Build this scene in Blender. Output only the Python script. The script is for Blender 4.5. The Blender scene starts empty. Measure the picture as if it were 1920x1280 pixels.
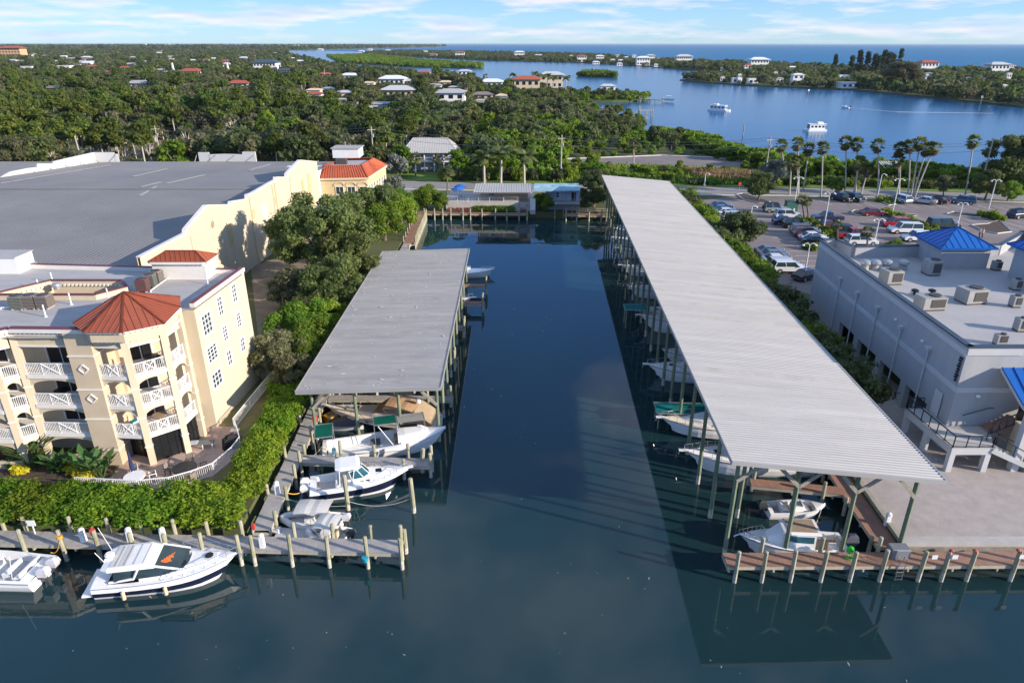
import bpy, bmesh, math, random
import numpy as np
from mathutils import Vector, Matrix
from mathutils.geometry import tessellate_polygon
R = math.radians; PI = math.pi
scene = bpy.context.scene
col = scene.collection
random.seed(7)
# ---------------------------------------------------------------- camera
CAM_H = 32.0; FPX = 1280.0; PITCH = math.atan((640 - 82) / FPX)
cd = bpy.data.cameras.new('camera'); cam = bpy.data.objects.new('camera', cd); col.objects.link(cam)
cd.lens = 24.0; cd.sensor_width = 36.0; cd.clip_start = 0.5; cd.clip_end = 90000
cam.location = (0, 0, CAM_H); cam.rotation_euler = (PI / 2 - PITCH, 0, 0)
scene.camera = cam
# ---------------------------------------------------------------- sky and sun
SUN_EL = 18.0; SUN_AZ = 112.0          # azimuth clockwise from +Y
sdir = Vector((math.sin(R(SUN_AZ)) * math.cos(R(SUN_EL)), math.cos(R(SUN_AZ)) * math.cos(R(SUN_EL)), math.sin(R(SUN_EL))))
world = bpy.data.worlds.new('World'); scene.world = world; world.use_nodes = True
nt = world.node_tree; nt.nodes.clear()
def wn(t, **k):
    n = nt.nodes.new(t)
    for a, b in k.items(): setattr(n, a, b)
    return n
def wl(a, b): nt.links.new(a, b)
out = wn('ShaderNodeOutputWorld'); bg = wn('ShaderNodeBackground'); bg.inputs['Strength'].default_value = 0.15
sky = wn('ShaderNodeTexSky', sky_type='NISHITA'); sky.sun_disc = False
sky.sun_elevation = R(SUN_EL); sky.sun_rotation = R(SUN_AZ); sky.altitude = 0; sky.air_density = 1.0; sky.dust_density = 0.25; sky.ozone_density = 2.5
tc = wn('ShaderNodeTexCoord')
mp = wn('ShaderNodeMapping'); mp.inputs['Scale'].default_value = (4.2, 4.2, 30.0); mp.inputs['Location'].default_value = (3.1, 1.7, 0.6)
n1 = wn('ShaderNodeTexNoise'); n1.inputs['Scale'].default_value = 1.55; n1.inputs['Detail'].default_value = 9; n1.inputs['Roughness'].default_value = 0.56
wl(tc.outputs['Generated'], mp.inputs['Vector']); wl(mp.outputs['Vector'], n1.inputs['Vector'])
cr = wn('ShaderNodeValToRGB'); cr.color_ramp.elements[0].position = 0.46; cr.color_ramp.elements[1].position = 0.66
wl(n1.outputs['Fac'], cr.inputs['Fac'])
mp2 = wn('ShaderNodeMapping'); mp2.inputs['Scale'].default_value = (4.2, 4.2, 30.0); mp2.inputs['Location'].default_value = (3.1, 1.7, 0.47)
n2 = wn('ShaderNodeTexNoise'); n2.inputs['Scale'].default_value = 1.55; n2.inputs['Detail'].default_value = 7
wl(tc.outputs['Generated'], mp2.inputs['Vector']); wl(mp2.outputs['Vector'], n2.inputs['Vector'])
cr2 = wn('ShaderNodeValToRGB'); cr2.color_ramp.elements[0].position = 0.46; cr2.color_ramp.elements[1].position = 0.66
cr2.color_ramp.elements[0].color = (4.2, 3.75, 3.7, 1); cr2.color_ramp.elements[1].color = (2.3, 2.75, 3.7, 1)
wl(n2.outputs['Fac'], cr2.inputs['Fac'])
# softer, larger clouds higher up (seen only mirrored in the basin)
mp3 = wn('ShaderNodeMapping'); mp3.inputs['Scale'].default_value = (2.2, 2.2, 3.0); mp3.inputs['Location'].default_value = (0.4, 2.2, 0.3)
n3 = wn('ShaderNodeTexNoise'); n3.inputs['Scale'].default_value = 1.7; n3.inputs['Detail'].default_value = 6
wl(tc.outputs['Generated'], mp3.inputs['Vector']); wl(mp3.outputs['Vector'], n3.inputs['Vector'])
cr3 = wn('ShaderNodeValToRGB'); cr3.color_ramp.elements[0].position = 0.50; cr3.color_ramp.elements[1].position = 0.66
wl(n3.outputs['Fac'], cr3.inputs['Fac'])
sep = wn('ShaderNodeSeparateXYZ'); wl(tc.outputs['Generated'], sep.inputs[0])
lowm = wn('ShaderNodeMapRange'); lowm.inputs['From Min'].default_value = 0.16; lowm.inputs['From Max'].default_value = 0.06; wl(sep.outputs['Z'], lowm.inputs['Value'])
hor = wn('ShaderNodeMapRange'); hor.inputs['From Min'].default_value = -0.002; hor.inputs['From Max'].default_value = 0.012; wl(sep.outputs['Z'], hor.inputs['Value'])
m1 = wn('ShaderNodeMath', operation='MULTIPLY'); wl(cr.outputs['Color'], m1.inputs[0]); wl(lowm.outputs[0], m1.inputs[1])
m1b = wn('ShaderNodeMath', operation='MULTIPLY'); wl(m1.outputs[0], m1b.inputs[0]); wl(hor.outputs[0], m1b.inputs[1])
him = wn('ShaderNodeMapRange'); him.inputs['From Min'].default_value = 0.10; him.inputs['From Max'].default_value = 0.25; wl(sep.outputs['Z'], him.inputs['Value'])
m3 = wn('ShaderNodeMath', operation='MULTIPLY'); wl(cr3.outputs['Color'], m3.inputs[0]); wl(him.outputs[0], m3.inputs[1])
m3b = wn('ShaderNodeMath', operation='MULTIPLY'); m3b.inputs[1].default_value = 0.5; wl(m3.outputs[0], m3b.inputs[0])
tint = wn('ShaderNodeMixRGB', blend_type='MULTIPLY'); tint.inputs['Fac'].default_value = 1.0
bw0 = wn('ShaderNodeRGBToBW'); wl(sky.outputs[0], bw0.inputs[0])
bwp = wn('ShaderNodeMath', operation='POWER'); wl(bw0.outputs[0], bwp.inputs[0]); bwp.inputs[1].default_value = 0.3
bw = wn('ShaderNodeMath', operation='MULTIPLY'); wl(bwp.outputs[0], bw.inputs[0]); bw.inputs[1].default_value = 2.0
hue = wn('ShaderNodeValToRGB'); E_ = hue.color_ramp.elements
E_[0].position = 0.0; E_[0].color = (0.62, 0.86, 1.0, 1); E_[1].position = 1.0; E_[1].color = (0.58, 0.84, 1.28, 1)
for p_, c_ in ((0.03, (0.50, 0.82, 1.10, 1)), (0.075, (0.36, 0.68, 1.10, 1)), (0.2, (0.15, 0.46, 1.22, 1)), (0.45, (0.22, 0.52, 1.22, 1))): e_ = E_.new(p_); e_.color = c_
sepz = wn('ShaderNodeSeparateXYZ'); wl(tc.outputs['Generated'], sepz.inputs[0]); wl(sepz.outputs['Z'], hue.inputs['Fac'])
desat = wn('ShaderNodeMixRGB'); desat.inputs['Fac'].default_value = 0.94; wl(sky.outputs[0], desat.inputs['Color1']); wl(bw.outputs[0], desat.inputs['Color2'])
wl(desat.outputs[0], tint.inputs['Color1']); wl(hue.outputs[0], tint.inputs['Color2'])
mxa = wn('ShaderNodeMixRGB'); wl(m3b.outputs[0], mxa.inputs['Fac']); wl(tint.outputs[0], mxa.inputs['Color1']); mxa.inputs['Color2'].default_value = (4.4, 4.5, 4.8, 1)
mxb = wn('ShaderNodeMixRGB'); wl(m1b.outputs[0], mxb.inputs['Fac']); wl(mxa.outputs[0], mxb.inputs['Color1']); wl(cr2.outputs['Color'], mxb.inputs['Color2'])
wl(mxb.outputs[0], bg.inputs['Color']); wl(bg.outputs[0], out.inputs['Surface'])
sl = bpy.data.lights.new('sun', 'SUN'); sl.energy = 4.0; sl.angle = R(0.5); sl.color = (1.0, 0.88, 0.74)
so = bpy.data.objects.new('sun', sl); col.objects.link(so); so.rotation_euler = (-sdir).to_track_quat('-Z', 'Y').to_euler(); so.location = (60, -20, 80)
vs = scene.view_settings; vs.view_transform = 'Standard'; vs.look = 'None'; vs.exposure = 0.9; vs.gamma = 1; vs.use_curve_mapping = False
scene.render.engine = 'CYCLES'; scene.cycles.max_bounces = 6; scene.cycles.transparent_max_bounces = 6
# ---------------------------------------------------------------- picture -> ground helpers (survey of the photograph)
CP, SP = math.cos(PITCH), math.sin(PITCH)
def ray(px, py):
    u = (px - 960) / FPX; v = (640 - py) / FPX
    return u, CP + v * SP, -SP + v * CP
def P(px, py, z=0.0):
    x, y, w = ray(px, py); t = (z - CAM_H) / w
    return Vector((x * t, y * t, z))
def ZY(px, py, Y):
    x, y, w = ray(px, py); t = Y / y
    return CAM_H + w * t
def onplane(px, py, A, B):      # point on the vertical plane through A and B
    x, y, w = ray(px, py); dx, dy = B[0] - A[0], B[1] - A[1]
    t = (A[0] * dy - A[1] * dx) / (x * dy - y * dx)
    return Vector((x * t, y * t, CAM_H + w * t))
# ---------------------------------------------------------------- materials
MATS = {}
def mat(name, c, rough=0.6, var=0.12, scale=1.5, bump=0.0, bscale=30.0, metal=0.0, spec=0.4, c2=None, stretch=None, objrand=0.0, coat=0.0):
    if name in MATS: return MATS[name]
    m = bpy.data.materials.new(name); m.use_nodes = True; t = m.node_tree; b = t.nodes['Principled BSDF']
    b.inputs['Roughness'].default_value = rough; b.inputs['Metallic'].default_value = metal; b.inputs['Specular IOR Level'].default_value = spec
    if coat: b.inputs['Coat Weight'].default_value = coat; b.inputs['Coat Roughness'].default_value = 0.05
    g = t.nodes.new('ShaderNodeNewGeometry'); vec = g.outputs['Position']
    if stretch:
        q = t.nodes.new('ShaderNodeMapping'); q.inputs['Scale'].default_value = stretch; t.links.new(vec, q.inputs['Vector']); vec = q.outputs['Vector']
    n = t.nodes.new('ShaderNodeTexNoise'); n.inputs['Scale'].default_value = scale; n.inputs['Detail'].default_value = 6; n.inputs['Roughness'].default_value = 0.65
    t.links.new(vec, n.inputs['Vector'])
    r = t.nodes.new('ShaderNodeValToRGB'); r.color_ramp.elements[0].position = 0.32; r.color_ramp.elements[1].position = 0.68
    if c2 is None:
        lo = [max(0, x * (1 - var)) for x in c]; hi = [min(1, x * (1 + var)) for x in c]
    else: lo, hi = c, c2
    r.color_ramp.elements[0].color = (*lo, 1); r.color_ramp.elements[1].color = (*hi, 1)
    t.links.new(n.outputs['Fac'], r.inputs['Fac']); o = r.outputs['Color']
    if objrand:
        oi = t.nodes.new('ShaderNodeObjectInfo'); mr = t.nodes.new('ShaderNodeMapRange')
        mr.inputs['To Min'].default_value = 1 - objrand; mr.inputs['To Max'].default_value = 1 + objrand; t.links.new(oi.outputs['Random'], mr.inputs['Value'])
        h = t.nodes.new('ShaderNodeHueSaturation'); t.links.new(o, h.inputs['Color']); t.links.new(mr.outputs[0], h.inputs['Value'])
        mr2 = t.nodes.new('ShaderNodeMapRange'); mr2.inputs['To Min'].default_value = 0.5 - objrand * 0.09; mr2.inputs['To Max'].default_value = 0.5 + objrand * 0.05
        mm = t.nodes.new('ShaderNodeMath'); mm.operation = 'FRACT'; mm2 = t.nodes.new('ShaderNodeMath'); mm2.operation = 'MULTIPLY'; mm2.inputs[1].default_value = 7.31
        t.links.new(oi.outputs['Random'], mm2.inputs[0]); t.links.new(mm2.outputs[0], mm.inputs[0]); t.links.new(mm.outputs[0], mr2.inputs['Value']); t.links.new(mr2.outputs[0], h.inputs['Hue'])
        o = h.outputs['Color']
    t.links.new(o, b.inputs['Base Color'])
    if bump:
        n2 = t.nodes.new('ShaderNodeTexNoise'); n2.inputs['Scale'].default_value = bscale; n2.inputs['Detail'].default_value = 4; t.links.new(vec, n2.inputs['Vector'])
        bp = t.nodes.new('ShaderNodeBump'); bp.inputs['Strength'].default_value = bump; bp.inputs['Distance'].default_value = 0.05
        t.links.new(n2.outputs['Fac'], bp.inputs['Height']); t.links.new(bp.outputs['Normal'], b.inputs['Normal'])
    MATS[name] = m; return m
def leafmat(name, c, c2, scale=0.5, objrand=0.28, trans=0.5):
    if name in MATS: return MATS[name]
    m = mat(name, c, 0.55, 0, scale, spec=0.25, c2=c2, objrand=objrand); t = m.node_tree; b = t.nodes['Principled BSDF']
    src = b.inputs['Base Color'].links[0].from_socket
    tr = t.nodes.new('ShaderNodeBsdfTranslucent'); t.links.new(src, tr.inputs['Color'])
    mx = t.nodes.new('ShaderNodeMixShader'); mx.inputs['Fac'].default_value = trans
    o = t.nodes['Material Output']; t.links.new(b.outputs[0], mx.inputs[1]); t.links.new(tr.outputs[0], mx.inputs[2]); t.links.new(mx.outputs[0], o.inputs['Surface'])
    return m
def water(name, body, spec, rough, bscale, bstr, c2=None, vscale=0.05):
    m = mat(name, body, rough, 0.18, vscale, spec=spec, c2=c2); t = m.node_tree; b = t.nodes['Principled BSDF']; b.inputs['IOR'].default_value = 1.45 if name == 'canal_water' else 1.33
    g = t.nodes.new('ShaderNodeNewGeometry')
    n = t.nodes.new('ShaderNodeTexNoise'); n.inputs['Scale'].default_value = bscale; n.inputs['Detail'].default_value = 3; t.links.new(g.outputs['Position'], n.inputs['Vector'])
    # calm and ruffled patches
    n3 = t.nodes.new('ShaderNodeTexNoise'); n3.inputs['Scale'].default_value = bscale * 0.05; n3.inputs['Detail'].default_value = 3; t.links.new(g.outputs['Position'], n3.inputs['Vector'])
    mr = t.nodes.new('ShaderNodeMapRange'); mr.inputs['From Min'].default_value = 0.4; mr.inputs['From Max'].default_value = 0.65; mr.inputs['To Min'].default_value = bstr * 0.25; mr.inputs['To Max'].default_value = bstr
    t.links.new(n3.outputs['Fac'], mr.inputs['Value'])
    bp = t.nodes.new('ShaderNodeBump'); bp.inputs['Distance'].default_value = 0.05; t.links.new(mr.outputs[0], bp.inputs['Strength'])
    t.links.new(n.outputs['Fac'], bp.inputs['Height']); t.links.new(bp.outputs['Normal'], b.inputs['Normal'])
    return m
def glassmat(name, c, rough=0.05, spec=0.6):
    return mat(name, c, rough, 0.2, 0.8, spec=spec)
M = dict(
 cream=mat('cream_stucco', (0.60, 0.505, 0.36), 0.85, 0.06, 0.8, 0.15, 12, stretch=(1, 1, 0.15)), tan=mat('tan_stucco', (0.53, 0.43, 0.305), 0.85, 0.06, 0.6, 0.15, 12),
 yellow=mat('yellow_stucco', (0.62, 0.49, 0.26), 0.85, 0.06, 0.6, 0.1, 12),
 trim=mat('white_trim', (0.74, 0.70, 0.64), 0.6, 0.05, 1.2), white=mat('white_paint', (0.78, 0.78, 0.77), 0.5, 0.05, 1.2),
 gel=mat('white_gelcoat', (0.84, 0.83, 0.81), 0.22, 0.04, 1.5, spec=0.5), gel2=mat('cream_gelcoat', (0.72, 0.64, 0.52), 0.3, 0.05, 1.5),
 navy=mat('navy_gelcoat', (0.012, 0.018, 0.045), 0.12, 0.2, 1.0, spec=0.6), grey_deck=mat('grey_nonskid', (0.50, 0.49, 0.48), 0.8, 0.08, 3.0),
 redroof=mat('red_metal_roof', (0.30, 0.078, 0.038), 0.45, 0.10, 0.8), tile=mat('red_clay_tile', (0.42, 0.10, 0.045), 0.7, 0.22, 3.0, 0.2, 15),
 maroon=mat('maroon_cap', (0.16, 0.045, 0.045), 0.5), roofgrey=mat('flat_roof_membrane', (0.40, 0.385, 0.375), 0.8, 0.10, 0.35, stretch=(1, 3, 1)),
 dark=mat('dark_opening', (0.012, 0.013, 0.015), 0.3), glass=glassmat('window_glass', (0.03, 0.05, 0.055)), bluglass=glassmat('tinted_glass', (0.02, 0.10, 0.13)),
 black=mat('black_metal', (0.012, 0.014, 0.018), 0.4), navyrail=mat('dark_navy_rail', (0.015, 0.03, 0.05), 0.4), metal=mat('galvanised_metal', (0.45, 0.46, 0.47), 0.4, 0.1, 3, metal=0.6),
 steel=mat('stainless_rail', (0.65, 0.65, 0.66), 0.2, 0.05, 2, metal=0.9), rubber=mat('tyre_rubber', (0.015, 0.015, 0.015), 0.85),
 shedroof=mat('ribbed_roof_metal', (0.46, 0.44, 0.41), 0.55, 0.075, 0.7, metal=0.1, stretch=(0.3, 2, 1), objrand=0.04), shedroof2=mat('weathered_ribbed_roof', (0.335, 0.325, 0.315), 0.6, 0.12, 0.5, metal=0.1, stretch=(0.4, 2, 1), objrand=0.05),
 bigroof=mat('dark_grey_roof_metal', (0.215, 0.203, 0.19), 0.6, 0.16, 0.06, metal=0.05),
 post=mat('green_treated_timber', (0.10, 0.145, 0.085), 0.85, 0.3, 1.5, 0.4, 10, c2=(0.24, 0.27, 0.18), stretch=(1, 1, 0.3)), pale=mat('pale_barnacled_wood', (0.46, 0.43, 0.34), 0.9, 0.3, 4, 0.4, 15),
 beam=mat('pale_timber', (0.36, 0.33, 0.26), 0.8, 0.15, 2, 0.2, 12), pile=mat('weathered_pile', (0.22, 0.225, 0.13), 0.9, 0.25, 2, 0.4, 12, c2=(0.42, 0.39, 0.29), stretch=(1, 1, 0.35)),
 deckgrey=mat('grey_deck_boards', (0.36, 0.335, 0.32), 0.85, 0.16, 1.2, 0.2, 20), deckred=mat('brown_composite_boards', (0.34, 0.19, 0.13), 0.8, 0.14, 1.2, 0.2, 20),
 deckedge=mat('dock_stringer', (0.42, 0.39, 0.30), 0.85, 0.15, 2), seawall=mat('concrete_seawall', (0.27, 0.24, 0.20), 0.9, 0.3, 0.8, 0.4, 6),
 concrete=mat('concrete', (0.46, 0.43, 0.39), 0.9, 0.10, 1.0, 0.2, 20), kerb=mat('pale_kerb', (0.55, 0.52, 0.48), 0.9, 0.08, 1.0),
 asphalt=mat('parking_asphalt', (0.215, 0.18, 0.172), 0.92, 0.13, 0.22, 0.3, 25), road=mat('road_asphalt', (0.26, 0.24, 0.225), 0.92, 0.08, 0.3, 0.2, 25), line=mat('road_paint', (0.62, 0.60, 0.55), 0.8, 0.15, 2),
 paver=mat('patio_pavers', (0.42, 0.27, 0.20), 0.85, 0.16, 1.6, 0.3, 9, c2=(0.54, 0.40, 0.32)), shedpatch=mat('stained_roof_sheet', (0.435, 0.41, 0.375), 0.6, 0.12, 0.6), shedpatch2=mat('dull_roof_sheet', (0.315, 0.305, 0.29), 0.65, 0.15, 0.5), dockbox=mat('grey_dock_box', (0.20, 0.21, 0.23), 0.5, 0.08, 2),
 shell=mat('crushed_shell', (0.36, 0.31, 0.28), 0.95, 0.1, 0.9, 0.45, 14, c2=(0.45, 0.395, 0.36)),
 grass=mat('dry_grass', (0.10, 0.115, 0.03), 0.95, 0.3, 0.5, 0.6, 20, c2=(0.24, 0.19, 0.085)), lawn=mat('green_lawn', (0.10, 0.19, 0.03), 0.95, 0.3, 0.4, 0.5, 20, c2=(0.17, 0.24, 0.05)), scrub=mat('scrub_ground', (0.05, 0.075, 0.022), 0.95, 0.3, 0.05, 0.6, 3, c2=(0.13, 0.13, 0.055)),
 mulch=mat('dark_mulch', (0.085, 0.06, 0.045), 0.95, 0.3, 2.5, 0.8, 15), dirt=mat('bare_soil', (0.22, 0.175, 0.13), 0.95, 0.2, 0.6, 0.5, 10),
 bark=mat('grey_bark', (0.17, 0.145, 0.12), 0.95, 0.25, 3, 0.6, 12), palebark=mat('pale_palm_trunk', (0.42, 0.38, 0.33), 0.9, 0.2, 3, 0.4, 10, stretch=(1, 1, 4)),
 stucgrey=mat('blue_grey_stucco', (0.39, 0.395, 0.40), 0.85, 0.07, 0.9, 0.1, 14, stretch=(1, 1, 0.12)), stuclight=mat('pale_grey_trim', (0.52, 0.525, 0.52), 0.8, 0.04, 0.6), blueroof=mat('blue_metal_roof', (0.010, 0.115, 0.42), 0.35, 0.08, 0.6, metal=0.1), darkcap=mat('dark_slate_cap', (0.05, 0.075, 0.10), 0.5),
 whiteroof=mat('white_roof_membrane', (0.41, 0.395, 0.385), 0.8, 0.08, 0.3), hvac=mat('hvac_casing', (0.34, 0.33, 0.305), 0.6, 0.1, 1.5), grille=mat('hvac_grille', (0.07, 0.065, 0.06), 0.6, 0.2, 20),
 condbrown=mat('condenser_brown', (0.24, 0.20, 0.175), 0.6, 0.15, 8), condgreen=mat('condenser_green', (0.17, 0.185, 0.16), 0.6, 0.15, 8),
 tancanvas=mat('tan_canvas', (0.60, 0.38, 0.21), 0.9, 0.08, 1.5), beigecanvas=mat('beige_canvas', (0.66, 0.52, 0.34), 0.9, 0.08, 1.5), greycanvas=mat('grey_canvas', (0.55, 0.535, 0.50), 0.9, 0.06, 1.5), greencanvas=mat('green_canvas', (0.0, 0.20, 0.135), 0.8, 0.08, 1.5), teal=mat('turquoise_tarp', (0.01, 0.27, 0.26), 0.6, 0.25, 1.2),
 bluecanvas=mat('blue_canvas', (0.02, 0.13, 0.42), 0.8), navycanvas=mat('navy_canvas', (0.02, 0.03, 0.10), 0.85), rib=mat('grey_inflatable_tube', (0.62, 0.62, 0.62), 0.5, 0.06, 2), hyp=mat('dark_grey_cover', (0.10, 0.10, 0.12), 0.8), engine=mat('outboard_cowling', (0.62, 0.62, 0.64), 0.3), engdark=mat('dark_outboard', (0.05, 0.055, 0.06), 0.35),
 teak=mat('brown_sole', (0.36, 0.26, 0.18), 0.8, 0.12, 3), orange=mat('orange_towel', (0.75, 0.16, 0.03), 0.9, 0.25, 6), red=mat('red_plastic', (0.55, 0.06, 0.05), 0.5), green=mat('green_hose', (0.03, 0.55, 0.05), 0.5), yellowrope=mat('yellow_rope', (0.65, 0.33, 0.04), 0.7), rope=mat('pale_rope', (0.42, 0.40, 0.33), 0.9), cyan=mat('blue_bucket', (0.02, 0.30, 0.42), 0.5),
 skin=mat('skin', (0.45, 0.27, 0.19), 0.6), bluemetal=mat('blue_stained_roof', (0.10, 0.32, 0.42), 0.5, 0.3, 0.8, c2=(0.45, 0.55, 0.58)), paleblue=mat('pale_blue_siding', (0.42, 0.47, 0.58), 0.8), beach=mat('sandy_shore', (0.45, 0.40, 0.31), 0.95, 0.15, 0.05),
 canal=water('canal_water', (0.009, 0.030, 0.037), 0.55, 0.02, 1.1, 0.10, c2=(0.014, 0.041, 0.044)), lagoon=water('lagoon_water', (0.010, 0.085, 0.20), 0.26, 0.18, 0.35, 0.8, c2=(0.014, 0.10, 0.225), vscale=0.006), gulf=water('gulf_water', (0.004, 0.12, 0.25), 0.05, 0.35, 0.05, 1.0, c2=(0.006, 0.14, 0.28), vscale=0.002),
)
LEAF = dict(
 canopy=leafmat('light_canopy_leaves', (0.095, 0.14, 0.04), (0.22, 0.275, 0.085)),
 oak=leafmat('oak_leaves', (0.07, 0.10, 0.034), (0.19, 0.225, 0.08)), bright=leafmat('bright_leaves', (0.085, 0.171, 0.016), (0.246, 0.350, 0.037)), mangrove=leafmat('mangrove_leaves', (0.085, 0.197, 0.014), (0.282, 0.394, 0.030), 1.0),
 dark=leafmat('dark_leaves', (0.048, 0.08, 0.03), (0.125, 0.16, 0.055)), olive=leafmat('olive_leaves', (0.11, 0.12, 0.055), (0.24, 0.235, 0.12)), lime=leafmat('lime_leaves', (0.189, 0.290, 0.014), (0.377, 0.450, 0.029)), brown=leafmat('brown_leaves', (0.232, 0.102, 0.036), (0.377, 0.189, 0.072)), silver=leafmat('silver_leaves', (0.189, 0.217, 0.189), (0.377, 0.406, 0.348)),
 pine=leafmat('pine_needles', (0.075, 0.12, 0.022), (0.18, 0.235, 0.045)), palm=leafmat('palm_fronds', (0.075, 0.120, 0.030), (0.208, 0.240, 0.059)), palmdead=leafmat('dead_palm_fronds', (0.17, 0.125, 0.07), (0.29, 0.22, 0.13)), croton=leafmat('yellow_croton_leaves', (0.507, 0.478, 0.029), (0.797, 0.725, 0.058)), bird=leafmat('broad_glossy_leaves', (0.056, 0.145, 0.041), (0.151, 0.256, 0.083)), reed=leafmat('dry_reeds', (0.319, 0.217, 0.102), (0.522, 0.362, 0.189)), casu=leafmat('casuarina_foliage', (0.022, 0.045, 0.023), (0.066, 0.094, 0.041)))
# ---------------------------------------------------------------- mesh helpers
def rotz(p, a): c, s = math.cos(a), math.sin(a); return (p[0] * c - p[1] * s, p[0] * s + p[1] * c)
class MB:
    def __init__(s): s.v = []; s.f = []; s.m = []
    def add(s, vs, fs, mi=0):
        o = len(s.v); s.v += [tuple(x) for x in vs]; s.f += [tuple(i + o for i in f) for f in fs]; s.m += [mi] * len(fs); return s
    def box(s, c, d, rz=0.0, mi=0, tx=1.0, ty=1.0):   # c = centre of the base, d = size
        vs = []
        for z, kx, ky in ((0, 1, 1), (d[2], tx, ty)):
            for x, y in ((-1, -1), (1, -1), (1, 1), (-1, 1)):
                q = rotz((x * d[0] / 2 * kx, y * d[1] / 2 * ky), rz); vs.append((c[0] + q[0], c[1] + q[1], c[2] + z))
        return s.add(vs, [(3, 2, 1, 0), (4, 5, 6, 7), (0, 1, 5, 4), (1, 2, 6, 5), (2, 3, 7, 6), (3, 0, 4, 7)], mi)
    def bar(s, p, q, w, h=None, mi=0):
        p, q = Vector(p), Vector(q); h = h or w; d = (q - p)
        if d.length < 1e-6: return s
        d.normalize(); a = d.cross(Vector((0, 0, 1)))
        if a.length < 1e-3: a = Vector((1, 0, 0))
        a.normalize(); b = a.cross(d); vs = []
        for o in (p, q):
            for x, y in ((-1, -1), (1, -1), (1, 1), (-1, 1)): vs.append(o + a * (x * w / 2) + b * (y * h / 2))
        return s.add(vs, [(0, 1, 2, 3), (7, 6, 5, 4), (4, 5, 1, 0), (5, 6, 2, 1), (6, 7, 3, 2), (7, 4, 0, 3)], mi)
    def tube(s, p, q, r, r2=None, n=8, mi=0):
        return s.path([p, q], [r, r if r2 is None else r2], n, mi)
    def path(s, pts, r, n=6, mi=0):
        pts = [Vector(p) for p in pts]; k = len(pts)
        rr = r if isinstance(r, (list, tuple)) else [r] * k
        vs = []; fs = []; prev = None
        for i, p in enumerate(pts):
            d = (pts[min(i + 1, k - 1)] - pts[max(i - 1, 0)]).normalized()
            if prev is None:
                a = d.cross(Vector((0, 0, 1)))
                if a.length < 1e-3: a = Vector((1, 0, 0))
            else: a = prev - d * prev.dot(d)
            a.normalize(); prev = a; b = d.cross(a)
            for j in range(n):
                t = 2 * PI * j / n; vs.append(p + (a * math.cos(t) + b * math.sin(t)) * rr[i])
        for i in range(k - 1):
            for j in range(n):
                fs.append((i * n + j, i * n + (j + 1) % n, (i + 1) * n + (j + 1) % n, (i + 1) * n + j))
        fs.append(tuple(reversed(range(n)))); fs.append(tuple(range((k - 1) * n, k * n)))
        return s.add(vs, fs, mi)
    def loft(s, rings, closed=True, caps=True, mi=0, mis=None):
        n = len(rings[0]); vs = [p for r in rings for p in r]; o = len(s.v); s.v += [tuple(p) for p in vs]
        for i in range(len(rings) - 1):
            for j in range(n if closed else n - 1):
                s.f.append((o + i * n + j, o + i * n + (j + 1) % n, o + (i + 1) * n + (j + 1) % n, o + (i + 1) * n + j)); s.m.append(mis[j] if mis else mi)
        if caps and closed:
            s.f.append(tuple(o + j for j in reversed(range(n)))); s.m.append(mi)
            s.f.append(tuple(o + (len(rings) - 1) * n + j for j in range(n))); s.m.append(mi)
        return s
    def lathe(s, prof, c=(0, 0, 0), n=12, mi=0):
        rings = [[(c[0] + r * math.cos(2 * PI * j / n), c[1] + r * math.sin(2 * PI * j / n), c[2] + z) for j in range(n)] for r, z in prof]
        return s.loft(rings, mi=mi)
    def poly(s, pts, z0, z1=None, mi=0, sides=True):  # flat polygon top at z1 with walls down to z0
        z1 = z0 if z1 is None else z1; p2 = [Vector((p[0], p[1], 0)) for p in pts]
        tris = tessellate_polygon([p2]); o = len(s.v); n = len(pts)
        area = sum(p2[i].x * p2[(i + 1) % n].y - p2[(i + 1) % n].x * p2[i].y for i in range(n))
        s.v += [(p[0], p[1], z1) for p in pts]
        for t in tris:
            a, b, c = [p2[i] for i in t]; cr_ = (b - a).cross(c - a).z
            s.f.append(tuple(o + i for i in (t if cr_ > 0 else reversed(t)))); s.m.append(mi)
        if z1 > z0 and sides:
            s.v += [(p[0], p[1], z0) for p in pts]
            for i in range(n):
                j = (i + 1) % n; f = (o + i, o + j, o + n + j, o + n + i)
                s.f.append(tuple(reversed(f)) if area > 0 else f); s.m.append(mi)
        return s
    def build(s, name, mats, parent=None, world=False, smooth=False, loc=None, rz=0.0):
        me = bpy.data.meshes.new(name); v = s.v
        if parent is not None and world:
            L = parent.location; v = [(a - L[0], b - L[1], c - L[2]) for a, b, c in v]
        me.from_pydata(v, [], s.f)
        mats = mats if isinstance(mats, (list, tuple)) else [mats]
        for m in mats: me.materials.append(M[m] if isinstance(m, str) else m)
        if len(mats) > 1: me.polygons.foreach_set('material_index', s.m)
        if smooth: me.polygons.foreach_set('use_smooth', [True] * len(me.polygons))
        me.update()
        o = bpy.data.objects.new(name, me); col.objects.link(o)
        if parent is not None: o.parent = parent
        if loc is not None: o.location = loc
        if rz: o.rotation_euler = (0, 0, rz)
        return o
def link(name, me, parent=None, loc=(0, 0, 0), rz=0.0):
    o = bpy.data.objects.new(name, me); col.objects.link(o); o.parent = parent; o.location = loc; o.rotation_euler = (0, 0, rz); return o
def tag(o, label=None, cat=None, group=None, kind=None):
    if label: o['label'] = label
    if cat: o['category'] = cat
    if group: o['group'] = group
    if kind: o['kind'] = kind
    return o
def thing(name, label, cat, loc=(0, 0, 0), rz=0.0, group=None):
    o = bpy.data.objects.new(name, None); col.objects.link(o); o.location = loc; o.rotation_euler = (0, 0, rz); o.empty_display_size = 0.3
    return tag(o, label, cat, group)
KIDS = {}
def copy_tree(o, parent=None):
    c = o.copy(); col.objects.link(c); c.parent = parent
    for ch in o.children: copy_tree(ch, c)
    return c
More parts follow.
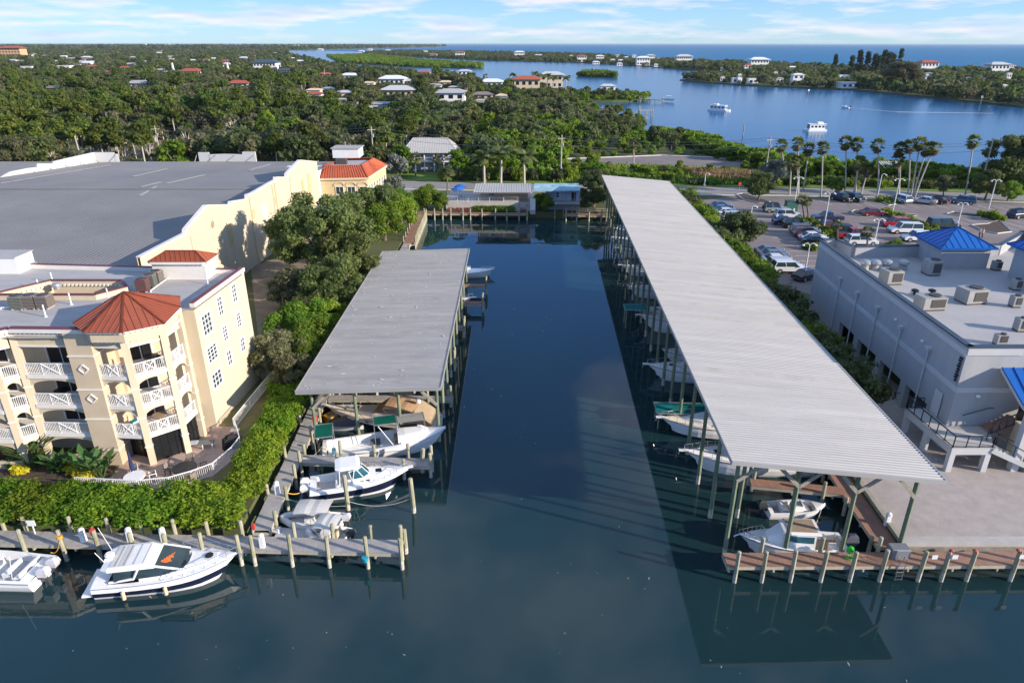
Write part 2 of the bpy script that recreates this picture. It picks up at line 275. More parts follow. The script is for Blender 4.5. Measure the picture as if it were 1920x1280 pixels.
def struct(name, mb, m): return tag(mb.build(name, m), kind='structure')
# ================================================================ GROUND AND WATER
def XB(Y): return 25.9 + 0.047 * (Y - 36.4)          # right bank line
def XL(Y): return 13.46 + 0.047 * (Y - 35.36)        # eave line of the long boat shed
pw = lambda L, z=0.0: [P(x, y, z) for x, y in L]
shore = [(400, 172), (127.7, 171.9), (110.5, 169.8), (101, 177), (77, 185), (70, 198), (62, 240), (48, 254), (55, 300), (58, 324), (42, 379), (39, 425), (60, 428), (75, 433), (86, 455), (84, 479), (43, 489), (-25, 568), (-60, 640), (-100, 718), (-221, 952), (-330, 1240), (-403, 1449), (-640, 2100), (-900, 3000), (-2600, 3300), (-6000, 3300), (-6000, 38.4)]
land = [(-18.9, 38.4), (-19.0, 60), (-18.6, 135.6), (30.4, 134.6), (25.9, 36.4), (400, 36.4)] + shore
mb = MB(); mb.poly(land, -2.0, 1.3); struct('ground', mb, ['scrub'])
split = pw([(560, 94.5), (700, 98), (1000, 110), (1280, 123), (1600, 150), (1920, 166)])
mb = MB(); mb.poly([(-7000, -400), (500, -400), (500, 150), (-7000, 150)], 0); struct('canal_water', mb, 'canal')
mb = MB(); mb.poly([(500, 150)] + [(900, 250)] + [(p.x, p.y) for p in reversed(split)] + [(-9000, 3900), (-9000, 150)], 0); struct('lagoon_water', mb, 'lagoon')
mb = MB(); mb.poly([(900, 250), (60000, 250), (60000, 70000), (-60000, 70000), (-9000, 3900)] + [(p.x, p.y) for p in split], 0); struct('gulf_water', mb, 'gulf')
mb = MB(); mb.poly([(-9000, 3800), (-2000, 3700), (-1100, 3550), (-900, 5200), (-700, 8000), (-1500, 14000), (-12000, 14000)], -1, 1.0); struct('far_shore_land', mb, 'scrub')
barrier = [(159, 692), (175, 640), (194, 601), (256, 544), (265, 486), (279, 393), (420, 300), (700, 300), (700, 760), (589, 843), (440, 946), (325, 1319), (219, 2167), (-121, 2809), (-500, 3300), (-560, 2900), (-458, 2271), (-67, 1534), (60, 1400), (134, 1319), (200, 1120), (229, 986), (300, 800)]
mb = MB(); mb.poly(barrier, -1, 0.9); struct('barrier_island_ground', mb, 'scrub')
mb = MB(); mb.poly([(-520, 2072), (-305, 1319), (-141, 1077), (-43, 1030), (-46, 1157), (-162, 1398), (-420, 2200)], -1, 0.5); struct('mangrove_island_ground', mb, 'scrub')
mb = MB(); mb.poly([(71.5, 773), (104, 748), (113, 800), (80, 830)], -1, 0.5); struct('small_island_ground', mb, 'scrub')
# plots, pavings, roads: each sheet a little above the one below
G1 = 1.3
mb = MB(); mb.poly([(-60, 42.6), (-21.5, 42.4), (-20.6, 52), (-20.2, 62), (-24, 64), (-60, 64)], 1.2, 1.75); struct('apartment_lawn', mb, 'grass')
mb = MB(); mb.poly([tuple(P(x, y, 1.77)[:2]) for x, y in [(0, 905), (100, 903), (196, 905), (222, 868), (233, 866), (-60, 850), (-60, 900)]], 1.77); struct('planting_bed', mb, 'mulch')
mb = MB(); mb.poly([tuple(P(x, y, 1.78)[:2]) for x, y in [(190, 918), (232, 862), (300, 830), (372, 800), (408, 798), (441, 800), (452, 832), (445, 856), (400, 892), (320, 914)]], 1.78); struct('patio_paving', mb, 'paver')
mb = MB(); mb.poly([tuple(P(x, y, 1.34)[:2]) for x, y in [(486, 650), (470, 500), (560, 470), (600, 500), (560, 600), (520, 680)]], 1.34); struct('courtyard_paving', mb, 'dirt')
mb = MB(); mb.poly([(26.2, 36.6), (90, 36.6), (90, 57), (38, 57), (36.4, 90), (28.6, 90)], 1.31); struct('shell_lot', mb, 'shell')
mb = MB(); mb.poly([(36.5, 90), (40, 86), (135, 82), (135, 137), (112, 141.5), (49, 150), (41, 146)], 1.314); struct('parking_lot', mb, 'asphalt')
rd = [(-300, 176, 168), (-60, 172.5, 165), (-28, 168, 160.5), (5, 164.2, 157.5), (47, 160.4, 153.4), (79, 158.2, 151.6), (110, 152, 145), (200, 138, 131), (400, 104, 97)]
mb = MB(); mb.poly([(a, b) for a, b, c in rd] + [(a, c) for a, b, c in reversed(rd)], 1.318); struct('coast_road', mb, 'road')
mb = MB()
for k in (0, 1):
    for i in range(len(rd) - 1):
        a, b = rd[i], rd[i + 1]; y0 = a[1] - 0.5 if k == 0 else a[2] + 0.5; y1 = b[1] - 0.5 if k == 0 else b[2] + 0.5
        mb.add([(a[0], y0, 1.322), (b[0], y1, 1.322), (b[0], y1 + 0.14, 1.322), (a[0], y0 + 0.14, 1.322)], [(0, 1, 2, 3)])
struct('road_edge_lines', mb, 'line')
mb = MB()
for i in range(len(rd) - 1):
    a, b = rd[i], rd[i + 1]; n = max(1, int((b[0] - a[0]) / 9)); am, bm = (a[1] + a[2]) / 2, (b[1] + b[2]) / 2
    for k in range(n):
        t0, t1 = k / n, (k + .4) / n
        mb.add([(a[0] + (b[0] - a[0]) * t0, am + (bm - am) * t0, 1.322), (a[0] + (b[0] - a[0]) * t1, am + (bm - am) * t1, 1.322), (a[0] + (b[0] - a[0]) * t1, am + (bm - am) * t1 + .13, 1.322), (a[0] + (b[0] - a[0]) * t0, am + (bm - am) * t0 + .13, 1.322)], [(0, 1, 2, 3)])
struct('road_centre_line', mb, 'line')
mb = MB(); mb.poly([(a, c - 1.2) for a, b, c in rd] + [(a, c - 2.8) for a, b, c in reversed(rd)], 1.3, 1.40); struct('pavement', mb, 'concrete')
mb = MB(); mb.poly([(a, b + 6) for a, b, c in rd] + [(a, b + 1) for a, b, c in reversed(rd)], 1.316); struct('road_verge', mb, 'lawn')
cul = [(14, 201.5), (30, 205), (44.5, 208.6), (58, 205), (68.9, 196), (66, 189), (61.6, 186.7), (48, 183.5), (36, 184.5), (26, 194), (14, 197.5)]
mb = MB(); mb.poly(cul, 1.322); struct('turning_circle', mb, 'asphalt')
mb = MB(); mb.path([(x, y + .2, 1.45) for x, y in cul[:7]], 0.22, 4); struct('turning_circle_kerb', mb, 'kerb')
mb = MB(); mb.poly([(-80, 131), (-23, 137), (-23, 160), (-80, 166)], 1.314); struct('side_drive', mb, 'road')
mb = MB(); mb.poly([(-45, 173), (-9, 169.5), (-9, 180), (-45, 184)], 1.32); struct('front_lawn', mb, 'lawn')
mb = MB(); mb.poly([tuple(P(x, y, 1.33)[:2]) for x, y in [(60, 290), (520, 292), (560, 262), (420, 250), (300, 262)]], 1.33); struct('woodland_clearing', mb, 'dirt')
mb = MB(); mb.poly([tuple(P(x, y, 1.33)[:2]) for x, y in [(230, 147), (470, 153), (470, 146), (235, 141)]], 1.33); struct('open_field', mb, 'lawn')
mb = MB(); mb.poly([tuple(P(x, y, 1.32)[:2]) for x, y in [(395, 275), (480, 280), (480, 262), (390, 262)]], 1.34); struct('sandy_track', mb, 'beach')
mb = MB(); mb.poly([tuple(P(x, y, 1.32)[:2]) for x, y in [(690, 252), (860, 256), (1000, 262), (1000, 256), (860, 248), (690, 244)]], 1.325); struct('back_lane', mb, 'road')
# ================================================================ DOCKS
rng = random.Random(3)
def piling(mbs, x, y, z0, z1, r=0.14, lean=0.0):
    dx = rng.uniform(-.05, .05) + lean; m = MB()
    m.path([(x, y, z0), (x + dx * .3, y, 0.75)], [r * .95, r], 8, 1); m.path([(x + dx * .3, y, 0.75), (x + dx, y, z1 - .06), (x + dx, y, z1)], [r, r, r * .6], 8, 0)
    mbs.append(m)
def dock(name, label, A, B, w, z, m, group=None, plank=0.16, piles=(), cat='dock', stringer='deckedge'):
    A, B = Vector((A[0], A[1], 0)), Vector((B[0], B[1], 0)); d = B - A; L = d.length; a = math.atan2(d.y, d.x)
    t = thing(name, label, cat, (A.x, A.y, 0), a, group); mb = MB(); n = int(L / plank)
    for i in range(n):
        mb.box(((i + .5) * plank, rng.uniform(-.012, .012), z - .045 + rng.uniform(-.004, .004)), (plank - .012, w, .045))
    b = mb.build('deck_boards', m, t); b['kind'] = 'stuff'
    for s in (-1, 1):
        q = MB(); q.box((L / 2, s * (w / 2 - .05), z - .30), (L, .07, .25)); q.build('stringer', stringer, t)
    q = MB()
    for i in range(int(L / 2.9) + 1): q.box((min(L - .1, .1 + i * 2.9), 0, z - .5), (.1, w, .19))
    q.build('cross_beam', stringer, t)['kind'] = 'stuff'
    l = []
    for s, off, z1 in piles: piling(l, s, off, -1.5, z1)
    for p_ in l: p_.build('piling', ['pile', 'pale'], t)
    return t
def along(A, B, px, py, z=1.2):
    p = P(px, py, z); A = Vector((A[0], A[1], 0)); B = Vector((B[0], B[1], 0)); d = (B - A).normalized(); return (Vector((p.x, p.y, 0)) - A).dot(d)
A, B = (-70, 38.6), (-7.2, 36.35)
pl = [(along(A, B, x, y), -.78, 2.55 + rng.uniform(-.1, .1)) for x, y in [(-60, 1012), (-10, 1014), (50, 1016), (119, 1022), (185, 1024), (250, 1026), (312, 1030), (378, 1032), (447, 1035), (472, 1036), (543, 1037), (614, 1037), (688, 1037), (753, 1037)]]
pl += [(along(A, B, x, y), .80, 2.35 + rng.uniform(-.1, .1)) for x, y in [(-30, 995), (5, 995), (45, 997), (130, 1000), (200, 1002), (263, 1003), (326, 1004), (388, 1005), (452, 1006), (550, 1010), (622, 1010), (695, 1010)]] + [(62.6, .1, 2.9)]
dock('long_dock', 'long grey board dock with pale piles across the left foreground', A, B, 1.35, 1.2, 'deckgrey', piles=pl)
side = [(1, -.72), (3.8, -.74), (4.2, .72), (6.5, -.72), (9.2, .72), (9.6, -.74), (12.2, -.72), (14.4, .72), (15.5, -.72)]
dock('side_walkway', 'grey board walkway along the hedge linking the long dock to the left boat shed', (-17.35, 38.05), (-18.15, 56.6), 1.3, 1.204, 'deckgrey', piles=[(s, o, 2.2 + rng.uniform(-.15, .25)) for s, o in side])
dock('side_walkway', 'grey walkway hidden mostly under the left boat shed', (-18.15, 56.7), (-17.6, 112), 1.3, 1.204, 'deckgrey', piles=[(s, -.72, 2.0) for s in range(2, 55, 5)])
dock('finger_dock', 'narrow grey finger dock between the green-canopied skiff and the navy boat', (-17.2, 46.9), (-6.4, 46.35), 1.15, 1.208, 'deckgrey', 'finger docks under and beside the left shed', piles=[(s, o, z) for s, o, z in [(.3, -.65, 2.4), (3.3, -.66, 2.3), (3.2, .66, 2.6), (6.0, .66, 2.3), (8.6, -.66, 1.9), (8.8, .66, 2.5), (10.7, -.3, 2.3), (10.7, .5, 2.5)]])
dock('finger_dock', 'grey finger dock behind the tan-canvas boat under the shed edge', (-17.4, 57.4), (-5.6, 57.2), .9, 1.208, 'deckgrey', 'finger docks under and beside the left shed', piles=[(s, o, 2.3) for s, o in [(2.4, .55), (6, .55), (9.5, -.55), (11.5, .5)]])
for yy, x1, lab in [(66, -5.9, 'grey finger dock under the left shed, second from its near end'), (75, -5.5, 'grey finger dock under the left shed near the pointed white bow'), (83.3, -3.6, 'short brown finger dock just past the far white bow beside the left shed'), (90.2, -3.4, 'short brown finger dock behind the white centre console at the left shed')]:
    dock('finger_dock', lab, (-17.2, yy), (x1, yy), 1.0, 1.208, 'deckred' if yy > 80 else 'deckgrey', 'finger docks under and beside the left shed', piles=[(s, o, 2.4) for s, o in [(5, .55), (9, -.55), (-17.2 * -1 + x1 - .2, .45), (-17.2 * -1 + x1 - .2, -.45)]])
dock('basin_walkway', 'red brown walkway with many pale posts climbing the left side of the far basin', (-17.4, 112.2), (-17.9, 134.6), 1.9, 1.21, 'deckred', piles=[(i * 1.55 + .5, -1.0, 2.35) for i in range(14)] + [(i * 2.9 + .9, 1.02, 2.2) for i in range(8)])
dock('basin_walkway', 'red brown walkway across the far end of the basin below the bait house', (-18.9, 134.6), (3.2, 134.1), 1.7, 1.214, 'deckred', piles=[(s, -.92, 2.3) for s in (1.6, 3.6, 5.2, 6.8, 9.2, 10.7, 13, 15.6, 17.9, 20.3, 21.9)])
t = dock('basin_walkway', 'grey brown landing with plank railing at the right of the far basin', (10.4, 133.6), (20.2, 132.6), 1.8, 1.21, 'deckred', piles=[(s, -.95, 2.4) for s in (.3, 2.4, 4.8, 7.2, 9.6)])
for zz in (1.75, 2.15):
    q = MB(); q.box((5, .8, zz), (10, .06, .14)); q.build('rail_board', 'beam', t)
# right side
bankA, bankB = (XB(36.5) + -.0, 36.6), (XB(133) - .0, 133)
dock('bank_walkway', 'brown walkway along the bank under the long right boat shed', (25.15, 36.0), (XB(133) - .75, 133), 1.5, 1.204, 'deckred', piles=[(i * 4.2 + 1, .85, 1.6) for i in range(23)])
mb = MB(); a = math.atan(.047)
mb.bar((26.15, 36.9, 1.45), (XB(133) + .25, 133, 1.45), .35, .3); tag(mb.build('kerb_beam', 'beam'), kind='structure')
mb = MB(); mb.box((62, 36.36, -1.5), (72, .12, 2.85)); tag(mb.build('seawall', 'seawall'), kind='structure')
mb = MB(); mb.box((62, 36.62, 1.25), (72, .66, .32)); tag(mb.build('seawall_cap', 'concrete'), kind='structure')
A, B = (13.9, 35.1), (75, 35.55)
pl = [(along(A, B, x, y), -.72, 2.45 + rng.uniform(-.1, .15)) for x, y in [(1379, 1058), (1432, 1061), (1487, 1062), (1546, 1065), (1602, 1066), (1660, 1068), (1735, 1070), (1778, 1068), (1822, 1063), (1903, 1060), (1960, 1060)]]
pl += [(along(A, B, x, y), .72, 2.4) for x, y in [(1430, 1040), (1543, 1043), (1655, 1046)]]
rd_ = dock('front_dock', 'brown board dock with green piles and a ladder across the right foreground', A, B, 1.3, 1.21, 'deckred', piles=pl)
# ladder, part of the dock
s0 = along(A, B, 1692, 1066); q = MB()
for dx in (-.22, .22): q.path([(s0 + dx, -.45, 1.25), (s0 + dx, -.55, 1.9), (s0 + dx, -.8, 1.85), (s0 + dx, -.82, .15)], .03, 6)
for k in range(5): q.bar((s0 - .22, -.82, .25 + k * .28), (s0 + .22, -.82, .25 + k * .28), .05)
q.build('ladder', 'steel', rd_)
for i, (x, y) in enumerate([(1749, 1040), (1787, 1038), (1913, 1034)]):
    s = along(A, B, x, 1068); q = MB(); q.box((s, -.89, 1.95), (.36, .03, .3)); q.build('notice_board', 'white', rd_)
for x in (1778, 1822, 1903):
    q = MB(); s = along(A, B, x, 1065); q.lathe([(.15, 0), (.15, .05), (.05, .11)], (s, -.72, 2.45), 8); q.build('pile_cap', 'red', rd_)
dock('finger_dock', 'brown finger dock between the sport boat and the small skiff under the right shed', (18.3, 43.7), (25.2, 42.5), 1.0, 1.214, 'deckred', 'finger docks under the right shed', piles=[(.3, .55, 2.6), (3.4, .55, 2.6), (5.2, -.5, 2.2)])
for k, Y in enumerate((52.5, 61.5, 70, 79, 88, 97, 106, 115, 124)):
    dock('finger_dock', ['second', 'third', 'fourth', 'fifth', 'sixth', 'seventh', 'eighth', 'ninth', 'farthest'][k] + ' shaded brown finger dock from the front under the right shed', (XL(Y) + 4.5, Y), (XB(Y) - 1.4, Y - .4), .9, 1.214, 'deckred', 'shaded finger docks under the right shed', piles=[(.3, .5, 2.3)])
# mooring piles standing free in the water
def mooring(label, px0, px1, py0, py1, group='free-standing mooring piles'):
    b = P(px1, py1, 0); zt = ZY(px0, py0, b.y); t = P(px0, py0, zt); m = MB()
    m.path([(b.x, b.y, -2), (b.x, b.y, .5)], .17, 8, 1); m.path([(b.x, b.y, .5), (t.x, t.y, zt - .05), (t.x, t.y, zt)], [.17, .17, .1], 8, 0)
    m.v = [(x - b.x, y - b.y, z) for x, y, z in m.v]
    o = m.build('mooring_pile', ['pile', 'pale']); o.location = (b.x, b.y, 0); tag(o, label, 'mooring pile', group)
mooring('stout mooring pile in front of the middle of the navy-hulled boat', 645, 653, 890, 955)
mooring('pale green mooring pile at the bow of the navy-hulled boat', 769, 776, 896, 960)
mooring('mooring pile at the far end corner of the long left dock', 757, 761, 992, 1036)
mooring('leaning mooring pile at the end of the finger dock by the white skiff', 793, 792, 840, 885)
# ================================================================ BOAT SHEDS
def ribbed(w, d, n, amp):     # corrugated sheet, ribs along x (span w), width d along y
    m = MB(); prof = []
    for i in range(n):
        y0 = d * i / n; k = d / n
        prof += [(y0, 0), (y0 + k * .60, 0), (y0 + k * .70, amp), (y0 + k * .88, amp)]
    prof.append((d, 0)); m.v = []
    for x in (0, w):
        for y, z in prof: m.v.append((x, y, z))
    k = len(prof)
    for i in range(k - 1): m.f.append((i, k + i, k + i + 1, i + 1)); m.m.append(0)
    return m
def shed(label, A, ang, W, L, zl, zr, roofm, pw_, ribs, amp, posts, front_posts, braces, rows):
    t = thing('boat_shed', label, 'boat shed', (A[0], A[1], 0), ang)
    slope = math.atan2(zr - zl, W); me = None; n = int(L / pw_); ws = math.hypot(W, zr - zl)
    for i in range(n):
        if me is None:
            o = ribbed(ws, pw_ - .008, ribs, amp).build('roof_panel', roofm, t); me = o.data
        else: o = link('roof_panel', me, t)
        if rng.random() < .10: o.material_slots[0].link = 'OBJECT'; o.material_slots[0].material = M['shedpatch' if roofm == 'shedroof' else 'shedpatch2']
        o.location = (0, i * pw_, zl + .12 + rng.uniform(-.005, .005)); o.rotation_euler = (0, -slope, 0)
    m = MB(); m.poly([(0, 0), (W, 0), (W, L), (0, L)], 0)      # underside sheet
    m.v = [(x, y, zl + (zr - zl) * x / W + .10) for x, y, z in m.v]; m.build('roof_underside', 'beam', t)
    for x, z in ((0, zl), (W, zr)):
        m = MB(); m.box((x, L / 2, z - .12), (.07, L + .1, .30)); m.build('eave_fascia', 'shedroof' if roofm == 'shedroof' else 'shedroof2', t)
    for y in (-.04, L + .04):
        m = MB(); m.bar((0, y, zl + .02), (W, y, zr + .02), .07, .30); m.build('gable_fascia', 'shedroof' if roofm == 'shedroof' else 'shedroof2', t)
    zz = lambda x: zl + (zr - zl) * x / W
    for x in rows:
        m = MB(); m.box((x, L / 2, zz(x) - .34), (.14, L - .6, .34)); m.build('roof_beam', 'beam', t)
    m = MB(); k = 0
    y = 1.0
    while y < L - .5:
        m.bar((.3, y, zl - .1), (W - .3, y, zr - .1), .12, .22); y += 2.2
    j = m.build('roof_rafter', 'beam', t)
    for x, y in posts:
        m = MB(); z = zz(x) - .3; ln = rng.uniform(-.06, .06)
        m.path([(x, y, -2), (x, y, .8)], [.16, .16], 8, 1); m.path([(x, y, .8), (x + ln, y, z)], [.16, .14], 8, 0); m.build('post', ['post', 'pale'], t)
    for x0, x1, y in braces:   # V-brace from post low to beam high
        m = MB(); m.bar((x0, y - .2, zz(x0) - 2.1), (x1, y - .2, zz(x1) - .25), .09, .24); m.build('brace', 'beam', t)
    return t
LR, WR = 99.0, 13.1; angR = -math.atan(.040)
pr = []
y = 1.4
while y < LR:
    pr.append((.9, y)); y += 4.25
y = 1.4
while y < LR:
    pr += [(4.9, y), (8.6, y), (12.3, y)]; y += 8.5
pr += [(2.9, 5.8), (6.8, 5.8)]
bx = [(.9, 2.9), (4.9, 2.9), (4.9, 6.8), (8.6, 6.8), (8.6, 10.5), (12.3, 10.5)]
shed('long open boat shed with pale ribbed roof on tall green posts, right bank', (13.46, 35.36), angR, WR, LR, 8.5, 7.4, 'shedroof', .9, 3, .045, pr, None, [(a_, b_, 1.4) for a_, b_ in bx], (.9, 4.9, 8.6, 12.3))
pl_ = [(x, y) for y in (1.2, 9.6, 18.0, 26.4, 34.8, 40.6) for x in (.9, 4.6, 8.3, 11.6)] + [(11.6, y) for y in (5.4, 13.8, 22.2, 30.6)]
lsh = shed('shorter boat shed with weathered grey ribbed roof left of the basin', (-18.0, 50.3), 0.0, 12.1, 41.7, 5.4, 5.8, 'shedroof2', .96, 4, .035, pl_, None, [(.9, 2.7, 1.2), (11.6, 9.9, 1.2)], (.9, 4.6, 8.3, 11.6))
# leaves and litter blown onto the left roof
m = MB(); r2 = random.Random(9)
for k in range(190):
    x, y = r2.uniform(.3, 11.8), r2.uniform(.3, 41.4); s = r2.uniform(.03, .09); l = r2.choice((1, 1, 1, 4)); a = r2.uniform(0, 6.3)
    z = 5.4 + .4 * x / 12.1 + .175; c, s_ = math.cos(a), math.sin(a)
    m.add([(x - c * s * l, y - s_ * s * l, z), (x + s_ * s, y - c * s, z + .02), (x + c * s * l, y + s_ * s * l, z), (x - s_ * s, y + c * s, z + .015)], [(0, 1, 2, 3)])
o = m.build('roof_litter', 'trim'); o.location = (-18.0, 50.3, 0); tag(o, 'pale leaf litter scattered over the left shed roof', 'leaf litter', kind='stuff')
# ================================================================ APARTMENT BUILDING
def nrm(a, b):
    d = Vector((b[0] - a[0], b[1] - a[1], 0)); d.normalize(); return d, Vector((d.y, -d.x, 0))
def seg_box(mb, a, b, z0, z1, inn, outw, mi=0):     # wall slab along a->b, from `inn` inside to `outw` outside
    d, n = nrm(a, b); p = [Vector((a[0], a[1], 0)) + n * outw, Vector((b[0], b[1], 0)) + n * outw, Vector((b[0], b[1], 0)) - n * inn, Vector((a[0], a[1], 0)) - n * inn]
    vs = [(q.x, q.y, z0) for q in p] + [(q.x, q.y, z1) for q in p]
    mb.add(vs, [(3, 2, 1, 0), (4, 5, 6, 7), (0, 1, 5, 4), (1, 2, 6, 5), (2, 3, 7, 6), (3, 0, 4, 7)], mi)
def dentils(mb, a, b, z, outw, step=.34, w=.16, h=.15, dp=.13):
    d, n = nrm(a, b); L = (Vector(b[:2]) - Vector(a[:2])).length; k = int(L / step)
    for i in range(k):
        c = Vector((a[0], a[1], 0)) + d * ((i + .5) * L / k) + n * (outw + dp / 2); mb.box((c.x, c.y, z), (w, dp, h), math.atan2(d.y, d.x))
def railing(a, b, z, par, rail='white', h=.92, X=True, step=.125, name='balcony_railing'):
    d, n = nrm(a, b); A = Vector((a[0], a[1], z)); L = (Vector(b[:2]) - Vector(a[:2])).length; m = MB()
    m.bar(A + Vector((0, 0, h)), A + d * L + Vector((0, 0, h)), .07, .06); m.bar(A + Vector((0, 0, .1)), A + d * L + Vector((0, 0, .1)), .05, .05)
    p1, p2 = (L / 3, L * 2 / 3)
    for s in ((.02, p1, p2, L - .02) if X else (.02, L - .02)): m.bar(A + d * s, A + d * s + Vector((0, 0, h)), .06)
    k = int(L / step)
    for i in range(1, k):
        s = i * L / k; m.bar(A + d * s + Vector((0, 0, .1)), A + d * s + Vector((0, 0, h)), .026)
    o = m.build(name, rail, par, True)
    if X:
        q = MB(); q.bar(A + d * p1 + n * .03 + Vector((0, 0, .12)), A + d * p2 + n * .03 + Vector((0, 0, h - .02)), .06); q.bar(A + d * p2 + n * .034 + Vector((0, 0, .12)), A + d * p1 + n * .034 + Vector((0, 0, h - .02)), .06)
        q.v = [(x - par.location[0], y - par.location[1], zz - par.location[2]) for x, y, zz in q.v]; q.build('cross_bar', rail, o)
    return o
def arch_panel(mb, a, b, zt, crown, spring, th=.3):
    d, n = nrm(a, b); L = (Vector(b[:2]) - Vector(a[:2])).length; N = 12; pr_ = []
    for i in range(N + 1):
        t = i / N; pr_.append((t * L, spring + (crown - spring) * (1 - (2 * t - 1) ** 2) ** .6))
    for i in range(N):
        (s0, z0), (s1, z1) = pr_[i], pr_[i + 1]; vs = []
        for off in (0, -th):
            for s, z in ((s0, z0), (s1, z1), (s1, zt), (s0, zt)):
                q = Vector((a[0], a[1], 0)) + d * s + n * off; vs.append((q.x, q.y, z))
        mb.add(vs, [(0, 1, 2, 3), (7, 6, 5, 4), (1, 0, 4, 5)])
def wall_window(par, c, d, n, w, h, cols, rows, frame='white', pane='glass', name='window', fr=.09, arch=False):
    m = MB(); c = Vector(c); up = Vector((0, 0, 1)); o = c + n * .05
    for s in (-1, 1):
        m.bar(o + d * (s * w / 2) - up * (h / 2), o + d * (s * w / 2) + up * (h / 2), fr, .14); m.bar(o + up * (s * h / 2) - d * (w / 2 + fr / 2), o + up * (s * h / 2) + d * (w / 2 + fr / 2), .14, fr)
    for i in range(1, cols): m.bar(o + d * (w * (i / cols - .5)) - up * (h / 2), o + d * (w * (i / cols - .5)) + up * (h / 2), .05, .07)
    for i in range(1, rows): m.bar(o + up * (h * (i / rows - .5)) - d * (w / 2), o + up * (h * (i / rows - .5)) + d * (w / 2), .07, .05)
    f = m.build(name, frame, par, True); q = MB(); p = c + n * .025 - Vector(par.location)
    vs = [p + d * (x * w / 2) + up * (z * h / 2) for x, z in ((-1, -1), (1, -1), (1, 1), (-1, 1))]
    q.add(vs, [(0, 1, 2, 3)]); q.build('pane', pane, f); return f
ap = thing('apartment_building', 'cream four-storey apartment building with arched balconies and a red corner turret', 'apartment building', (-31, 48, 1.75))
ZF = [1.8, 4.4, 6.9, 9.4]; ZB = 11.75; ZP = 13.05
core = [(-62, 47.9), (-37.9, 47.9), (-36.8, 47.7), (-30.2, 47.7), (-27.5, 49.2), (-26.5, 50.85), (-25.35, 50.9), (-24.8, 60.4), (-62, 63.5)]
mb = MB(); mb.poly(core, 1.3, 12.55, sides=True); mb.f = [f for f in mb.f if len(f) == 4]; mb.m = [0] * len(mb.f); mb.build('wall', 'cream', ap, True)
F = [(-62, 44.6), (-37.6, 44.6), (-36.4, 45.6), (-32.3, 45.5), (-30.5, 45.4), (-28.1, 45.2), (-26.15, 47.0), (-25.95, 49.5)]
# roof sheet with the light well left open
W0 = [P(62, 523, 13), P(236, 526, 13), P(267, 513, 13), P(248, 505, 13), P(128, 504, 13)]
hole = [(-43.2, 53.2), (-34.4, 53.2), (-32.8, 55.2), (-34.2, 57.0), (-40.4, 57.0)]
mb = MB()
mb.poly([(-62, 44.9), (-31, 45.2), (-31, 53.2), (-62, 53.2)], 12.56); mb.poly([(-31, 45.2), (-28.1, 45.4), (-26.2, 47.1), (-26, 50.9), (-25.4, 51), (-24.9, 60.3), (-31, 60.8)], 12.561)
mb.poly([(-62, 57.0), (-31, 57.0), (-31, 60.8), (-62, 63.4)], 12.56); mb.poly([(-62, 53.2), (-43.2, 53.2), (-40.4, 57), (-62, 57)], 12.56); mb.poly([(-34.4, 53.2), (-31, 53.2), (-31, 57), (-34.2, 57), (-32.8, 55.2)], 12.56)
mb.build('flat_roof', 'roofgrey', ap, True)
mb = MB(); m2 = MB(); m3 = MB()
for i in range(5):
    a, b = hole[i], hole[(i + 1) % 5]; seg_box(mb, b, a, 9.0, 13.0, .02, .14); seg_box(m2, b, a, 13.0, 13.08, .1, .2); dentils(m3, b, a, 12.55, .14)
mb.poly(hole, 9.0); mb.build('light_well_wall', 'cream', ap, True); m2.build('light_well_cap', 'maroon', ap, True); m3.build('light_well_dentils', 'trim', ap, True)['kind'] = 'stuff'
# slabs
for k in (1, 2, 3):
    mb = MB(); mb.poly(F + [(-26.5, 50.9), (-27.5, 49.2), (-30.2, 47.7), (-36.8, 47.7), (-37.9, 47.9), (-62, 47.9)], ZF[k] - .2, ZF[k]); mb.poly([(p[0], p[1]) for p in reversed(F)] + [(-62, 47.9), (-37.9, 47.9), (-36.8, 47.7), (-30.2, 47.7), (-27.5, 49.2), (-26.5, 50.9)], ZF[k] - .203)
    mb.build('balcony_slab', 'trim', ap, True)
mb = MB(); mb.poly([(x, y + .02) for x, y in F] + [(-26.5, 50.9), (-27.5, 49.2), (-30.2, 47.7), (-62, 47.9)], ZB + .1); mb.build('top_ceiling', 'tan', ap, True)
# facets: (start, end, arch style)
bays = [((-46.6, 44.6), (-42.4, 44.6), 1), ((-42.0, 44.6), (-37.9, 44.6), 1), ((-37.35, 44.75), (-36.6, 45.42), 0), ((-36.1, 45.6), (-32.3, 45.5), 1), ((-30.5, 45.4), (-28.4, 45.25), 2), ((-27.95, 45.35), (-26.3, 46.85), 2), ((-26.12, 47.3), (-25.97, 49.2), 2)]
for a, b, st in bays:
    d, n = nrm(a, b)
    for k in (1, 2, 3):
        m = MB(); seg_box(m, a, b, ZF[k] - .26, ZF[k] + .06, .06, .10); m.build('balcony_edge', 'trim', ap, True)
        railing(a, b, ZF[k] + .04, ap, X=st > 0)
    m = MB()
    for k in (0, 1, 2):
        if st == 0 or (st == 1) or k > 0: arch_panel(m, a, b, ZF[k + 1] - .25, ZF[k + 1] - .42, ZF[k + 1] - .95)
    seg_box(m, a, b, ZB, ZP - .1, .3, 0); m.build('spandrel', 'cream', ap, True)['kind'] = 'stuff'
    m = MB(); seg_box(m, a, b, ZB - .04, ZB + .10, .0, .05); m.build('beam_moulding', 'trim', ap, True)
# ground floor back of the left bays, sill wall
m = MB(); seg_box(m, (-62, 44.6), (-37.6, 44.6), 1.3, 2.4, .25, 0); seg_box(m, (-36.4, 45.6), (-32.3, 45.5), 1.3, 2.4, .25, 0); m.build('ground_sill_wall', 'cream', ap, True)
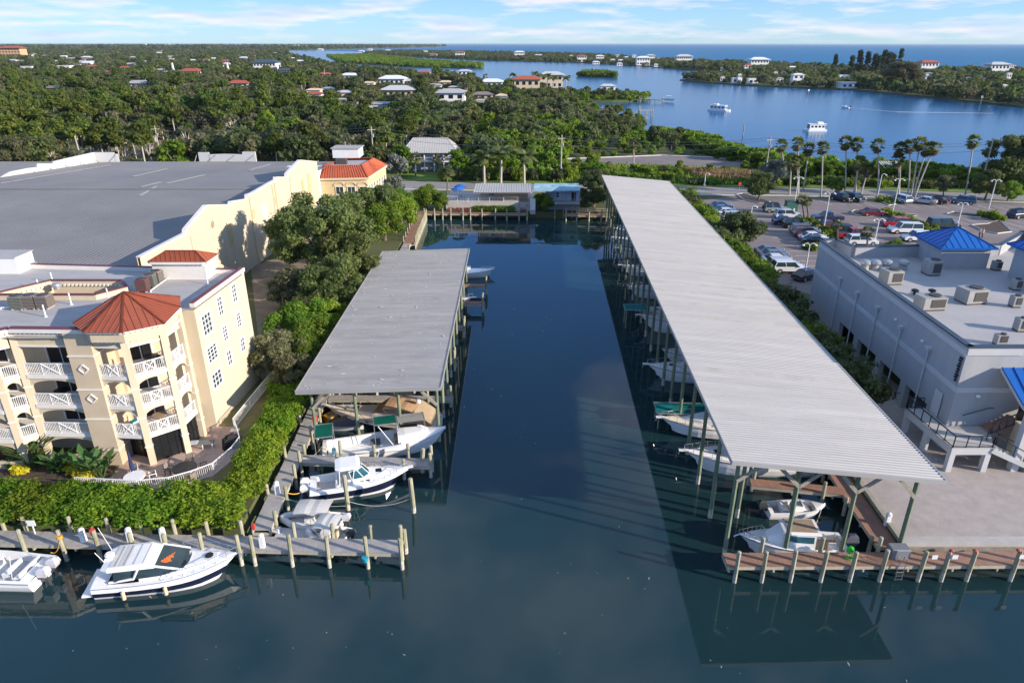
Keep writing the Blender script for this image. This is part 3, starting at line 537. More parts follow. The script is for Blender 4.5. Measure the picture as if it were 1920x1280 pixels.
# columns
def column(x, y, s, rz, z0=1.3):
    c = MB(); c.box((x, y, z0), (s, s, ZP - .1 - z0), rz); o = c.build('column', 'cream', ap, True); q = MB()
    for z in (ZF[2] - 1.0, ZF[3] - 1.0, ZF[1] - 1.0): q.box((x, y, z), (s + .1, s + .1, .09), rz)
    q.v = [(a - ap.location[0], b - ap.location[1], e - ap.location[2]) for a, b, e in q.v]; q.build('moulding', 'trim', o)
for x, y, rz in ((-46.8, 44.8, 0), (-42.2, 44.8, 0), (-37.6, 44.78, .3), (-36.35, 45.72, .3), (-28.16, 45.38, .4), (-26.2, 47.08, .75), (-25.98, 49.5, 0)): column(x, y, .46, rz)
m = MB(); m.box((-31.4, 46.45, 1.3), (1.85, 2.6, 11.65)); m.build('pier', 'tan', ap, True)
m = MB()
for z in (8.35, 5.85, 11.1, 3.1): m.box((-31.4, 46.3, z), (1.95, 2.46, .10))
m.build('pier_moulding', 'trim', ap, True)['kind'] = 'stuff'
for px, py in ((157, 692), (173, 747)):
    c = onplane(px, py, (-32.3, 45.15), (-30.5, 45.15)); m = MB(); q = .36
    pts = [c + Vector((q, -.03, 0)), c + Vector((0, -.03, q)), c + Vector((-q, -.03, 0)), c + Vector((0, -.03, -q))]
    for i in range(4): m.bar(pts[i], pts[(i + 1) % 4], .10, .08)
    m.build('diamond_ornament', 'trim', ap, True)
# cornices
m = MB(); md = MB(); mc = MB()
for i in range(len(F) - 1):
    a, b = F[i], F[i + 1]; z = ZP if i < 4 else ZP + .12
    seg_box(m, a, b, z - .12, z + .12, .3, .34); seg_box(m, a, b, z - .42, z - .34, .0, .10); dentils(md, a, b, z - .30, .02)
    seg_box(mc, a, b, z + .12, z + .17, .32, .2)
    if i >= 4: seg_box(m, a, b, 12.3, 12.42, 0, .22); dentils(md, a, b, 12.14, .0)
a, b = (-25.35, 50.9), (-24.8, 60.4); seg_box(m, a, b, ZP - .30, ZP + .05, .3, .14); seg_box(mc, a, b, ZP + .05, ZP + .1, .3, .05)
a, b = (-24.8, 60.4), (-62, 63.5); seg_box(m, a, b, 12.5, 12.95, .3, .0); seg_box(mc, a, b, 12.95, 13.0, .32, .05)
m.build('cornice', 'trim', ap, True); md.build('dentil_row', 'trim', ap, True)['kind'] = 'stuff'; mc.build('parapet_cap', 'maroon', ap, True)
# sliding doors on the recessed back walls
for k in (1, 2, 3):
    z = ZF[k] + 1.02
    for c, dd, w in (((-34.6, 47.7), (1, 0), 2.1), ((-40, 47.9), (1, 0), 2.2), ((-44.6, 47.9), (1, 0), 2.2), ((-28.9, 48.4), (.874, .486), 1.6)):
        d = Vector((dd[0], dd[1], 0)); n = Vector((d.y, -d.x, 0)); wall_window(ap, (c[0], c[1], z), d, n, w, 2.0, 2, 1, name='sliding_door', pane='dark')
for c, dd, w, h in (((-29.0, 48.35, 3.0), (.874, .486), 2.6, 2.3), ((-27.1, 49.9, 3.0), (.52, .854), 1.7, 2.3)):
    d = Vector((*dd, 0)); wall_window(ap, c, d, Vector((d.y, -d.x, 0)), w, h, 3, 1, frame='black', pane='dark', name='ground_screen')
for k, lab in ((0, 0),):
    for a, b in (((-27.95, 45.6), (-26.4, 47.0)), ((-26.2, 47.3), (-26.1, 49.2)), ((-30.3, 46.6), (-28.6, 46.1))):
        d, n = nrm(a, b); m = MB(); L = (Vector(b) - Vector(a)).length
        for i in range(int(L / .55) + 1):
            q = Vector((a[0], a[1], 1.8)) + d * min(i * .55, L); m.bar(q, q + Vector((0, 0, 2.1)), .05)
        for z in (1.9, 2.9, 3.85): m.bar((a[0], a[1], z), (b[0], b[1], z), .05)
        m.build('screen_frame', 'black', ap, True)
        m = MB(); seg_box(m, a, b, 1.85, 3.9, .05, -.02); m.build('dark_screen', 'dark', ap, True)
# right wall windows
A_, B_ = (-25.35, 50.9), (-24.8, 60.4); d, n = nrm(A_, B_)
for px, py, w, h, c_, r_ in ((387, 606, 1.35, 1.55, 3, 4), (411.5, 573, .75, 1.45, 2, 4), (438, 549, .75, 1.45, 2, 4), (397, 661, 1.45, 1.2, 3, 4), (421, 624, .75, 1.2, 2, 4), (446.5, 599, .75, 1.2, 2, 4), (406, 709, 1.45, 1.2, 3, 3), (429, 670, .75, 1.2, 2, 3), (454, 645, .75, 1.2, 2, 3)):
    c = onplane(px, py, A_, B_); wall_window(ap, c, d, n, w * 1.15, h * 1.12, c_, r_)
# balcony furniture seen inside
for (x, y, z, lab, mt) in ((-27.6, 47.4, ZF[3], 'dark dining table on the top turret balcony', 'black'), (-27.9, 47.2, ZF[1], 'brown round table on the lowest turret balcony', 'teak'), (-34.6, 46.6, ZF[2], 'dark covered table on the middle left balcony', 'black')):
    t = thing('balcony_table', lab, 'table', (x, y, z)); q = MB(); q.lathe([(.55, .68), (.55, .74)], (0, 0, 0), 14); q.build('table_top', mt, t); q = MB(); q.lathe([(.25, 0), (.05, .05), (.05, .68)], (0, 0, 0), 8); q.build('pedestal', mt, t)
for (x, y, z, lab, mt) in ((-29.7, 46.6, ZF[1], 'white chair with a teal towel on the lowest balcony beside the pier', 'white'), (-29.4, 46.5, ZF[3], 'brown lounge chair on the top balcony beside the pier', 'teak'), (-26.9, 46.9, ZF[3], 'dark chair by the top turret railing', 'black'), (-26.8, 47.9, ZF[1], 'brown armchair on the lowest turret balcony', 'teak')):
    t = thing('balcony_chair', lab, 'chair', (x, y, z), rng.uniform(-.6, .6)); q = MB(); q.box((0, 0, .38), (.5, .5, .08)); q.build('seat', mt, t); q = MB(); q.box((0, .24, .42), (.5, .06, .5)); q.build('backrest', mt, t)
    for sx in (-.22, .22):
        for sy in (-.22, .22): q = MB(); q.box((sx, sy, 0), (.05, .05, .38)); q.build('leg', mt, t)
    if mt == 'white': q = MB(); q.box((0, -.05, .465), (.42, .45, .05)); q.build('towel', 'teal', t)
# turret roof
def facet_roof(par, pts, apex, m, name='roof_facet', seam=.42, sm=None):
    n = len(pts)
    for i in range(n):
        a, b = Vector(pts[i]), Vector(pts[(i + 1) % n]); c = Vector(apex); q = MB(); q.add([a, b, c], [(0, 1, 2)])
        d = b - a; L = d.length; k = max(2, int(L / seam)); mid = (a + b) / 2; run = c - mid; foot = d.normalized()
        h = (c - a).dot(foot); top = c
        for j in range(k + 1):
            s = L * j / k; p0 = a + foot * s
            if s < h: t = s / h if h > 0 else 1
            else: t = (L - s) / (L - h) if L > h else 1
            hv = (c - a) - foot * h; p1 = p0 + hv * max(0.0, t)
            if t > .02: q.bar(p0 + Vector((0, 0, .02)), p1 + Vector((0, 0, .02)), .045, .06)
        for e in (a, b): q.bar(e + Vector((0, 0, .03)), c + Vector((0, 0, .03)), .13, .07)
        q.build(name, m, par, True)
ze = 13.42
tp = [P(136, 606, ze), P(156, 624, ze), P(228, 624, ze), P(309, 607, ze), P(339, 576, ze), Vector((-26.6, 51.6, ze)), Vector((-29.5, 52.2, ze)), Vector((-31.9, 50.2, ze))]
facet_roof(ap, tp, P(232, 547, 15.05), 'redroof')
m = MB(); cxy = Vector((-28.9, 48.3, 0)); ins = [cxy + (Vector((p.x, p.y, 0)) - cxy) * .90 for p in tp]; m.poly([(p.x, p.y) for p in ins], 12.5, 13.36); m.build('turret_drum', 'cream', ap, True)
m = MB(); md = MB()
for i in range(8):
    a, b = ins[i], ins[(i + 1) % 8]; seg_box(m, a, b, 13.30, 13.40, .05, .30); dentils(md, a, b, 13.16, .0)
m.build('turret_cornice', 'trim', ap, True); md.build('turret_dentils', 'trim', ap, True)['kind'] = 'stuff'
# second tower at the back
z2 = 14.25; e = [P(276, 491, z2), P(387, 491, z2), P(409, 476, z2), P(300, 474, z2)]; e[3] = e[0] + (e[2] - e[1]); r0 = P(311, 470, 15.25); r1 = P(367, 470, 15.25)
def hip(par, e, r0, r1, m, name='roof', seam=.42, th=.0):
    q = MB(); e = [Vector(p) for p in e]; r0, r1 = Vector(r0), Vector(r1)
    q.add([e[0], e[1], r1, r0], [(0, 1, 2, 3)]); q.add([e[1], e[2], r1], [(0, 1, 2)]); q.add([e[2], e[3], r0, r1], [(0, 1, 2, 3)]); q.add([e[3], e[0], r0], [(0, 1, 2)])
    for a, b in ((e[0], r0), (e[1], r1), (e[2], r1), (e[3], r0), (r0, r1)): q.bar(a + Vector((0, 0, .02)), b + Vector((0, 0, .02)), seam * .3, .07)
    if seam:
        for a, b, c0, c1 in ((e[0], e[1], r0, r1), (e[2], e[3], r1, r0)):
            L = (b - a).length; k = max(2, int(L / seam)); f = (b - a).normalized(); h0 = (c0 - a).dot(f); h1 = (c1 - a).dot(f); hv = (c0 - a) - f * h0
            for j in range(k + 1):
                s = L * j / k; t = s / h0 if (s < h0 and h0 > 0) else ((L - s) / (L - h1) if s > h1 and L > h1 else 1); p0 = a + f * s; q.bar(p0 + Vector((0, 0, .02)), p0 + hv * t + Vector((0, 0, .02)), .045, .06)
        for a, b, c0 in ((e[1], e[2], r1), (e[3], e[0], r0)):
            L = (b - a).length; k = max(2, int(L / seam)); f = (b - a).normalized(); h0 = (c0 - a).dot(f); hv = (c0 - a) - f * h0
            for j in range(1, k):
                s = L * j / k; t = s / h0 if s < h0 else (L - s) / max(.01, L - h0); p0 = a + f * s; q.bar(p0 + Vector((0, 0, .02)), p0 + hv * max(0, t) + Vector((0, 0, .02)), .045, .06)
    return q.build(name, m, par, True)
hip(ap, e, r0, r1, 'redroof', 'tower_roof')
c4 = sum((Vector(p) for p in e), Vector()) / 4; ii = [c4 + (Vector(p) - c4) * .9 for p in e]
m = MB(); m.poly([(p.x, p.y) for p in ii], 12.5, 14.2); m.build('tower_wall', 'trim', ap, True); m = MB(); md = MB()
for i in range(4): seg_box(m, ii[i], ii[(i + 1) % 4], 14.05, 14.22, .05, .3); dentils(md, ii[i], ii[(i + 1) % 4], 13.9, 0)
m.build('tower_cornice', 'trim', ap, True); md.build('tower_dentils', 'trim', ap, True)['kind'] = 'stuff'
# roof plant: things standing on the roof
ph = P(30, 506, 12.56); t = thing('roof_hatch_house', 'white boxy stair hatch with a louvre on the far left of the apartment roof', 'roof hatch', (ph.x - .5, ph.y, 12.56))
m = MB(); m.box((0, 0, 0), (3.2, 2.4, 1.5)); m.build('wall', 'white', t); m = MB(); m.box((0, 0, 1.5), (3.4, 2.6, .08)); m.build('roof', 'roofgrey', t); m = MB(); m.box((-.6, -1.22, .55), (1.1, .05, .5)); m.build('louvre', 'grille', t)
def condenser(label, px, py, z, m_, s=.95, h=1.0, group=None):
    p = P(px, py, z); t = thing('condenser', label, 'air conditioner', (p.x, p.y, z), rng.uniform(-.1, .1), group)
    q = MB(); q.box((0, 0, .12), (s, s, h)); q.build('casing', m_, t); q = MB(); q.lathe([(s * .42, 0), (s * .42, .05)], (0, 0, h + .12), 14); q.build('fan_grille', 'grille', t)
    for dx in (-1, 1):
        q = MB(); q.box((dx * s * .38, 0, 0), (.1, s, .12)); q.build('skid', 'hvac', t)
    q = MB()
    for k in range(7): q.box((0, 0, .2 + k * h / 8), (s + .03, s + .03, h / 16))
    q.build('louvres', 'grille', t)['kind'] = 'stuff'
condenser('leftmost greenish condenser of three on the apartment roof', 38, 578, 12.56, 'condgreen'); condenser('middle brown condenser of three on the left of the apartment roof', 62, 577, 12.56, 'condbrown'); condenser('rightmost brown condenser of the left three on the apartment roof', 87, 577, 12.56, 'condbrown')
condenser('dark maroon condenser just behind the turret roof', 270, 546, 12.56, 'maroon', .85); condenser('grey condenser in the middle of the row behind the turret', 284, 537, 12.56, 'condgreen', .85); condenser('brown condenser at the back of the row behind the turret', 296, 530, 12.56, 'condbrown', .85)
for i, (px, py, h) in enumerate([(73, 540, .8), (99, 529, .9), (134, 571, 1.0), (86, 594, 1.0), (203, 557, .8), (390, 533, .8)]):
    p = P(px, py, 12.56); m = MB(); m.lathe([(.14, 0), (.06, .06), (.055, h), (.05, h)], n=8); o = m.build('vent_pipe', 'white'); o.location = p; tag(o, ['white vent pipe left of the round roof vent near the light well', 'white vent pipe near the light well corner', 'tall white vent pipe left of the turret roof', 'white vent pipe in front of the three left condensers', 'white vent pipe just left of the turret peak', 'lone white vent pipe on the right part of the apartment roof'][i], 'vent pipe', 'white vent pipes on the apartment roof')
for i, (px, py) in enumerate([(108, 541), (354, 508), (63, 500)]):
    p = P(px, py, 12.56); m = MB(); m.lathe([(.3, 0), (.3, .25), (.42, .3), (.3, .48), (.05, .55)], n=12); o = m.build('roof_vent', 'metal'); o.location = p; tag(o, ['silver mushroom vent in the middle left of the apartment roof', 'silver mushroom vent beside the back tower', 'silver mushroom vent beside the white hatch house'][i], 'roof vent')
def conduit(px0, py0, px1, py1, z, label):
    a, b = P(px0, py0, z), P(px1, py1, z); m = MB(); m.path([a, a + Vector((0, 0, .15)), b + Vector((0, 0, .15)), b], .06, 6); tag(m.build('conduit', 'white'), label, 'conduit')
conduit(2, 580, 28, 580, 12.56, 'white conduit leading to the left three condensers'); conduit(283, 548, 316, 524, 12.56, 'white conduit behind the row of turret condensers')
# small red roof beside the far wall
pt = onplane(470, 640, (-24.8, 60.4), (-21, 61)); t = thing('porch_roof', 'small red metal porch roof at the far corner of the apartment wall', 'porch', (-24.2, 61.5, 1.3))
q = MB(); q.add([(-.6, -.8, 3.1), (1.2, -.8, 2.6), (1.2, 1.2, 2.6), (-.6, 1.2, 3.1)], [(0, 1, 2, 3)]); q.add([(-.6, -.8, 3.0), (1.2, -.8, 2.5), (1.2, 1.2, 2.5), (-.6, 1.2, 3.0)], [(3, 2, 1, 0)]); q.build('roof', 'redroof', t); q = MB(); q.box((1.0, -.6, 0), (.15, .15, 2.6)); q.box((1.0, 1.0, 0), (.15, .15, 2.6)); q.build('post', 'trim', t)
# ================================================================ STORAGE BUILDING
sb = thing('storage_building', 'huge low storage building with a dark grey metal roof and cream stepped parapet wall', 'warehouse', (-55, 100, 1.3))
A_, B_ = (-40.4, 71), (-36.6, 131); sil = [(268, 480), (348, 438), (348, 431), (386, 386), (433, 385), (433, 379), (464, 374), (464, 366), (473, 363), (507, 343), (517, 338), (517, 333), (538, 333), (538, 326), (562, 301), (594, 304)]
top = [onplane(x, y, A_, B_) for x, y in sil]; top[0] = onplane(262, 483, A_, B_); d, n = nrm(A_, B_); m = MB()
for off in (0, -.35):
    o = len(m.v); m.v += [tuple(p + n * off) for p in top] + [tuple(Vector((p.x, p.y, 1.3)) + n * off) for p in top]; k = len(top)
    for i in range(k - 1):
        if (top[i + 1] - top[i]).length > .01: f = (o + k + i, o + k + i + 1, o + i + 1, o + i); m.f.append(f if off == 0 else tuple(reversed(f))); m.m.append(0)
for i in range(len(top) - 1): m.add([top[i], top[i + 1], top[i + 1] - n * .35, top[i] - n * .35], [(0, 1, 2, 3)])
m.build('parapet_wall', 'cream', sb, True)
m = MB()
for i in range(len(top) - 1): m.bar(top[i] - n * .15 + Vector((0, 0, .05)), top[i + 1] - n * .15 + Vector((0, 0, .05)), .55, .14)
m.build('parapet_coping', 'trim', sb, True)
for px0, py0, py1, w in ((465, 366, 440, .3), (541, 330, 398, .3), (508, 345, 430, .3), (355, 440, 500, .3), (512, 338, 420, .22)):
    c = onplane(px0, py0, A_, B_); m = MB(); m.bar((c.x + n.x * .04, c.y + n.y * .04, 1.3), (c.x + n.x * .04, c.y + n.y * .04, c.z - .2), .28, .10); m.build('pilaster', 'cream', sb, True)
for px, py, w, h in ((496, 397, 1.2, 2.0), (475, 401, .7, 1.2), (517, 375, .7, 1.2), (432, 440, .9, 3.0), (569, 363, .9, 5.0), (581, 357, 1.2, 6.0)):
    c = onplane(px, py, A_, B_); wall_window(sb, c, d, n, w, h, 2, 4, frame='white' if w == 1.2 and h < 3 else 'yellow', pane='stuclight' if h < 3 else 'yellow', name='blind_window')
c = onplane(398, 421, A_, B_); m = MB(); m.lathe([(.7, 0), (.7, .05), (.5, .05), (.5, 0)], (0, 0, 0), 20); m.v = [tuple(Vector((c.x, c.y, c.z)) + d * x + Vector((0, 0, 1)) * y + n * z) for x, y, z in m.v]; m.build('round_medallion', 'cream', sb, True)
zl = 9.3; nearY = 72.0; ridgeY = P(300, 355, 10.6).y; farY = P(370, 303, zl).y
lx = lambda Y: P(0, 352, zl).x + (P(215, 305, zl).x - P(0, 352, zl).x) * (Y - P(0, 352, zl).y) / (P(215, 305, zl).y - P(0, 352, zl).y)
rx = lambda Y: A_[0] + (B_[0] - A_[0]) * (Y - A_[1]) / 60 - .36
for (y0, z0, y1, z1) in ((nearY, 9.3, ridgeY, 10.6), (ridgeY, 10.6, farY, zl)):
    m = MB(); x = min(lx(y0), lx(y1), -110.0); pr_ = []
    xa = -112.0
    N = int((-36 - xa) / .55); vs = []
    for i in range(N + 1):
        X = xa + i * .55
        for dx, dz in ((0, 0), (.42, 0), (.46, .025), (.51, .025)): pr_.append((X + dx, dz))
    for Y, Z in ((y0, z0), (y1, z1)):
        for X, dz in pr_: m.v.append((min(X, rx(Y)), Y, Z + dz))
    k = len(pr_)
    for i in range(k - 1): m.f.append((i, i + 1, k + i + 1, k + i)); m.m.append(0)
    m.build('roof_slope', 'bigroof', sb, True)
m = MB(); m.bar((-112, ridgeY, 10.66), (rx(ridgeY), ridgeY, 10.66), .5, .06); m.build('ridge_cap', 'bigroof', sb, True)
m = MB(); seg_box(m, (-112, nearY), (rx(nearY), nearY), 1.3, 9.25, .3, 0); seg_box(m, (rx(farY), farY), (-112, farY), 1.3, 9.2, .3, 0); m.build('wall', 'cream', sb, True)
zr = lambda Y: 9.3 + 1.3 * (Y - nearY) / (ridgeY - nearY) if Y < ridgeY else 10.6 - 1.3 * (Y - ridgeY) / (farY - ridgeY)
for a, b in (((248, 330), (312, 315)), ((312, 346), (384, 329)), ((262, 370), (294, 356)), ((466, 315), (506, 304)), ((265, 354), (302, 346)), ((0, 346), (205, 306))):
    p, q = P(*a, 10.3), P(*b, 10.0); p.z = zr(p.y) + .09; q.z = zr(q.y) + .09; m = MB(); m.bar(p, q, .5, .03); m.build('skylight_strip', 'roofgrey', sb, True)
# free standing parapets at the back, seen from behind
def parapet(pts, base, label):
    m = MB(); A0, B0 = P(*base[0], zl), P(*base[1], zl); dd, nn = nrm(A0, B0); tt = [onplane(x, y, A0, B0) for x, y in pts]
    for i in range(len(tt) - 1):
        a, b = tt[i], tt[i + 1]
        if (a - b).length < .01: continue
        for o in (0, -.4): m.add([(a.x + nn.x * o, a.y + nn.y * o, 8.5), (b.x + nn.x * o, b.y + nn.y * o, 8.5), (b.x + nn.x * o, b.y + nn.y * o, b.z), (a.x + nn.x * o, a.y + nn.y * o, a.z)], [(0, 1, 2, 3) if o == 0 else (3, 2, 1, 0)])
        m.add([a, b, b - nn * .4, a - nn * .4], [(0, 1, 2, 3)])
    for a in (tt[0], tt[-1]): m.add([(a.x, a.y, 8.5), (a.x, a.y, a.z), (a.x - nn.x * .4, a.y - nn.y * .4, a.z), (a.x - nn.x * .4, a.y - nn.y * .4, 8.5)], [(0, 1, 2, 3)])
    m.build('back_parapet', 'stuclight', sb, True)
    L = (Vector((B0.x, B0.y)) - Vector((A0.x, A0.y))).length; k = int(L / 3.2)
    for i in range(k + 1):
        s = i * L / max(1, k); z = 9.0 + .0; c = Vector((A0.x, A0.y, 9.4)) + dd * s; tz = min(p.z for p in tt) - .1
        q = MB(); q.bar(c + nn * 1.6, Vector((c.x, c.y, tz)) + nn * .05, .09); q.build('parapet_strut', 'hvac', sb, True)
parapet([(0, 333), (20, 322), (55, 315), (70, 314), (70, 307), (100, 307), (100, 303), (130, 296), (175, 286), (177, 286)], ((0, 342), (177, 306)), '')
parapet([(175, 286), (213, 286), (213, 289), (220, 289)], ((176, 305), (220, 304)), ''); parapet([(371, 286), (391, 286), (391, 290), (420, 289), (454, 290), (454, 285), (478, 285)], ((371, 303), (478, 303)), '')
# ================================================================ YELLOW OFFICE BUILDING
yb = thing('yellow_building', 'small yellow two-storey building with a red tile hip roof beside the storage wall', 'building', (-32, 137, 1.3))
C0 = P(693, 396, 1.4); L0 = Vector((-37.2, C0.y - 1.0, 0)); R0 = Vector((P(727, 368, 1.4).x, P(727, 368, 1.4).y, 0)); zE = ZY(693, 332, C0.y)
back = R0 + (L0 - C0); back.z = 0
m = MB(); m.poly([(L0.x, L0.y), (C0.x, C0.y), (R0.x, R0.y), (back.x, back.y)], 1.3, zE); m.build('wall', 'yellow', yb, True)
outl = []
ctr = (L0 + C0 + R0 + back) / 4; ctr.z = 0; f = 1.05
eo = [ctr + (Vector((q.x, q.y, 0)) - ctr) * f for q in (L0, C0, R0, back)]; eo[0].x = L0.x
ein = [ctr + (Vector((q.x, q.y, 0)) - ctr) * .62 for q in (L0, C0, R0, back)]; ein[0].x = L0.x
for i in range(4):
    a, b, c_, d_ = eo[i], eo[(i + 1) % 4], ein[(i + 1) % 4], ein[i]; m = MB()
    pa, pb, pc, pd = Vector((a.x, a.y, zE)), Vector((b.x, b.y, zE)), Vector((c_.x, c_.y, zE + 1.9)), Vector((d_.x, d_.y, zE + 1.9)); m.add([pa, pb, pc, pd], [(0, 1, 2, 3)])
    L = (pb - pa).length; k = int(L / .5)
    for j in range(k + 1): t_ = j / k; m.bar(pa.lerp(pb, t_) + Vector((0, 0, .04)), pd.lerp(pc, t_) + Vector((0, 0, .04)), .2, .12)
    m.build('tile_slope', 'tile', yb, True)
m = MB(); m.poly([(p.x, p.y) for p in ein], zE + 1.5); m.build('flat_roof', 'whiteroof', yb, True)
m = MB()
for a, b in ((L0, C0), (C0, R0)): seg_box(m, a, b, zE - .45, zE - .02, 0, .35)
m.build('cornice', 'cream', yb, True); m = MB()
for a, b in ((L0, C0), (C0, R0)): seg_box(m, a, b, 4.3, 4.6, 0, .08); seg_box(m, a, b, zE - 1.2, zE - 1.1, 0, .06)
m.build('string_course', 'cream', yb, True)
d, n = nrm(L0, C0)
for px in (637, 659, 681):
    c = onplane(px, 357, L0, C0); wall_window(yb, c, d, n, 1.5, 1.5, 2, 1); m = MB(); pts = [c + n * .05 + d * (math.cos(t_) * 1.0) + Vector((0, 0, .85 + math.sin(t_) * .8)) for t_ in [PI * k / 10 for k in range(11)]]
    for k in range(10): m.bar(pts[k], pts[k + 1], .2, .2)
    m.build('window_arch', 'cream', yb, True)
d, n = nrm(C0, R0)
for k in range(7):
    t_ = .07 + k * .135; c = C0.lerp(R0, t_); wall_window(yb, (c.x, c.y, zE - 2.6), d, n, .9, 1.7, 1, 2)
for k in range(5):
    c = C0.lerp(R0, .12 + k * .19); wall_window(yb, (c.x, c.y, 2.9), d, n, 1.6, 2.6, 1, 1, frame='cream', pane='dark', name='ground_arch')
p0 = P(652, 296, zE + 1.5); m = MB(); m.box((p0.x - .3, p0.y + 2, zE + 1.5), (5.6, 4.5, 1.9)); m.build('roof_penthouse', 'white', yb, True); m = MB(); m.box((p0.x - .3, p0.y + 2, zE + 3.4), (6.2, 5.0, .15)); m.build('penthouse_roof', 'whiteroof', yb, True)
m = MB(); m.box((P(640, 308, zE + 1.5).x, P(640, 308, zE + 1.5).y + .3, zE + 1.5), (2.2, 1.2, 1.0)); m.build('roof_unit', 'grille', yb, True)
m = MB(); m.box((-41, 136, 1.3), (7.5, 7, zE + .2)); m.build('side_wing', 'white', yb, True)
# ================================================================ GREY RESTAURANT BUILDING (right)
rb = thing('restaurant_building', 'pale blue-grey two-storey building with blue metal tower roofs beside the long shed', 'building', (45, 62, 1.3))
ZT = 10.4; ZR = 9.15
A_, B_ = Vector((35.4, 48.3, 0)), Vector((36.9, 79.8, 0)); d, n = nrm(A_, B_); n = -n            # outward is -X
N1 = P(1572, 450, ZT); N2 = P(1591, 465, ZT); N3 = P(1760, 466, ZT); E1 = P(1894, 467, ZT); FR = Vector((39.7, 48.3, 0))
plan = [A_, Vector((64, 48.3, 0)), Vector((64, 84, 0)), Vector((E1.x, E1.y + 2, 0)), Vector((N3.x, N3.y + 1.5, 0)), Vector((N2.x + 1, N2.y + .6, 0)), Vector((N1.x, N1.y + .5, 0)), B_]
def wall_seg(a, b, z0, z1, th=.35, name='wall', m_='stucgrey'):
    q = MB(); seg_box(q, a, b, z0, z1, th, 0); q.build(name, m_, rb, True)
opn = [(51.5, 55.2), (56.2, 60.4), (61.4, 65.6), (66.6, 70.4)]; zo = 3.7
wl_ = lambda Y: Vector((A_.x + (B_.x - A_.x) * (Y - A_.y) / (B_.y - A_.y), Y, 0))
wall_seg(B_, A_, zo, ZT); ys = [A_.y] + [v for o in opn for v in o] + [B_.y]
for i in range(0, len(ys), 2): wall_seg(wl_(ys[i + 1]), wl_(ys[i]), 1.3, zo - .002, .5)
wall_seg(A_, plan[1], 1.3, ZT)
for i in range(1, len(plan) - 1): wall_seg(plan[i], plan[i + 1], 1.3, ZT)
q = MB(); q.poly([(p.x + (.2 if i in (0, 7) else -.2 if i in (1, 2) else 0), p.y) for i, p in enumerate(plan)], ZR); q.build('flat_roof', 'whiteroof', rb, True)
q = MB(); q.poly([(wl_(50).x + .5, 50), (44, 50), (44, 72), (wl_(72).x + .5, 72)], 4.4); q.build('undercroft_ceiling', 'concrete', rb, True); wall_seg((44, 72), (44, 50), 1.3, 4.4, .2)
q = MB(); qc = MB()
for i in range(len(plan)):
    a, b = plan[i], plan[(i + 1) % len(plan)]
    seg_box(qc, a, b, ZT, ZT + .12, .42, .07)
seg_box(q, B_, A_, ZT - .75, ZT - .3, 0, .07); seg_box(q, A_, FR, ZT - .62, ZT - .10, 0, .08)
q.build('parapet_band', 'stuclight', rb, True); qc.build('parapet_cap', 'darkcap', rb, True)
q = MB(); zb = onplane(1700, 652, A_, B_).z; seg_box(q, B_, A_, zb - .22, zb + .22, 0, .06); seg_box(q, A_, FR, zb - .22, zb + .22, 0, .06); q.build('mid_band', 'stuclight', rb, True)
for i, (px, py, bx_, by_) in enumerate([(1576, 521, 1568, 602), (1608, 548, 1592, 634), (1646, 575, 1627, 672), (1690, 612, 1672, 692), (1742, 651, 1725, 722)]):
    t_ = onplane(px, py, A_ + n * .15, B_ + n * .15); q = MB(); q.tube((t_.x, t_.y, 1.3), (t_.x, t_.y, t_.z - .2), .07, n=8); o = q.build('downpipe', 'stuclight', rb, True); q = MB(); q.box((t_.x, t_.y, t_.z - .25), (.36, .4, .32), 0, 0, 1.3, 1.3)
    q.v = [(x - rb.location[0], y - rb.location[1], z - rb.location[2]) for x, y, z in q.v]; q.build('collector_head', 'stuclight', o)
for px, py in ((1681, 601), (1731, 641)):
    c = onplane(px, py, A_, B_) + n * .1; q = MB(); q.lathe([(.12, 0), (.16, .15), (.05, .22)], c, 8); q.build('wall_light', 'white', rb, True)
q = MB(); c = onplane(1803, 700, A_, B_)
for k in range(9): q.box((A_.x - .1, A_.y + .35 + (.05 if k % 2 else 0), 9.3 - k * .24), (.08, .36 - .06 * (k % 3), .15))
q.build('dark_wall_rack', 'black', rb, True)['kind'] = 'stuff'
q = MB(); q.box((A_.x - .06, 50.1, 3.5), (.06, 1.0, 2.2)); q.build('side_door', 'stuclight', rb, True)
c = onplane(1810, 758, A_, FR); q = MB(); q.lathe([(.1, 0), (.2, .12), (.1, .25)], (37.2, 48.2, 6.1), 10); q.build('wall_lamp', 'white', rb, True)
q = MB(); q.path([(36.4, 48.15, 4.5), (38.3, 48.1, 5.2), (38.7, 48.1, 5.2)], .035, 6); q.build('wall_handrail', 'navyrail', rb, True)
q = MB(); q.box((40.6, 47.13, 3.5), (1.4, .1, 2.6)); q.build('entrance_door', 'dark', rb, True)
# towers
def tower(pts, apex, zbot, inset, m_='blueroof', wm='stucgrey'):
    facet_roof(rb, pts, apex, m_, 'tower_roof_facet', .75)
    c = sum((Vector((p[0], p[1], 0)) for p in pts), Vector()) / len(pts); ii = [c + (Vector((p[0], p[1], 0)) - c) * inset for p in pts]; q = MB(); q.poly([(p.x, p.y) for p in ii], zbot, pts[0][2] - .02); q.build('tower_wall', wm, rb, True)
    q = MB()
    for i in range(len(pts)): q.bar(pts[i], pts[(i + 1) % len(pts)], .12, .2)
    q.build('tower_eave', m_, rb, True)
zt = 11.5; t1 = P(1764, 467, zt); t2 = P(1872, 467, zt); t0 = P(1711, 439, zt); t3 = t2 + (t0 - t1); ap_ = (t0 + t2) / 2
tower([t1, t2, t3, t0], Vector((ap_.x, ap_.y, ZY(1794, 425, ap_.y))), ZR, .86)
q = MB(); q.tube((ap_.x, ap_.y, 12.5), (ap_.x, ap_.y, ZY(1794, 425, ap_.y) + .4), .08); q.build('finial', 'stuclight', rb, True)
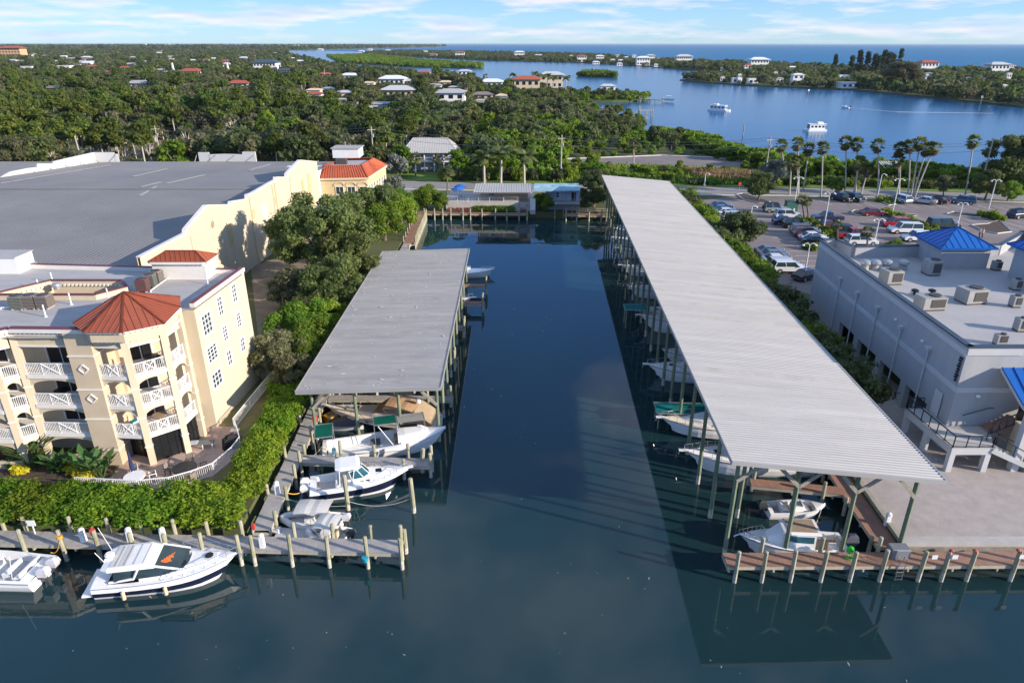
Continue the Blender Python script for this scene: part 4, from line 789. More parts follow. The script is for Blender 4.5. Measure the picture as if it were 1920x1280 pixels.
tower([Vector((52.5, 62.5, 12.6)), Vector((60, 62.5, 12.6)), Vector((60, 70.5, 12.6)), Vector((52.5, 70.5, 12.6))], Vector((56.2, 66.5, 15.2)), ZR, .84)
# lower blue awning over the entrance
aw = [P(1884, 688, 7.9), Vector((47, 46.9, 7.9)), Vector((47, 42.5, 5.9)), P(1921, 745, 5.9)]; aw[0] = Vector((38.3, 48.1, 8.8)); aw[1] = Vector((50, 48.1, 8.8)); aw[3] = Vector((38.4, 45.0, 7.1)); aw[2].z = 7.1; aw[2].y = 45.0
q = MB(); q.add(aw, [(3, 2, 1, 0)])
for k in range(14): t_ = k / 13; q.bar(aw[0].lerp(aw[1], t_) + Vector((0, 0, .04)), aw[3].lerp(aw[2], t_) + Vector((0, 0, .04)), .06, .1)
q.build('entrance_awning', 'blueroof', rb, True); q = MB(); q.bar(aw[3] - Vector((0, 0, .15)), aw[2] - Vector((0, 0, .15)), .2, .3); q.bar(aw[3] - Vector((0, 0, .15)), aw[0] - Vector((0, 0, .15)), .15, .2); q.build('awning_beam', 'stuclight', rb, True)
q = MB(); q.add([p - Vector((0, 0, .06)) for p in aw], [(0, 1, 2, 3)]); q.build('awning_soffit', 'stuclight', rb, True)
[MB().box((x_, 45.2, 1.3), (.55, .55, 5.6)).build('awning_column', 'stuclight', rb, True) for x_ in (39.3, 45.5)]
q = MB(); q.box((42.6, 46.4, 1.3), (5.6, 1.2, 3.4)); q.build('porch_wall', 'cream', rb, True)
# rooftop plant
def unit(label, px, py, s, rz=0.0, big=False, z=ZR):
    p = P(px, py, z); t = thing('roof_unit', label, 'roof unit', (p.x, p.y, z), rz); s = tuple(v * .86 for v in s); q = MB(); q.box((0, 0, .15), s); q.build('casing', 'hvac', t); q = MB(); q.box((0, 0, 0), (s[0] * .95, s[1] * .95, .15)); q.build('plinth', 'grille', t)
    q = MB(); q.box((s[0] * .12, -s[1] / 2 - .02, .35), (s[0] * .62, .05, s[2] * .7)); q.build('grille', 'grille', t)
    q = MB(); q.lathe([(min(s[:2]) * .35, 0), (min(s[:2]) * .35, .12)], (s[0] * .15, 0, s[2] + .15), 12); q.build('fan', 'grille', t)
    q = MB(); q.box((s[0] / 2 + .02, 0, .3), (.05, s[1] * .6, s[2] * .7)); q.build('side_panel', 'grille', t)
unit('large grey rooftop unit with dark grilles in the middle of the white roof', 1818, 566, (2.5, 2.0, 1.5), .15); unit('pale box unit in the foreground left of the white roof', 1741, 578, (2.6, 1.8, 1.3), .1); unit('tall grey box unit by the left parapet', 1668, 530, (1.9, 1.9, 1.5), .1)
unit('grey unit left of the blue tower', 1744, 514, (1.6, 1.6, 1.7), .05); unit('small fan unit below the blue tower', 1780, 500, (1.2, 1.2, 1.3), .05); unit('small condenser right of the blue tower', 1866, 506, (.9, .9, 1.0)); unit('small condenser high on the right of the white roof', 1902, 543, (.9, .9, 1.1)); unit('small condenser midway down the right of the white roof', 1901, 575, (.9, .9, 1.1)); unit('small condenser lowest on the right of the white roof', 1911, 620, (1.0, .9, 1.2))
unit('dark condenser behind the front parapet of the grey building', 1873, 646, (1.0, .7, .9))
for i, px in enumerate((1620, 1639, 1661, 1692)):
    p = P(px, 505, ZR); t = thing('exhaust_fan', ['leftmost exhaust fan of the row by the back parapet', 'second exhaust fan from the left by the back parapet', 'third exhaust fan from the left by the back parapet', 'rightmost exhaust fan of the row by the back parapet'][i], 'exhaust fan', (p.x, p.y, ZR), 0, 'exhaust fans on the white roof')
    q = MB(); q.lathe([(.45, 0), (.4, .5)], (0, 0, 0), 12); q.build('base', 'hvac', t); q = MB(); q.lathe([(.35, .5), (.55, .7), (.55, .95), (.3, 1.1), (.05, 1.15)], (0, 0, 0), 14); q.build('hood', 'metal', t)
for i, (px, py) in enumerate(((1714, 552), (1746, 552))):
    p = P(px, py, ZR); m_ = MB(); m_.lathe([(.12, 0), (.12, .3), (.35, .35), (.35, .5), (.1, .6)], n=10); o = m_.build('roof_vent', 'black'); o.location = p; tag(o, ['black round vent left of the pair above the pale box unit', 'black round vent right of the pair above the pale box unit'][i], 'roof vent')
# raised landing with stairs
ld = thing('stair_landing', 'pale concrete landing on square legs with dark railings and stairs', 'landing', (36, 46, 1.3)); ZL = 3.5
lp = [(33.9, 44.9), (37.05, 44.9), (38.2, 47.0), (38.2, 48.2), (35.3, 48.2), (35.2, 51.2), (33.6, 51.2)]
q = MB(); q.poly(lp, ZL - .12, ZL); q.build('slab', 'concrete', ld, True); q = MB()
for a, b in ((lp[0], lp[1]), (lp[6], lp[0])): seg_box(q, a, b, ZL - .62, ZL - .1, .3, .02)
q.build('edge_beam', 'stuclight', ld, True)
for x, y in ((34.1, 45.1), (36.85, 45.1), (33.85, 48.0), (33.8, 50.9)): q = MB(); q.box((x, y, 1.3), (.42, .42, ZL - 1.45)); q.build('leg', 'stuclight', ld, True)
def dark_rail(a, b, name='railing', h=1.0, k=4):
    a, b = Vector(a), Vector(b); q = MB(); u = Vector((0, 0, h)); q.bar(a + u, b + u, .07); q.bar(a + u * .08, b + u * .08, .05); 
    for i in range(k + 1): p = a.lerp(b, i / k); q.bar(p, p + u, .06)
    q.build(name, 'navyrail', ld, True)
dark_rail((33.65, 51.1, ZL), (33.95, 44.95, ZL), k=6); dark_rail((33.95, 44.95, ZL), (37.0, 44.95, ZL), k=3); dark_rail((33.65, 51.1, ZL), (35.0, 51.1, ZL), k=2)
dark_rail((37.0, 44.95, ZL), (41.2, 44.5, 1.4), k=5); dark_rail((37.2, 46.0, ZL), (41.4, 45.9, 1.4), k=5)
q = MB()
for i in range(12): q.box((37.2 + i * .34, 45.35, ZL - .18 * (i + 1)), (.36, 1.1, .16))
q.build('stair_tread', 'concrete', ld, True)['kind'] = 'stuff'; q = MB(); q.bar((37.0, 44.85, ZL - .2), (41.3, 44.6, 1.35), .12, .4); q.build('stringer', 'stuclight', ld, True)
q = MB()
for i in range(7): q.box((38.2 + i * .3, 47.55, ZL + .16 * i), (.32, 1.2, .16))
q.build('upper_tread', 'deckred', ld, True)['kind'] = 'stuff'; dark_rail((38.1, 46.9, ZL), (40.2, 46.9, ZL + 1.1), k=4); dark_rail((40.2, 46.9, ZL + 1.1), (41.6, 46.9, ZL + 1.1), k=2)
# ================================================================ HOUSES AT THE HEAD OF THE BASIN
bh = thing('bait_house', 'low waterside cottage with a pale grey roof and a white fenced terrace', 'house', (-2, 140, 1.3))
zf = 3.1
q = MB(); q.poly([(-13.2, 135.9), (4.6, 135.2), (4.6, 146), (-13.2, 146)], 1.3, zf); q.build('terrace', 'concrete', bh, True)
q = MB(); q.poly([(-6.4, 139.3), (3.2, 138.9), (3.2, 143.6), (-6.4, 144)], zf, zf + 2.2); q.build('wall', 'cream', bh, True)
r = [P(888, 361, zf + 2.1), P(998, 361, zf + 2.1), P(996, 344, zf + 3.0), P(893, 344, zf + 3.0)]; q = MB(); q.add(r, [(0, 1, 2, 3)]); q.add([p - Vector((0, 0, .15)) for p in r], [(3, 2, 1, 0)]); q.add([r[3], r[2], r[2] + Vector((0, 4, -1.0)), r[3] + Vector((0, 4, -1.0))], [(0, 1, 2, 3)])
for k in range(24): t_ = k / 23; q.bar(r[0].lerp(r[1], t_) + Vector((0, 0, .03)), r[3].lerp(r[2], t_) + Vector((0, 0, .03)), .05, .06)
q.build('roof', 'shedroof', bh, True)
for x in (-4.2, -1.2, 1.8): wall_window(bh, (x, 139.2, zf + 1.1), Vector((1, 0, 0)), Vector((0, -1, 0)), 1.1, 1.2, 2, 2, pane='bluglass')
fe = thing('picket_fence', 'white picket fence along the bait house terrace edge', 'fence', (-4, 136, zf))
for a, b in (((-13.0, 136.2), (-4.5, 135.9)), ((-4.5, 135.9), (1.2, 135.7))):
    L = abs(b[0] - a[0]); k = int(L / 2.1)
    for i in range(k): t0, t1 = i / k, (i + 1) / k; railing((a[0] + (b[0] - a[0]) * t0, a[1] + (b[1] - a[1]) * t0), (a[0] + (b[0] - a[0]) * t1, a[1] + (b[1] - a[1]) * t1), zf, fe, X=False, step=.3, h=1.05, name='fence_panel')
def umbrella(label, x, y, z, c, h=2.5, r=1.4, closed=False):
    t = thing('parasol', label, 'parasol', (x, y, z)); q = MB(); q.tube((0, 0, 0), (0, 0, h), .03); q.build('pole', 'white', t); q = MB()
    q.lathe([(.12, h * .35), (.16, h * .5), (.06, h)] if closed else [(r, h - .55), (r * .5, h - .2), (.03, h)], (0, 0, 0), 8); q.build('canopy', c, t); q = MB(); q.lathe([(.25, 0), (.2, .1)], (0, 0, 0), 10); q.build('base', 'black', t)
for x, y, c, lab in ((-11.0, 138.5, 'bluecanvas', 'open blue parasol on the terrace left of the bait house'), (-10.6, 141.5, 'bluecanvas', 'open blue parasol behind, near the bait house road side'), (-4.4, 137.6, 'bluecanvas', 'blue parasol in front of the bait house door'), (-2.6, 137.8, 'navycanvas', 'dark navy parasol in front of the bait house middle'), (-1.9, 136.9, 'navycanvas', 'purple navy parasol close to the white fence')): umbrella(lab, x, y, zf, c)
for x, lab in ((-12.2, 'red picnic table at the left end of the basin walkway'), (-10.6, 'red picnic table beside the walkway hedge'), (-9.0, 'red slatted chair set by the hedge')):
    t = thing('picnic_table', lab, 'picnic table', (x, 135.2, 1.3)); q = MB(); q.box((0, 0, .72), (1.2, .6, .06)); q.build('table_top', 'redroof', t); q = MB(); q.box((0, .5, .4), (1.2, .25, .06)); q.build('bench', 'redroof', t); q = MB(); q.box((0, -.5, .4), (1.2, .25, .06)); q.build('bench', 'redroof', t)
    for sx in (-.5, .5): q = MB(); q.bar((sx, -.55, 0), (sx, .1, .72), .08); q.bar((sx, .55, 0), (sx, -.1, .72), .08); q.build('leg', 'redroof', t)
t = thing('wooden_stair', 'dark red wooden stair beside the white post sign', 'stairs', (2.2, 134.9, 1.3)); q = MB()
for i in range(7): q.box((0, i * .26, .2 + i * .24), (1.5, .28, .07))
q.build('tread', 'maroon', t)['kind'] = 'stuff'; q = MB(); q.bar((-.75, 0, 1.1), (-.75, 1.8, 2.8), .08); q.bar((.75, 0, 1.1), (.75, 1.8, 2.8), .08); q.build('handrail', 'maroon', t)
t = thing('notice_post', 'tall white board sign at the right end of the brown walkway', 'sign', (4.1, 134.2, 1.0)); q = MB(); q.box((0, 0, 0), (1.0, .12, 3.0)); q.build('board', 'white', t); q = MB(); q.box((0, -.05, 0), (.9, .1, .9)); q.build('lower_panel', 'concrete', t)
bl = thing('blue_roof_house', 'pale blue cottage with a stained blue roof at the head of the basin', 'house', (11, 140, 1.3))
q = MB(); q.poly([(6.8, 137.0), (13.6, 136.8), (13.6, 142), (6.8, 142)], 1.3, zf + 2.4); q.build('wall', 'paleblue', bl, True)
r = [P(1000, 358, zf + 2.3), P(1088, 358, zf + 2.3), P(1085, 344, zf + 3.1), P(1002, 344, zf + 3.1)]; q = MB(); q.add(r, [(0, 1, 2, 3)]); q.add([p - Vector((0, 0, .15)) for p in r], [(3, 2, 1, 0)]); q.bar(r[0], r[1], .2, .2); q.build('roof', 'bluemetal', bl, True)
wall_window(bl, (9.2, 136.95, zf + 1.2), Vector((1, 0, 0)), Vector((0, -1, 0)), .9, 1.1, 1, 2, pane='bluglass'); wall_window(bl, (12.5, 136.85, zf + .8), Vector((1, 0, 0)), Vector((0, -1, 0)), 1.4, 2.0, 2, 1, pane='dark', name='sliding_door')
q = MB(); q.poly([(8.4, 134.2), (13.4, 134.1), (13.4, 136.8), (8.4, 137)], zf - .15, zf); q.build('deck', 'deckgrey', bl, True); railing((8.4, 134.3), (12.2, 134.2), zf, bl, 'beam', X=False, step=.3, name='deck_railing')
for x in (8.5, 10.2, 11.9, 13.2): q = MB(); q.tube((x, 134.4, -1), (x, 134.4, zf), .1); q.build('deck_post', 'pile', bl, True)
# raised house across the road
hz = thing('raised_house', 'raised house with a grey-blue metal hip roof and white porch posts across the road', 'house', (-21, 182, 1.3)); X0, X1, Y0 = P(760, 322, 1.3).x, P(852, 322, 1.3).x, P(800, 322, 1.3).y
ze = ZY(800, 286, Y0); zr = ze + 3.2
hip(hz, [(X0 - .8, Y0 - .9, ze), (X1 + 1.2, Y0 - .9, ze), (X1 + 1.2, Y0 + 9, ze), (X0 - .8, Y0 + 9, ze)], (X0 + 2, Y0 + 4, zr), (X1 - 2, Y0 + 4, zr), 'shedroof', 'roof', .6)
q = MB(); q.box(((X0 + X1) / 2, Y0 + 4.8, 1.3), (X1 - X0 - .5, 6.2, ze - 1.4)); q.build('wall', 'paleblue', hz, True); q = MB(); q.box(((X0 + X1) / 2, Y0 + 1.2, (ze + 1.3) / 2), (X1 - X0, 2.8, .25)); q.build('porch_floor', 'white', hz, True)
for k in range(6): q = MB(); q.box((X0 + .2 + k * (X1 - X0 - .4) / 5, Y0, 1.3), (.28, .28, ze - 1.35)); q.build('porch_post', 'white', hz, True)
for k in range(4): wall_window(hz, (X0 + 1.6 + k * 3, Y0 + 1.68, ze - 1.3), Vector((1, 0, 0)), Vector((0, -1, 0)), 1.1, 1.3, 2, 2)
q = MB(); q.box((X0 + 5.5, Y0 + 1.66, 1.3), (1.8, .1, 2.3)); q.build('garage_door', 'stuclight', hz, True); railing((X0, Y0 - .02), (X1, Y0 - .02), (ze + 1.3) / 2 + .25, hz, X=False, step=.3, name='porch_railing')
# ================================================================ PATIO
pf = thing('patio_fence', 'white picket fence curving round the pink patio and along the building side', 'fence', (-24, 47, 1.5))
fpx = [(145, 915), (200, 918), (260, 921), (320, 915), (362, 903), (402, 888), (437, 858), (452, 838), (447, 818), (440, 803), (470, 765), (505, 722), (541, 680), (520, 662), (487, 660)]
fp = [P(x, y, 1.78) for x, y in fpx]
for i in range(len(fp) - 1):
    k = max(1, int((fp[i + 1] - fp[i]).length / 2.0))
    for j in range(k): a, b = fp[i].lerp(fp[i + 1], j / k), fp[i].lerp(fp[i + 1], (j + 1) / k); railing(a, b, 1.70, pf, X=False, h=1.05, step=.14, name='fence_panel')
def garden_chair(label, x, y, z, rz, m_, seat):
    t = thing('garden_chair', label, 'chair', (x, y, z), rz); q = MB(); q.box((0, 0, .40), (.48, .48, .05)); q.build('seat', seat, t); q = MB(); q.box((0, .25, .45), (.48, .05, .5)); q.build('backrest', seat, t); q = MB()
    for s in (-.24, .24): q.bar((s, -.22, .62), (s, .25, .62), .05); q.bar((s, -.22, 0), (s, -.22, .62), .045); q.bar((s, .25, 0), (s, .25, .95), .045)
    q.build('frame', m_, t)
def patio_set(px, py, label, m_, seat, labs, r=.75, glass=False):
    p = P(px, py, 2.5); p.z = 1.78; t = thing('patio_table', label, 'table', p); q = MB(); q.lathe([(r, .68), (r, .73)], (0, 0, 0), 20); q.build('table_top', m_ if not glass else 'stuclight', t); q = MB(); q.lathe([(r + .03, .66), (r + .03, .74)], (0, 0, 0), 20); q.build('rim', m_, t)
    for k in range(4): q = MB(); a = k * PI / 2 + .4; q.bar((math.cos(a) * r * .8, math.sin(a) * r * .8, 0), (math.cos(a) * r * .6, math.sin(a) * r * .6, .68), .05); q.build('leg', m_, t)
    for k, lb in enumerate(labs): a = 2 * PI * k / len(labs) + .5; garden_chair(lb, p.x + math.cos(a) * (r + .45), p.y + math.sin(a) * (r + .45), 1.78, a - PI / 2, m_, seat)
    return p
w_ = patio_set(252, 892, 'round white patio table with a glass top at the planting bed side', 'white', 'hyp', ['white framed patio chair at the far right of the white table', 'white framed patio chair at the far left of the white table', 'white framed patio chair at the near left of the white table', 'white framed patio chair at the near right of the white table'], .72, True)
umbrella('closed navy blue parasol at the white patio table', w_.x - .35, w_.y + .5, 1.78, 'navycanvas', 2.5, closed=True)
patio_set(346, 876, 'round dark wrought metal table in the middle of the patio', 'black', 'condbrown', ['dark patio chair at the far right of the dark table', 'dark patio chair at the far side of the dark table', 'dark patio chair left of the dark table', 'dark patio chair at the near side of the dark table', 'dark patio chair right of the dark table'], .85)
p = P(440, 842, 1.8); t = thing('grill', 'barbecue grill under a black cover by the white fence bend', 'grill', (p.x - .3, p.y + .3, 1.78), .8); q = MB(); q.box((0, 0, 0), (1.4, .65, 1.0), 0, 0, .85, .8); q.build('cover', 'rubber', t); q = MB(); q.box((0, 0, 1.0), (.8, .5, .22), 0, 0, .6, .6); q.build('lid', 'rubber', t)
p = P(450, 822, 1.8); t = thing('serving_cart', 'small silver serving cart behind the covered grill', 'cart', (p.x - .3, p.y, 1.78)); q = MB(); q.box((0, 0, .8), (.7, .5, .06)); q.build('top', 'metal', t)
for sx in (-.3, .3):
    for sy in (-.2, .2): q = MB(); q.box((sx, sy, 0), (.05, .05, .8)); q.build('leg', 'metal', t)
p = P(380, 838, 1.8); t = thing('lounge_bench', 'white framed slatted bench with a grey cushion beside the turret column', 'bench', (p.x, p.y, 1.78), .15); q = MB(); q.box((0, 0, .42), (1.9, .6, .08)); q.build('seat', 'condgreen', t); q = MB(); q.box((-.6, 0, .5), (.6, .55, .06)); q.build('cushion', 'stuclight', t)
for sx in (-.85, .1, .85): q = MB(); q.bar((sx, -.28, 0), (sx, -.28, .42), .06); q.bar((sx, .28, 0), (sx, .28, .42), .06); q.build('leg', 'white', t)
# ================================================================ BOATS
class Hull:
    def __init__(s, L, B, fb, flare=1.0, bow=.42, rake=.10, sheer=.45, stern=.92):
        s.L, s.B, s.fb, s.bow, s.rake, s.sheer, s.stern = L, B, fb, bow, rake, sheer, stern
    def hb(s, x):
        t = max(0, min(1, x / s.L)); st = 1 - s.bow - .12
        if t < st: return s.B / 2 * (s.stern + (1 - s.stern) * min(1, t / max(.01, st * .7)))
        return max(.03, s.B / 2 * (1 - ((t - st) / (1 - st)) ** 2.3))
    def zs(s, x): t = x / s.L; return s.fb * (.86 + s.sheer * t * t)
    def hull(s, par, mats=('gel', 'gel', 'gel'), name='hull', N=16):   # bottom, stripe, topside
        m = MB(); rings = []
        for i in range(N + 1):
            t = i / N; x = s.L * t; w = s.hb(x); z = s.zs(x); k = max(0, (t - .72) / .28); wl = w * (1 - .45 * k ** 1.3); xk = x - s.rake * s.L * k * k
            zk = -.35 + (.35 + z * .8) * k ** 3.0; c0 = max(zk, -.12 + k * .25)
            lv = [(0, zk, xk), (wl * .80, c0, xk), (wl * .92, max(c0 + .02, z * .22), xk + (x - xk) * .3), (wl + (w - wl) * .6, max(c0 + .03, z * .62), xk + (x - xk) * .65), (w, z, x)]
            ring = [(q[2], q[0], q[1]) for q in lv] + [(q[2], -q[0], q[1]) for q in reversed(lv[1:])]; rings.append(ring)
        mis = [0, 0, 1, 2, None]; n = 9; o = len(m.v); m.v += [p for r in rings for p in r]; mi = [0, 0, 1, 2, 2, 2, 1, 0, 0]
        for i in range(N):
            for j in range(n):
                if j == 4: continue
                m.f.append((o + i * n + j, o + i * n + (j + 1) % n, o + (i + 1) * n + (j + 1) % n, o + (i + 1) * n + j)); m.m.append(mi[j])
        m.f.append(tuple(o + j for j in reversed(range(n)))); m.m.append(2)
        h = m.build(name, list(mats), par, smooth=False); return h
    def deck(s, par, x0, x1, mat_='gel', side=.28, floor=.25, fm='grey_deck', camber=.10, N=14):
        """deck with an open cockpit between x0 and x1 (none if x1<=x0)"""
        m = MB(); xs = sorted(set([s.L * i / N for i in range(N + 1)] + [x0, x1]))
        for a, b in zip(xs[:-1], xs[1:]):
            ra, rb_ = s.hb(a), s.hb(b); za, zb = s.zs(a), s.zs(b)
            if a >= x0 - 1e-6 and b <= x1 + 1e-6:
                for sg in (1, -1):
                    f = [(a, sg * ra, za), (b, sg * rb_, zb), (b, sg * max(.01, rb_ - side), zb + .02), (a, sg * max(.01, ra - side), za + .02)]; m.add(f, [(0, 1, 2, 3) if sg < 0 else (3, 2, 1, 0)])
                    f = [(a, sg * max(.01, ra - side), za + .02), (b, sg * max(.01, rb_ - side), zb + .02), (b, sg * max(.01, rb_ - side - .04), floor), (a, sg * max(.01, ra - side - .04), floor)]; m.add(f, [(0, 1, 2, 3) if sg < 0 else (3, 2, 1, 0)])
            else:
                cm = camber
                m.add([(a, -ra, za), (b, -rb_, zb), (b, -rb_ * .5, zb + cm * .8), (a, -ra * .5, za + cm * .8), (b, 0, zb + cm), (a, 0, za + cm), (b, rb_ * .5, zb + cm * .8), (a, ra * .5, za + cm * .8), (b, rb_, zb), (a, ra, za)], [(0, 1, 2, 3), (3, 2, 4, 5), (5, 4, 6, 7), (7, 6, 8, 9)])
        for x in (x0, x1):
            if 0 <= x < s.L and x1 > x0: w = s.hb(x) - side; z = s.zs(x) + .02; m.add([(x, -w, floor), (x, w, floor), (x, w, z), (x, -w, z)], [(0, 1, 2, 3), (3, 2, 1, 0)])
        m.build('deck', mat_, par)
        if x1 > x0:
            q = MB(); k = 6
            for i in range(k): a, b = x0 + (x1 - x0) * i / k, x0 + (x1 - x0) * (i + 1) / k; wa, wb = s.hb(a) - side, s.hb(b) - side; q.add([(a, -wa, floor), (b, -wb, floor), (b, wb, floor), (a, wa, floor)], [(0, 1, 2, 3)])
            q.build('cockpit_sole', fm, par)
    def rubrail(s, par, m_='hyp'):
        q = MB()
        for sg in (-1, 1): q.path([(s.L * i / 14, sg * (s.hb(s.L * i / 14) + .01), s.zs(s.L * i / 14) - .03) for i in range(15)], .035, 5)
        q.build('rub_rail', m_, par)
    def bowrail(s, par, x0, h=.55, n=6, inset=.08):
        q = MB(); pts = [(x0 + (s.L + .05 - x0) * i / n, max(.05, s.hb(x0 + (s.L - x0) * i / n) - inset), s.zs(x0 + (s.L - x0) * i / n)) for i in range(n + 1)]
        top = [(x, y, z + (h if i else .05)) for i, (x, y, z) in enumerate(pts)]; q.path(top + [(x, -y, z) for x, y, z in reversed(top)], .022, 5)
        for (x, y, z) in pts[1:]:
            for sg in (1, -1): q.path([(x, sg * y, z), (x, sg * y, z + h)], .018, 4)
        q.build('bow_rail', 'steel', par)
def shell(par, name, m_, st, smooth=False):   # st: list of (x, halfwidth_bottom, zbottom, halfwidth_top, ztop)
    q = MB(); rings = []
    for x, wb, zb, wt, zt in st: rings.append([(x, -wb, zb), (x, wb, zb), (x, wt, zt - .05), (x, wt * .82, zt), (x, -wt * .82, zt), (x, -wt, zt - .05)])
    q.loft(rings); return q.build(name, m_, par, smooth=smooth)
def outboard(par, x, y, z=.55, s=1.0, m_='engine'):
    q = MB(); q.loft([[(x - .30 * s, y - .2 * s, z + .15 * s), (x + .22 * s, y - .2 * s, z + .15 * s), (x + .22 * s, y + .2 * s, z + .15 * s), (x - .30 * s, y + .2 * s, z + .15 * s)], [(x - .42 * s, y - .25 * s, z + .42 * s), (x + .28 * s, y - .25 * s, z + .42 * s), (x + .28 * s, y + .25 * s, z + .42 * s), (x - .42 * s, y + .25 * s, z + .42 * s)], [(x - .36 * s, y - .2 * s, z + .72 * s), (x + .2 * s, y - .2 * s, z + .66 * s), (x + .2 * s, y + .2 * s, z + .66 * s), (x - .36 * s, y + .2 * s, z + .72 * s)], [(x - .2 * s, y - .1 * s, z + .8 * s), (x + .05 * s, y - .1 * s, z + .76 * s), (x + .05 * s, y + .1 * s, z + .76 * s), (x - .2 * s, y + .1 * s, z + .8 * s)]])
    o = q.build('outboard_motor', m_, par); q = MB(); q.bar((x - .05, y, z + .2 * s), (x - .25 * s, y, z - .75 * s), .16 * s, .24 * s); q.build('leg', 'engdark', o); q = MB(); q.lathe([(.02, -.02), (.16 * s, 0), (.02, .03)], (0, 0, 0), 6); q.v = [(x - .42 * s + c_, y + a_, z - .7 * s + b_) for a_, b_, c_ in q.v]; q.build('propeller', 'metal', o)
    q = MB(); q.box((x + .25 * s, y, z - .1), (.22, .3, .45)); q.build('bracket', 'engdark', o); return o
def bimini(par, x0, x1, w, z, m_, name='bimini_top', drop=.14, legs=True, zl=.6):
    q = MB(); n = 6; k = 5; g = []
    for i in range(n + 1):
        x = x0 + (x1 - x0) * i / n; row = []
        for j in range(k + 1): t = j / k * 2 - 1; row.append((x, t * w / 2, z - drop * t * t - (.04 if i % 2 else 0) - (.10 if i in (0, n) else 0)))
        g.append(row)
    for i in range(n):
        for j in range(k): q.add([g[i][j], g[i + 1][j], g[i + 1][j + 1], g[i][j + 1]], [(0, 1, 2, 3)]); q.add([tuple(Vector(p) - Vector((0, 0, .02))) for p in (g[i][j], g[i + 1][j], g[i + 1][j + 1], g[i][j + 1])], [(3, 2, 1, 0)])
    q.build(name, m_, par)
    if legs:
        q = MB()
        for sg in (-1, 1):
            xm = (x0 + x1) / 2
            for xx in (x0, xm, x1): q.path([(xm, sg * w / 2, zl), (xx, sg * w / 2, z - drop - .05)], .018, 5)
        q.build('bimini_frame', 'steel', par)
def seat(par, x, y, z, m_='gel', w=.6, d=.5): 
    q = MB(); q.box((x, y, z), (d, w, .4)); q.box((x - d / 2, y, z + .35), (.12, w, .4)); q.build('seat', m_, par)
def console(par, x, y, z, h=1.0, m_='gel'):
    q = MB(); q.box((x, y, z), (.9, .8, h), 0, 0, .75, .9); o = q.build('console', m_, par); q = MB(); q.add([(x + .32, y - .36, z + h), (x + .32, y + .36, z + h), (x + .1, y + .3, z + h + .45), (x + .1, y - .3, z + h + .45)], [(0, 1, 2, 3), (3, 2, 1, 0)]); q.build('windshield', 'bluglass', o); q = MB(); q.lathe([(.2, 0), (.2, .03)], (0, 0, 0), 10); q.v = [(x - .45 + c_, y + a_, z + h * .8 + b_) for a_, b_, c_ in q.v]; q.build('steering_wheel', 'steel', o)
def place(name, label, bow, stern, z=0.0, group=None, cat='boat'):
    b, s_ = P(*bow, .6), P(*stern, .6); d = b - s_; return thing(name, label, cat, (s_.x, s_.y, z), math.atan2(d.y, d.x), group), math.hypot(d.x, d.y)
def fenders(par, H, xs, sg, m_='beigecanvas'):
    for x in xs:
        q = MB(); y = sg * (H.hb(x) + .12); q.lathe([(.02, -.36), (.12, -.3), (.12, .22), (.02, .3)], (x, y, H.zs(x) * .45), 8); q.build('fender', m_, par)
# ---- express cruiser
t, L = place('express_cruiser', 'large white express cruiser with a hardtop moored at the left dock', (448, 1057), (188, 1084), cat='cruiser')
H = Hull(L, 3.1, 1.15, bow=.42, rake=.08); H.hull(t, ('gel', 'navy', 'gel')); H.deck(t, .9, L * .36, side=.3, floor=.55, fm='teak'); H.rubrail(t, 'steel'); H.bowrail(t, L * .50, .55, 7); fenders(t, H, (1.9, 4.4), -1)
q = MB(); q.box((-.25, 0, .25), (.9, 2.5, .12)); q.build('swim_platform', 'gel', t)
xs = L * .36
shell(t, 'cabin', 'gel', [(L * .33, 1.2, 1.0, 1.15, 1.5), (L * .52, 1.25, 1.1, 1.1, 1.55), (L * .68, 1.0, 1.25, .8, 1.5), (L * .86, .45, 1.45, .3, 1.55)])
shell(t, 'window_band', 'glass', [(L * .16, 1.22, 1.2, 1.06, 1.86), (L * .48, 1.24, 1.35, 1.02, 1.9), (L * .62, 1.02, 1.44, .85, 1.62)])
shell(t, 'hardtop', 'gel', [(L * .08, .95, 2.02, 1.05, 2.10), (L * .13, 1.22, 1.95, 1.22, 2.16), (L * .36, 1.22, 1.97, 1.20, 2.22), (L * .45, 1.12, 1.90, 1.02, 2.08)])
for k in range(4): q = MB(); x = L * (.14 + k * .062); q.add([(x, -.96, 2.195), (x + .42, -.96, 2.20), (x + .42, .96, 2.20), (x, .96, 2.195)], [(0, 1, 2, 3)]); q.add([(x + .36, -.96, 2.235), (x + .42, -.96, 2.235), (x + .42, .96, 2.235), (x + .36, .96, 2.235)], [(0, 1, 2, 3)]); q.build('sunroof_panel', 'greycanvas', t)
ws = [(L * .44, 2.02), (L * .635, 1.50)]; q = MB(); q.add([(ws[0][0], -1.0, ws[0][1]), (ws[0][0], 1.0, ws[0][1]), (ws[1][0] + .25, .35, ws[1][1] + .02), (ws[1][0], .95, ws[1][1]), (ws[1][0], -.95, ws[1][1]), (ws[1][0] + .25, -.35, ws[1][1] + .02)], [(1, 0, 4, 5, 2, 3)]); q.build('windscreen', 'glass', t)
q = MB(); q.bar((ws[0][0], -1.05, ws[0][1]), (ws[1][0], -1.02, ws[1][1]), .10); q.bar((ws[0][0], 1.05, ws[0][1]), (ws[1][0], 1.02, ws[1][1]), .10); q.build('windscreen_frame', 'gel', t)
q = MB(); e_ = .03
zw = lambda x: 2.02 - .52 * (x / L - .44) / .195
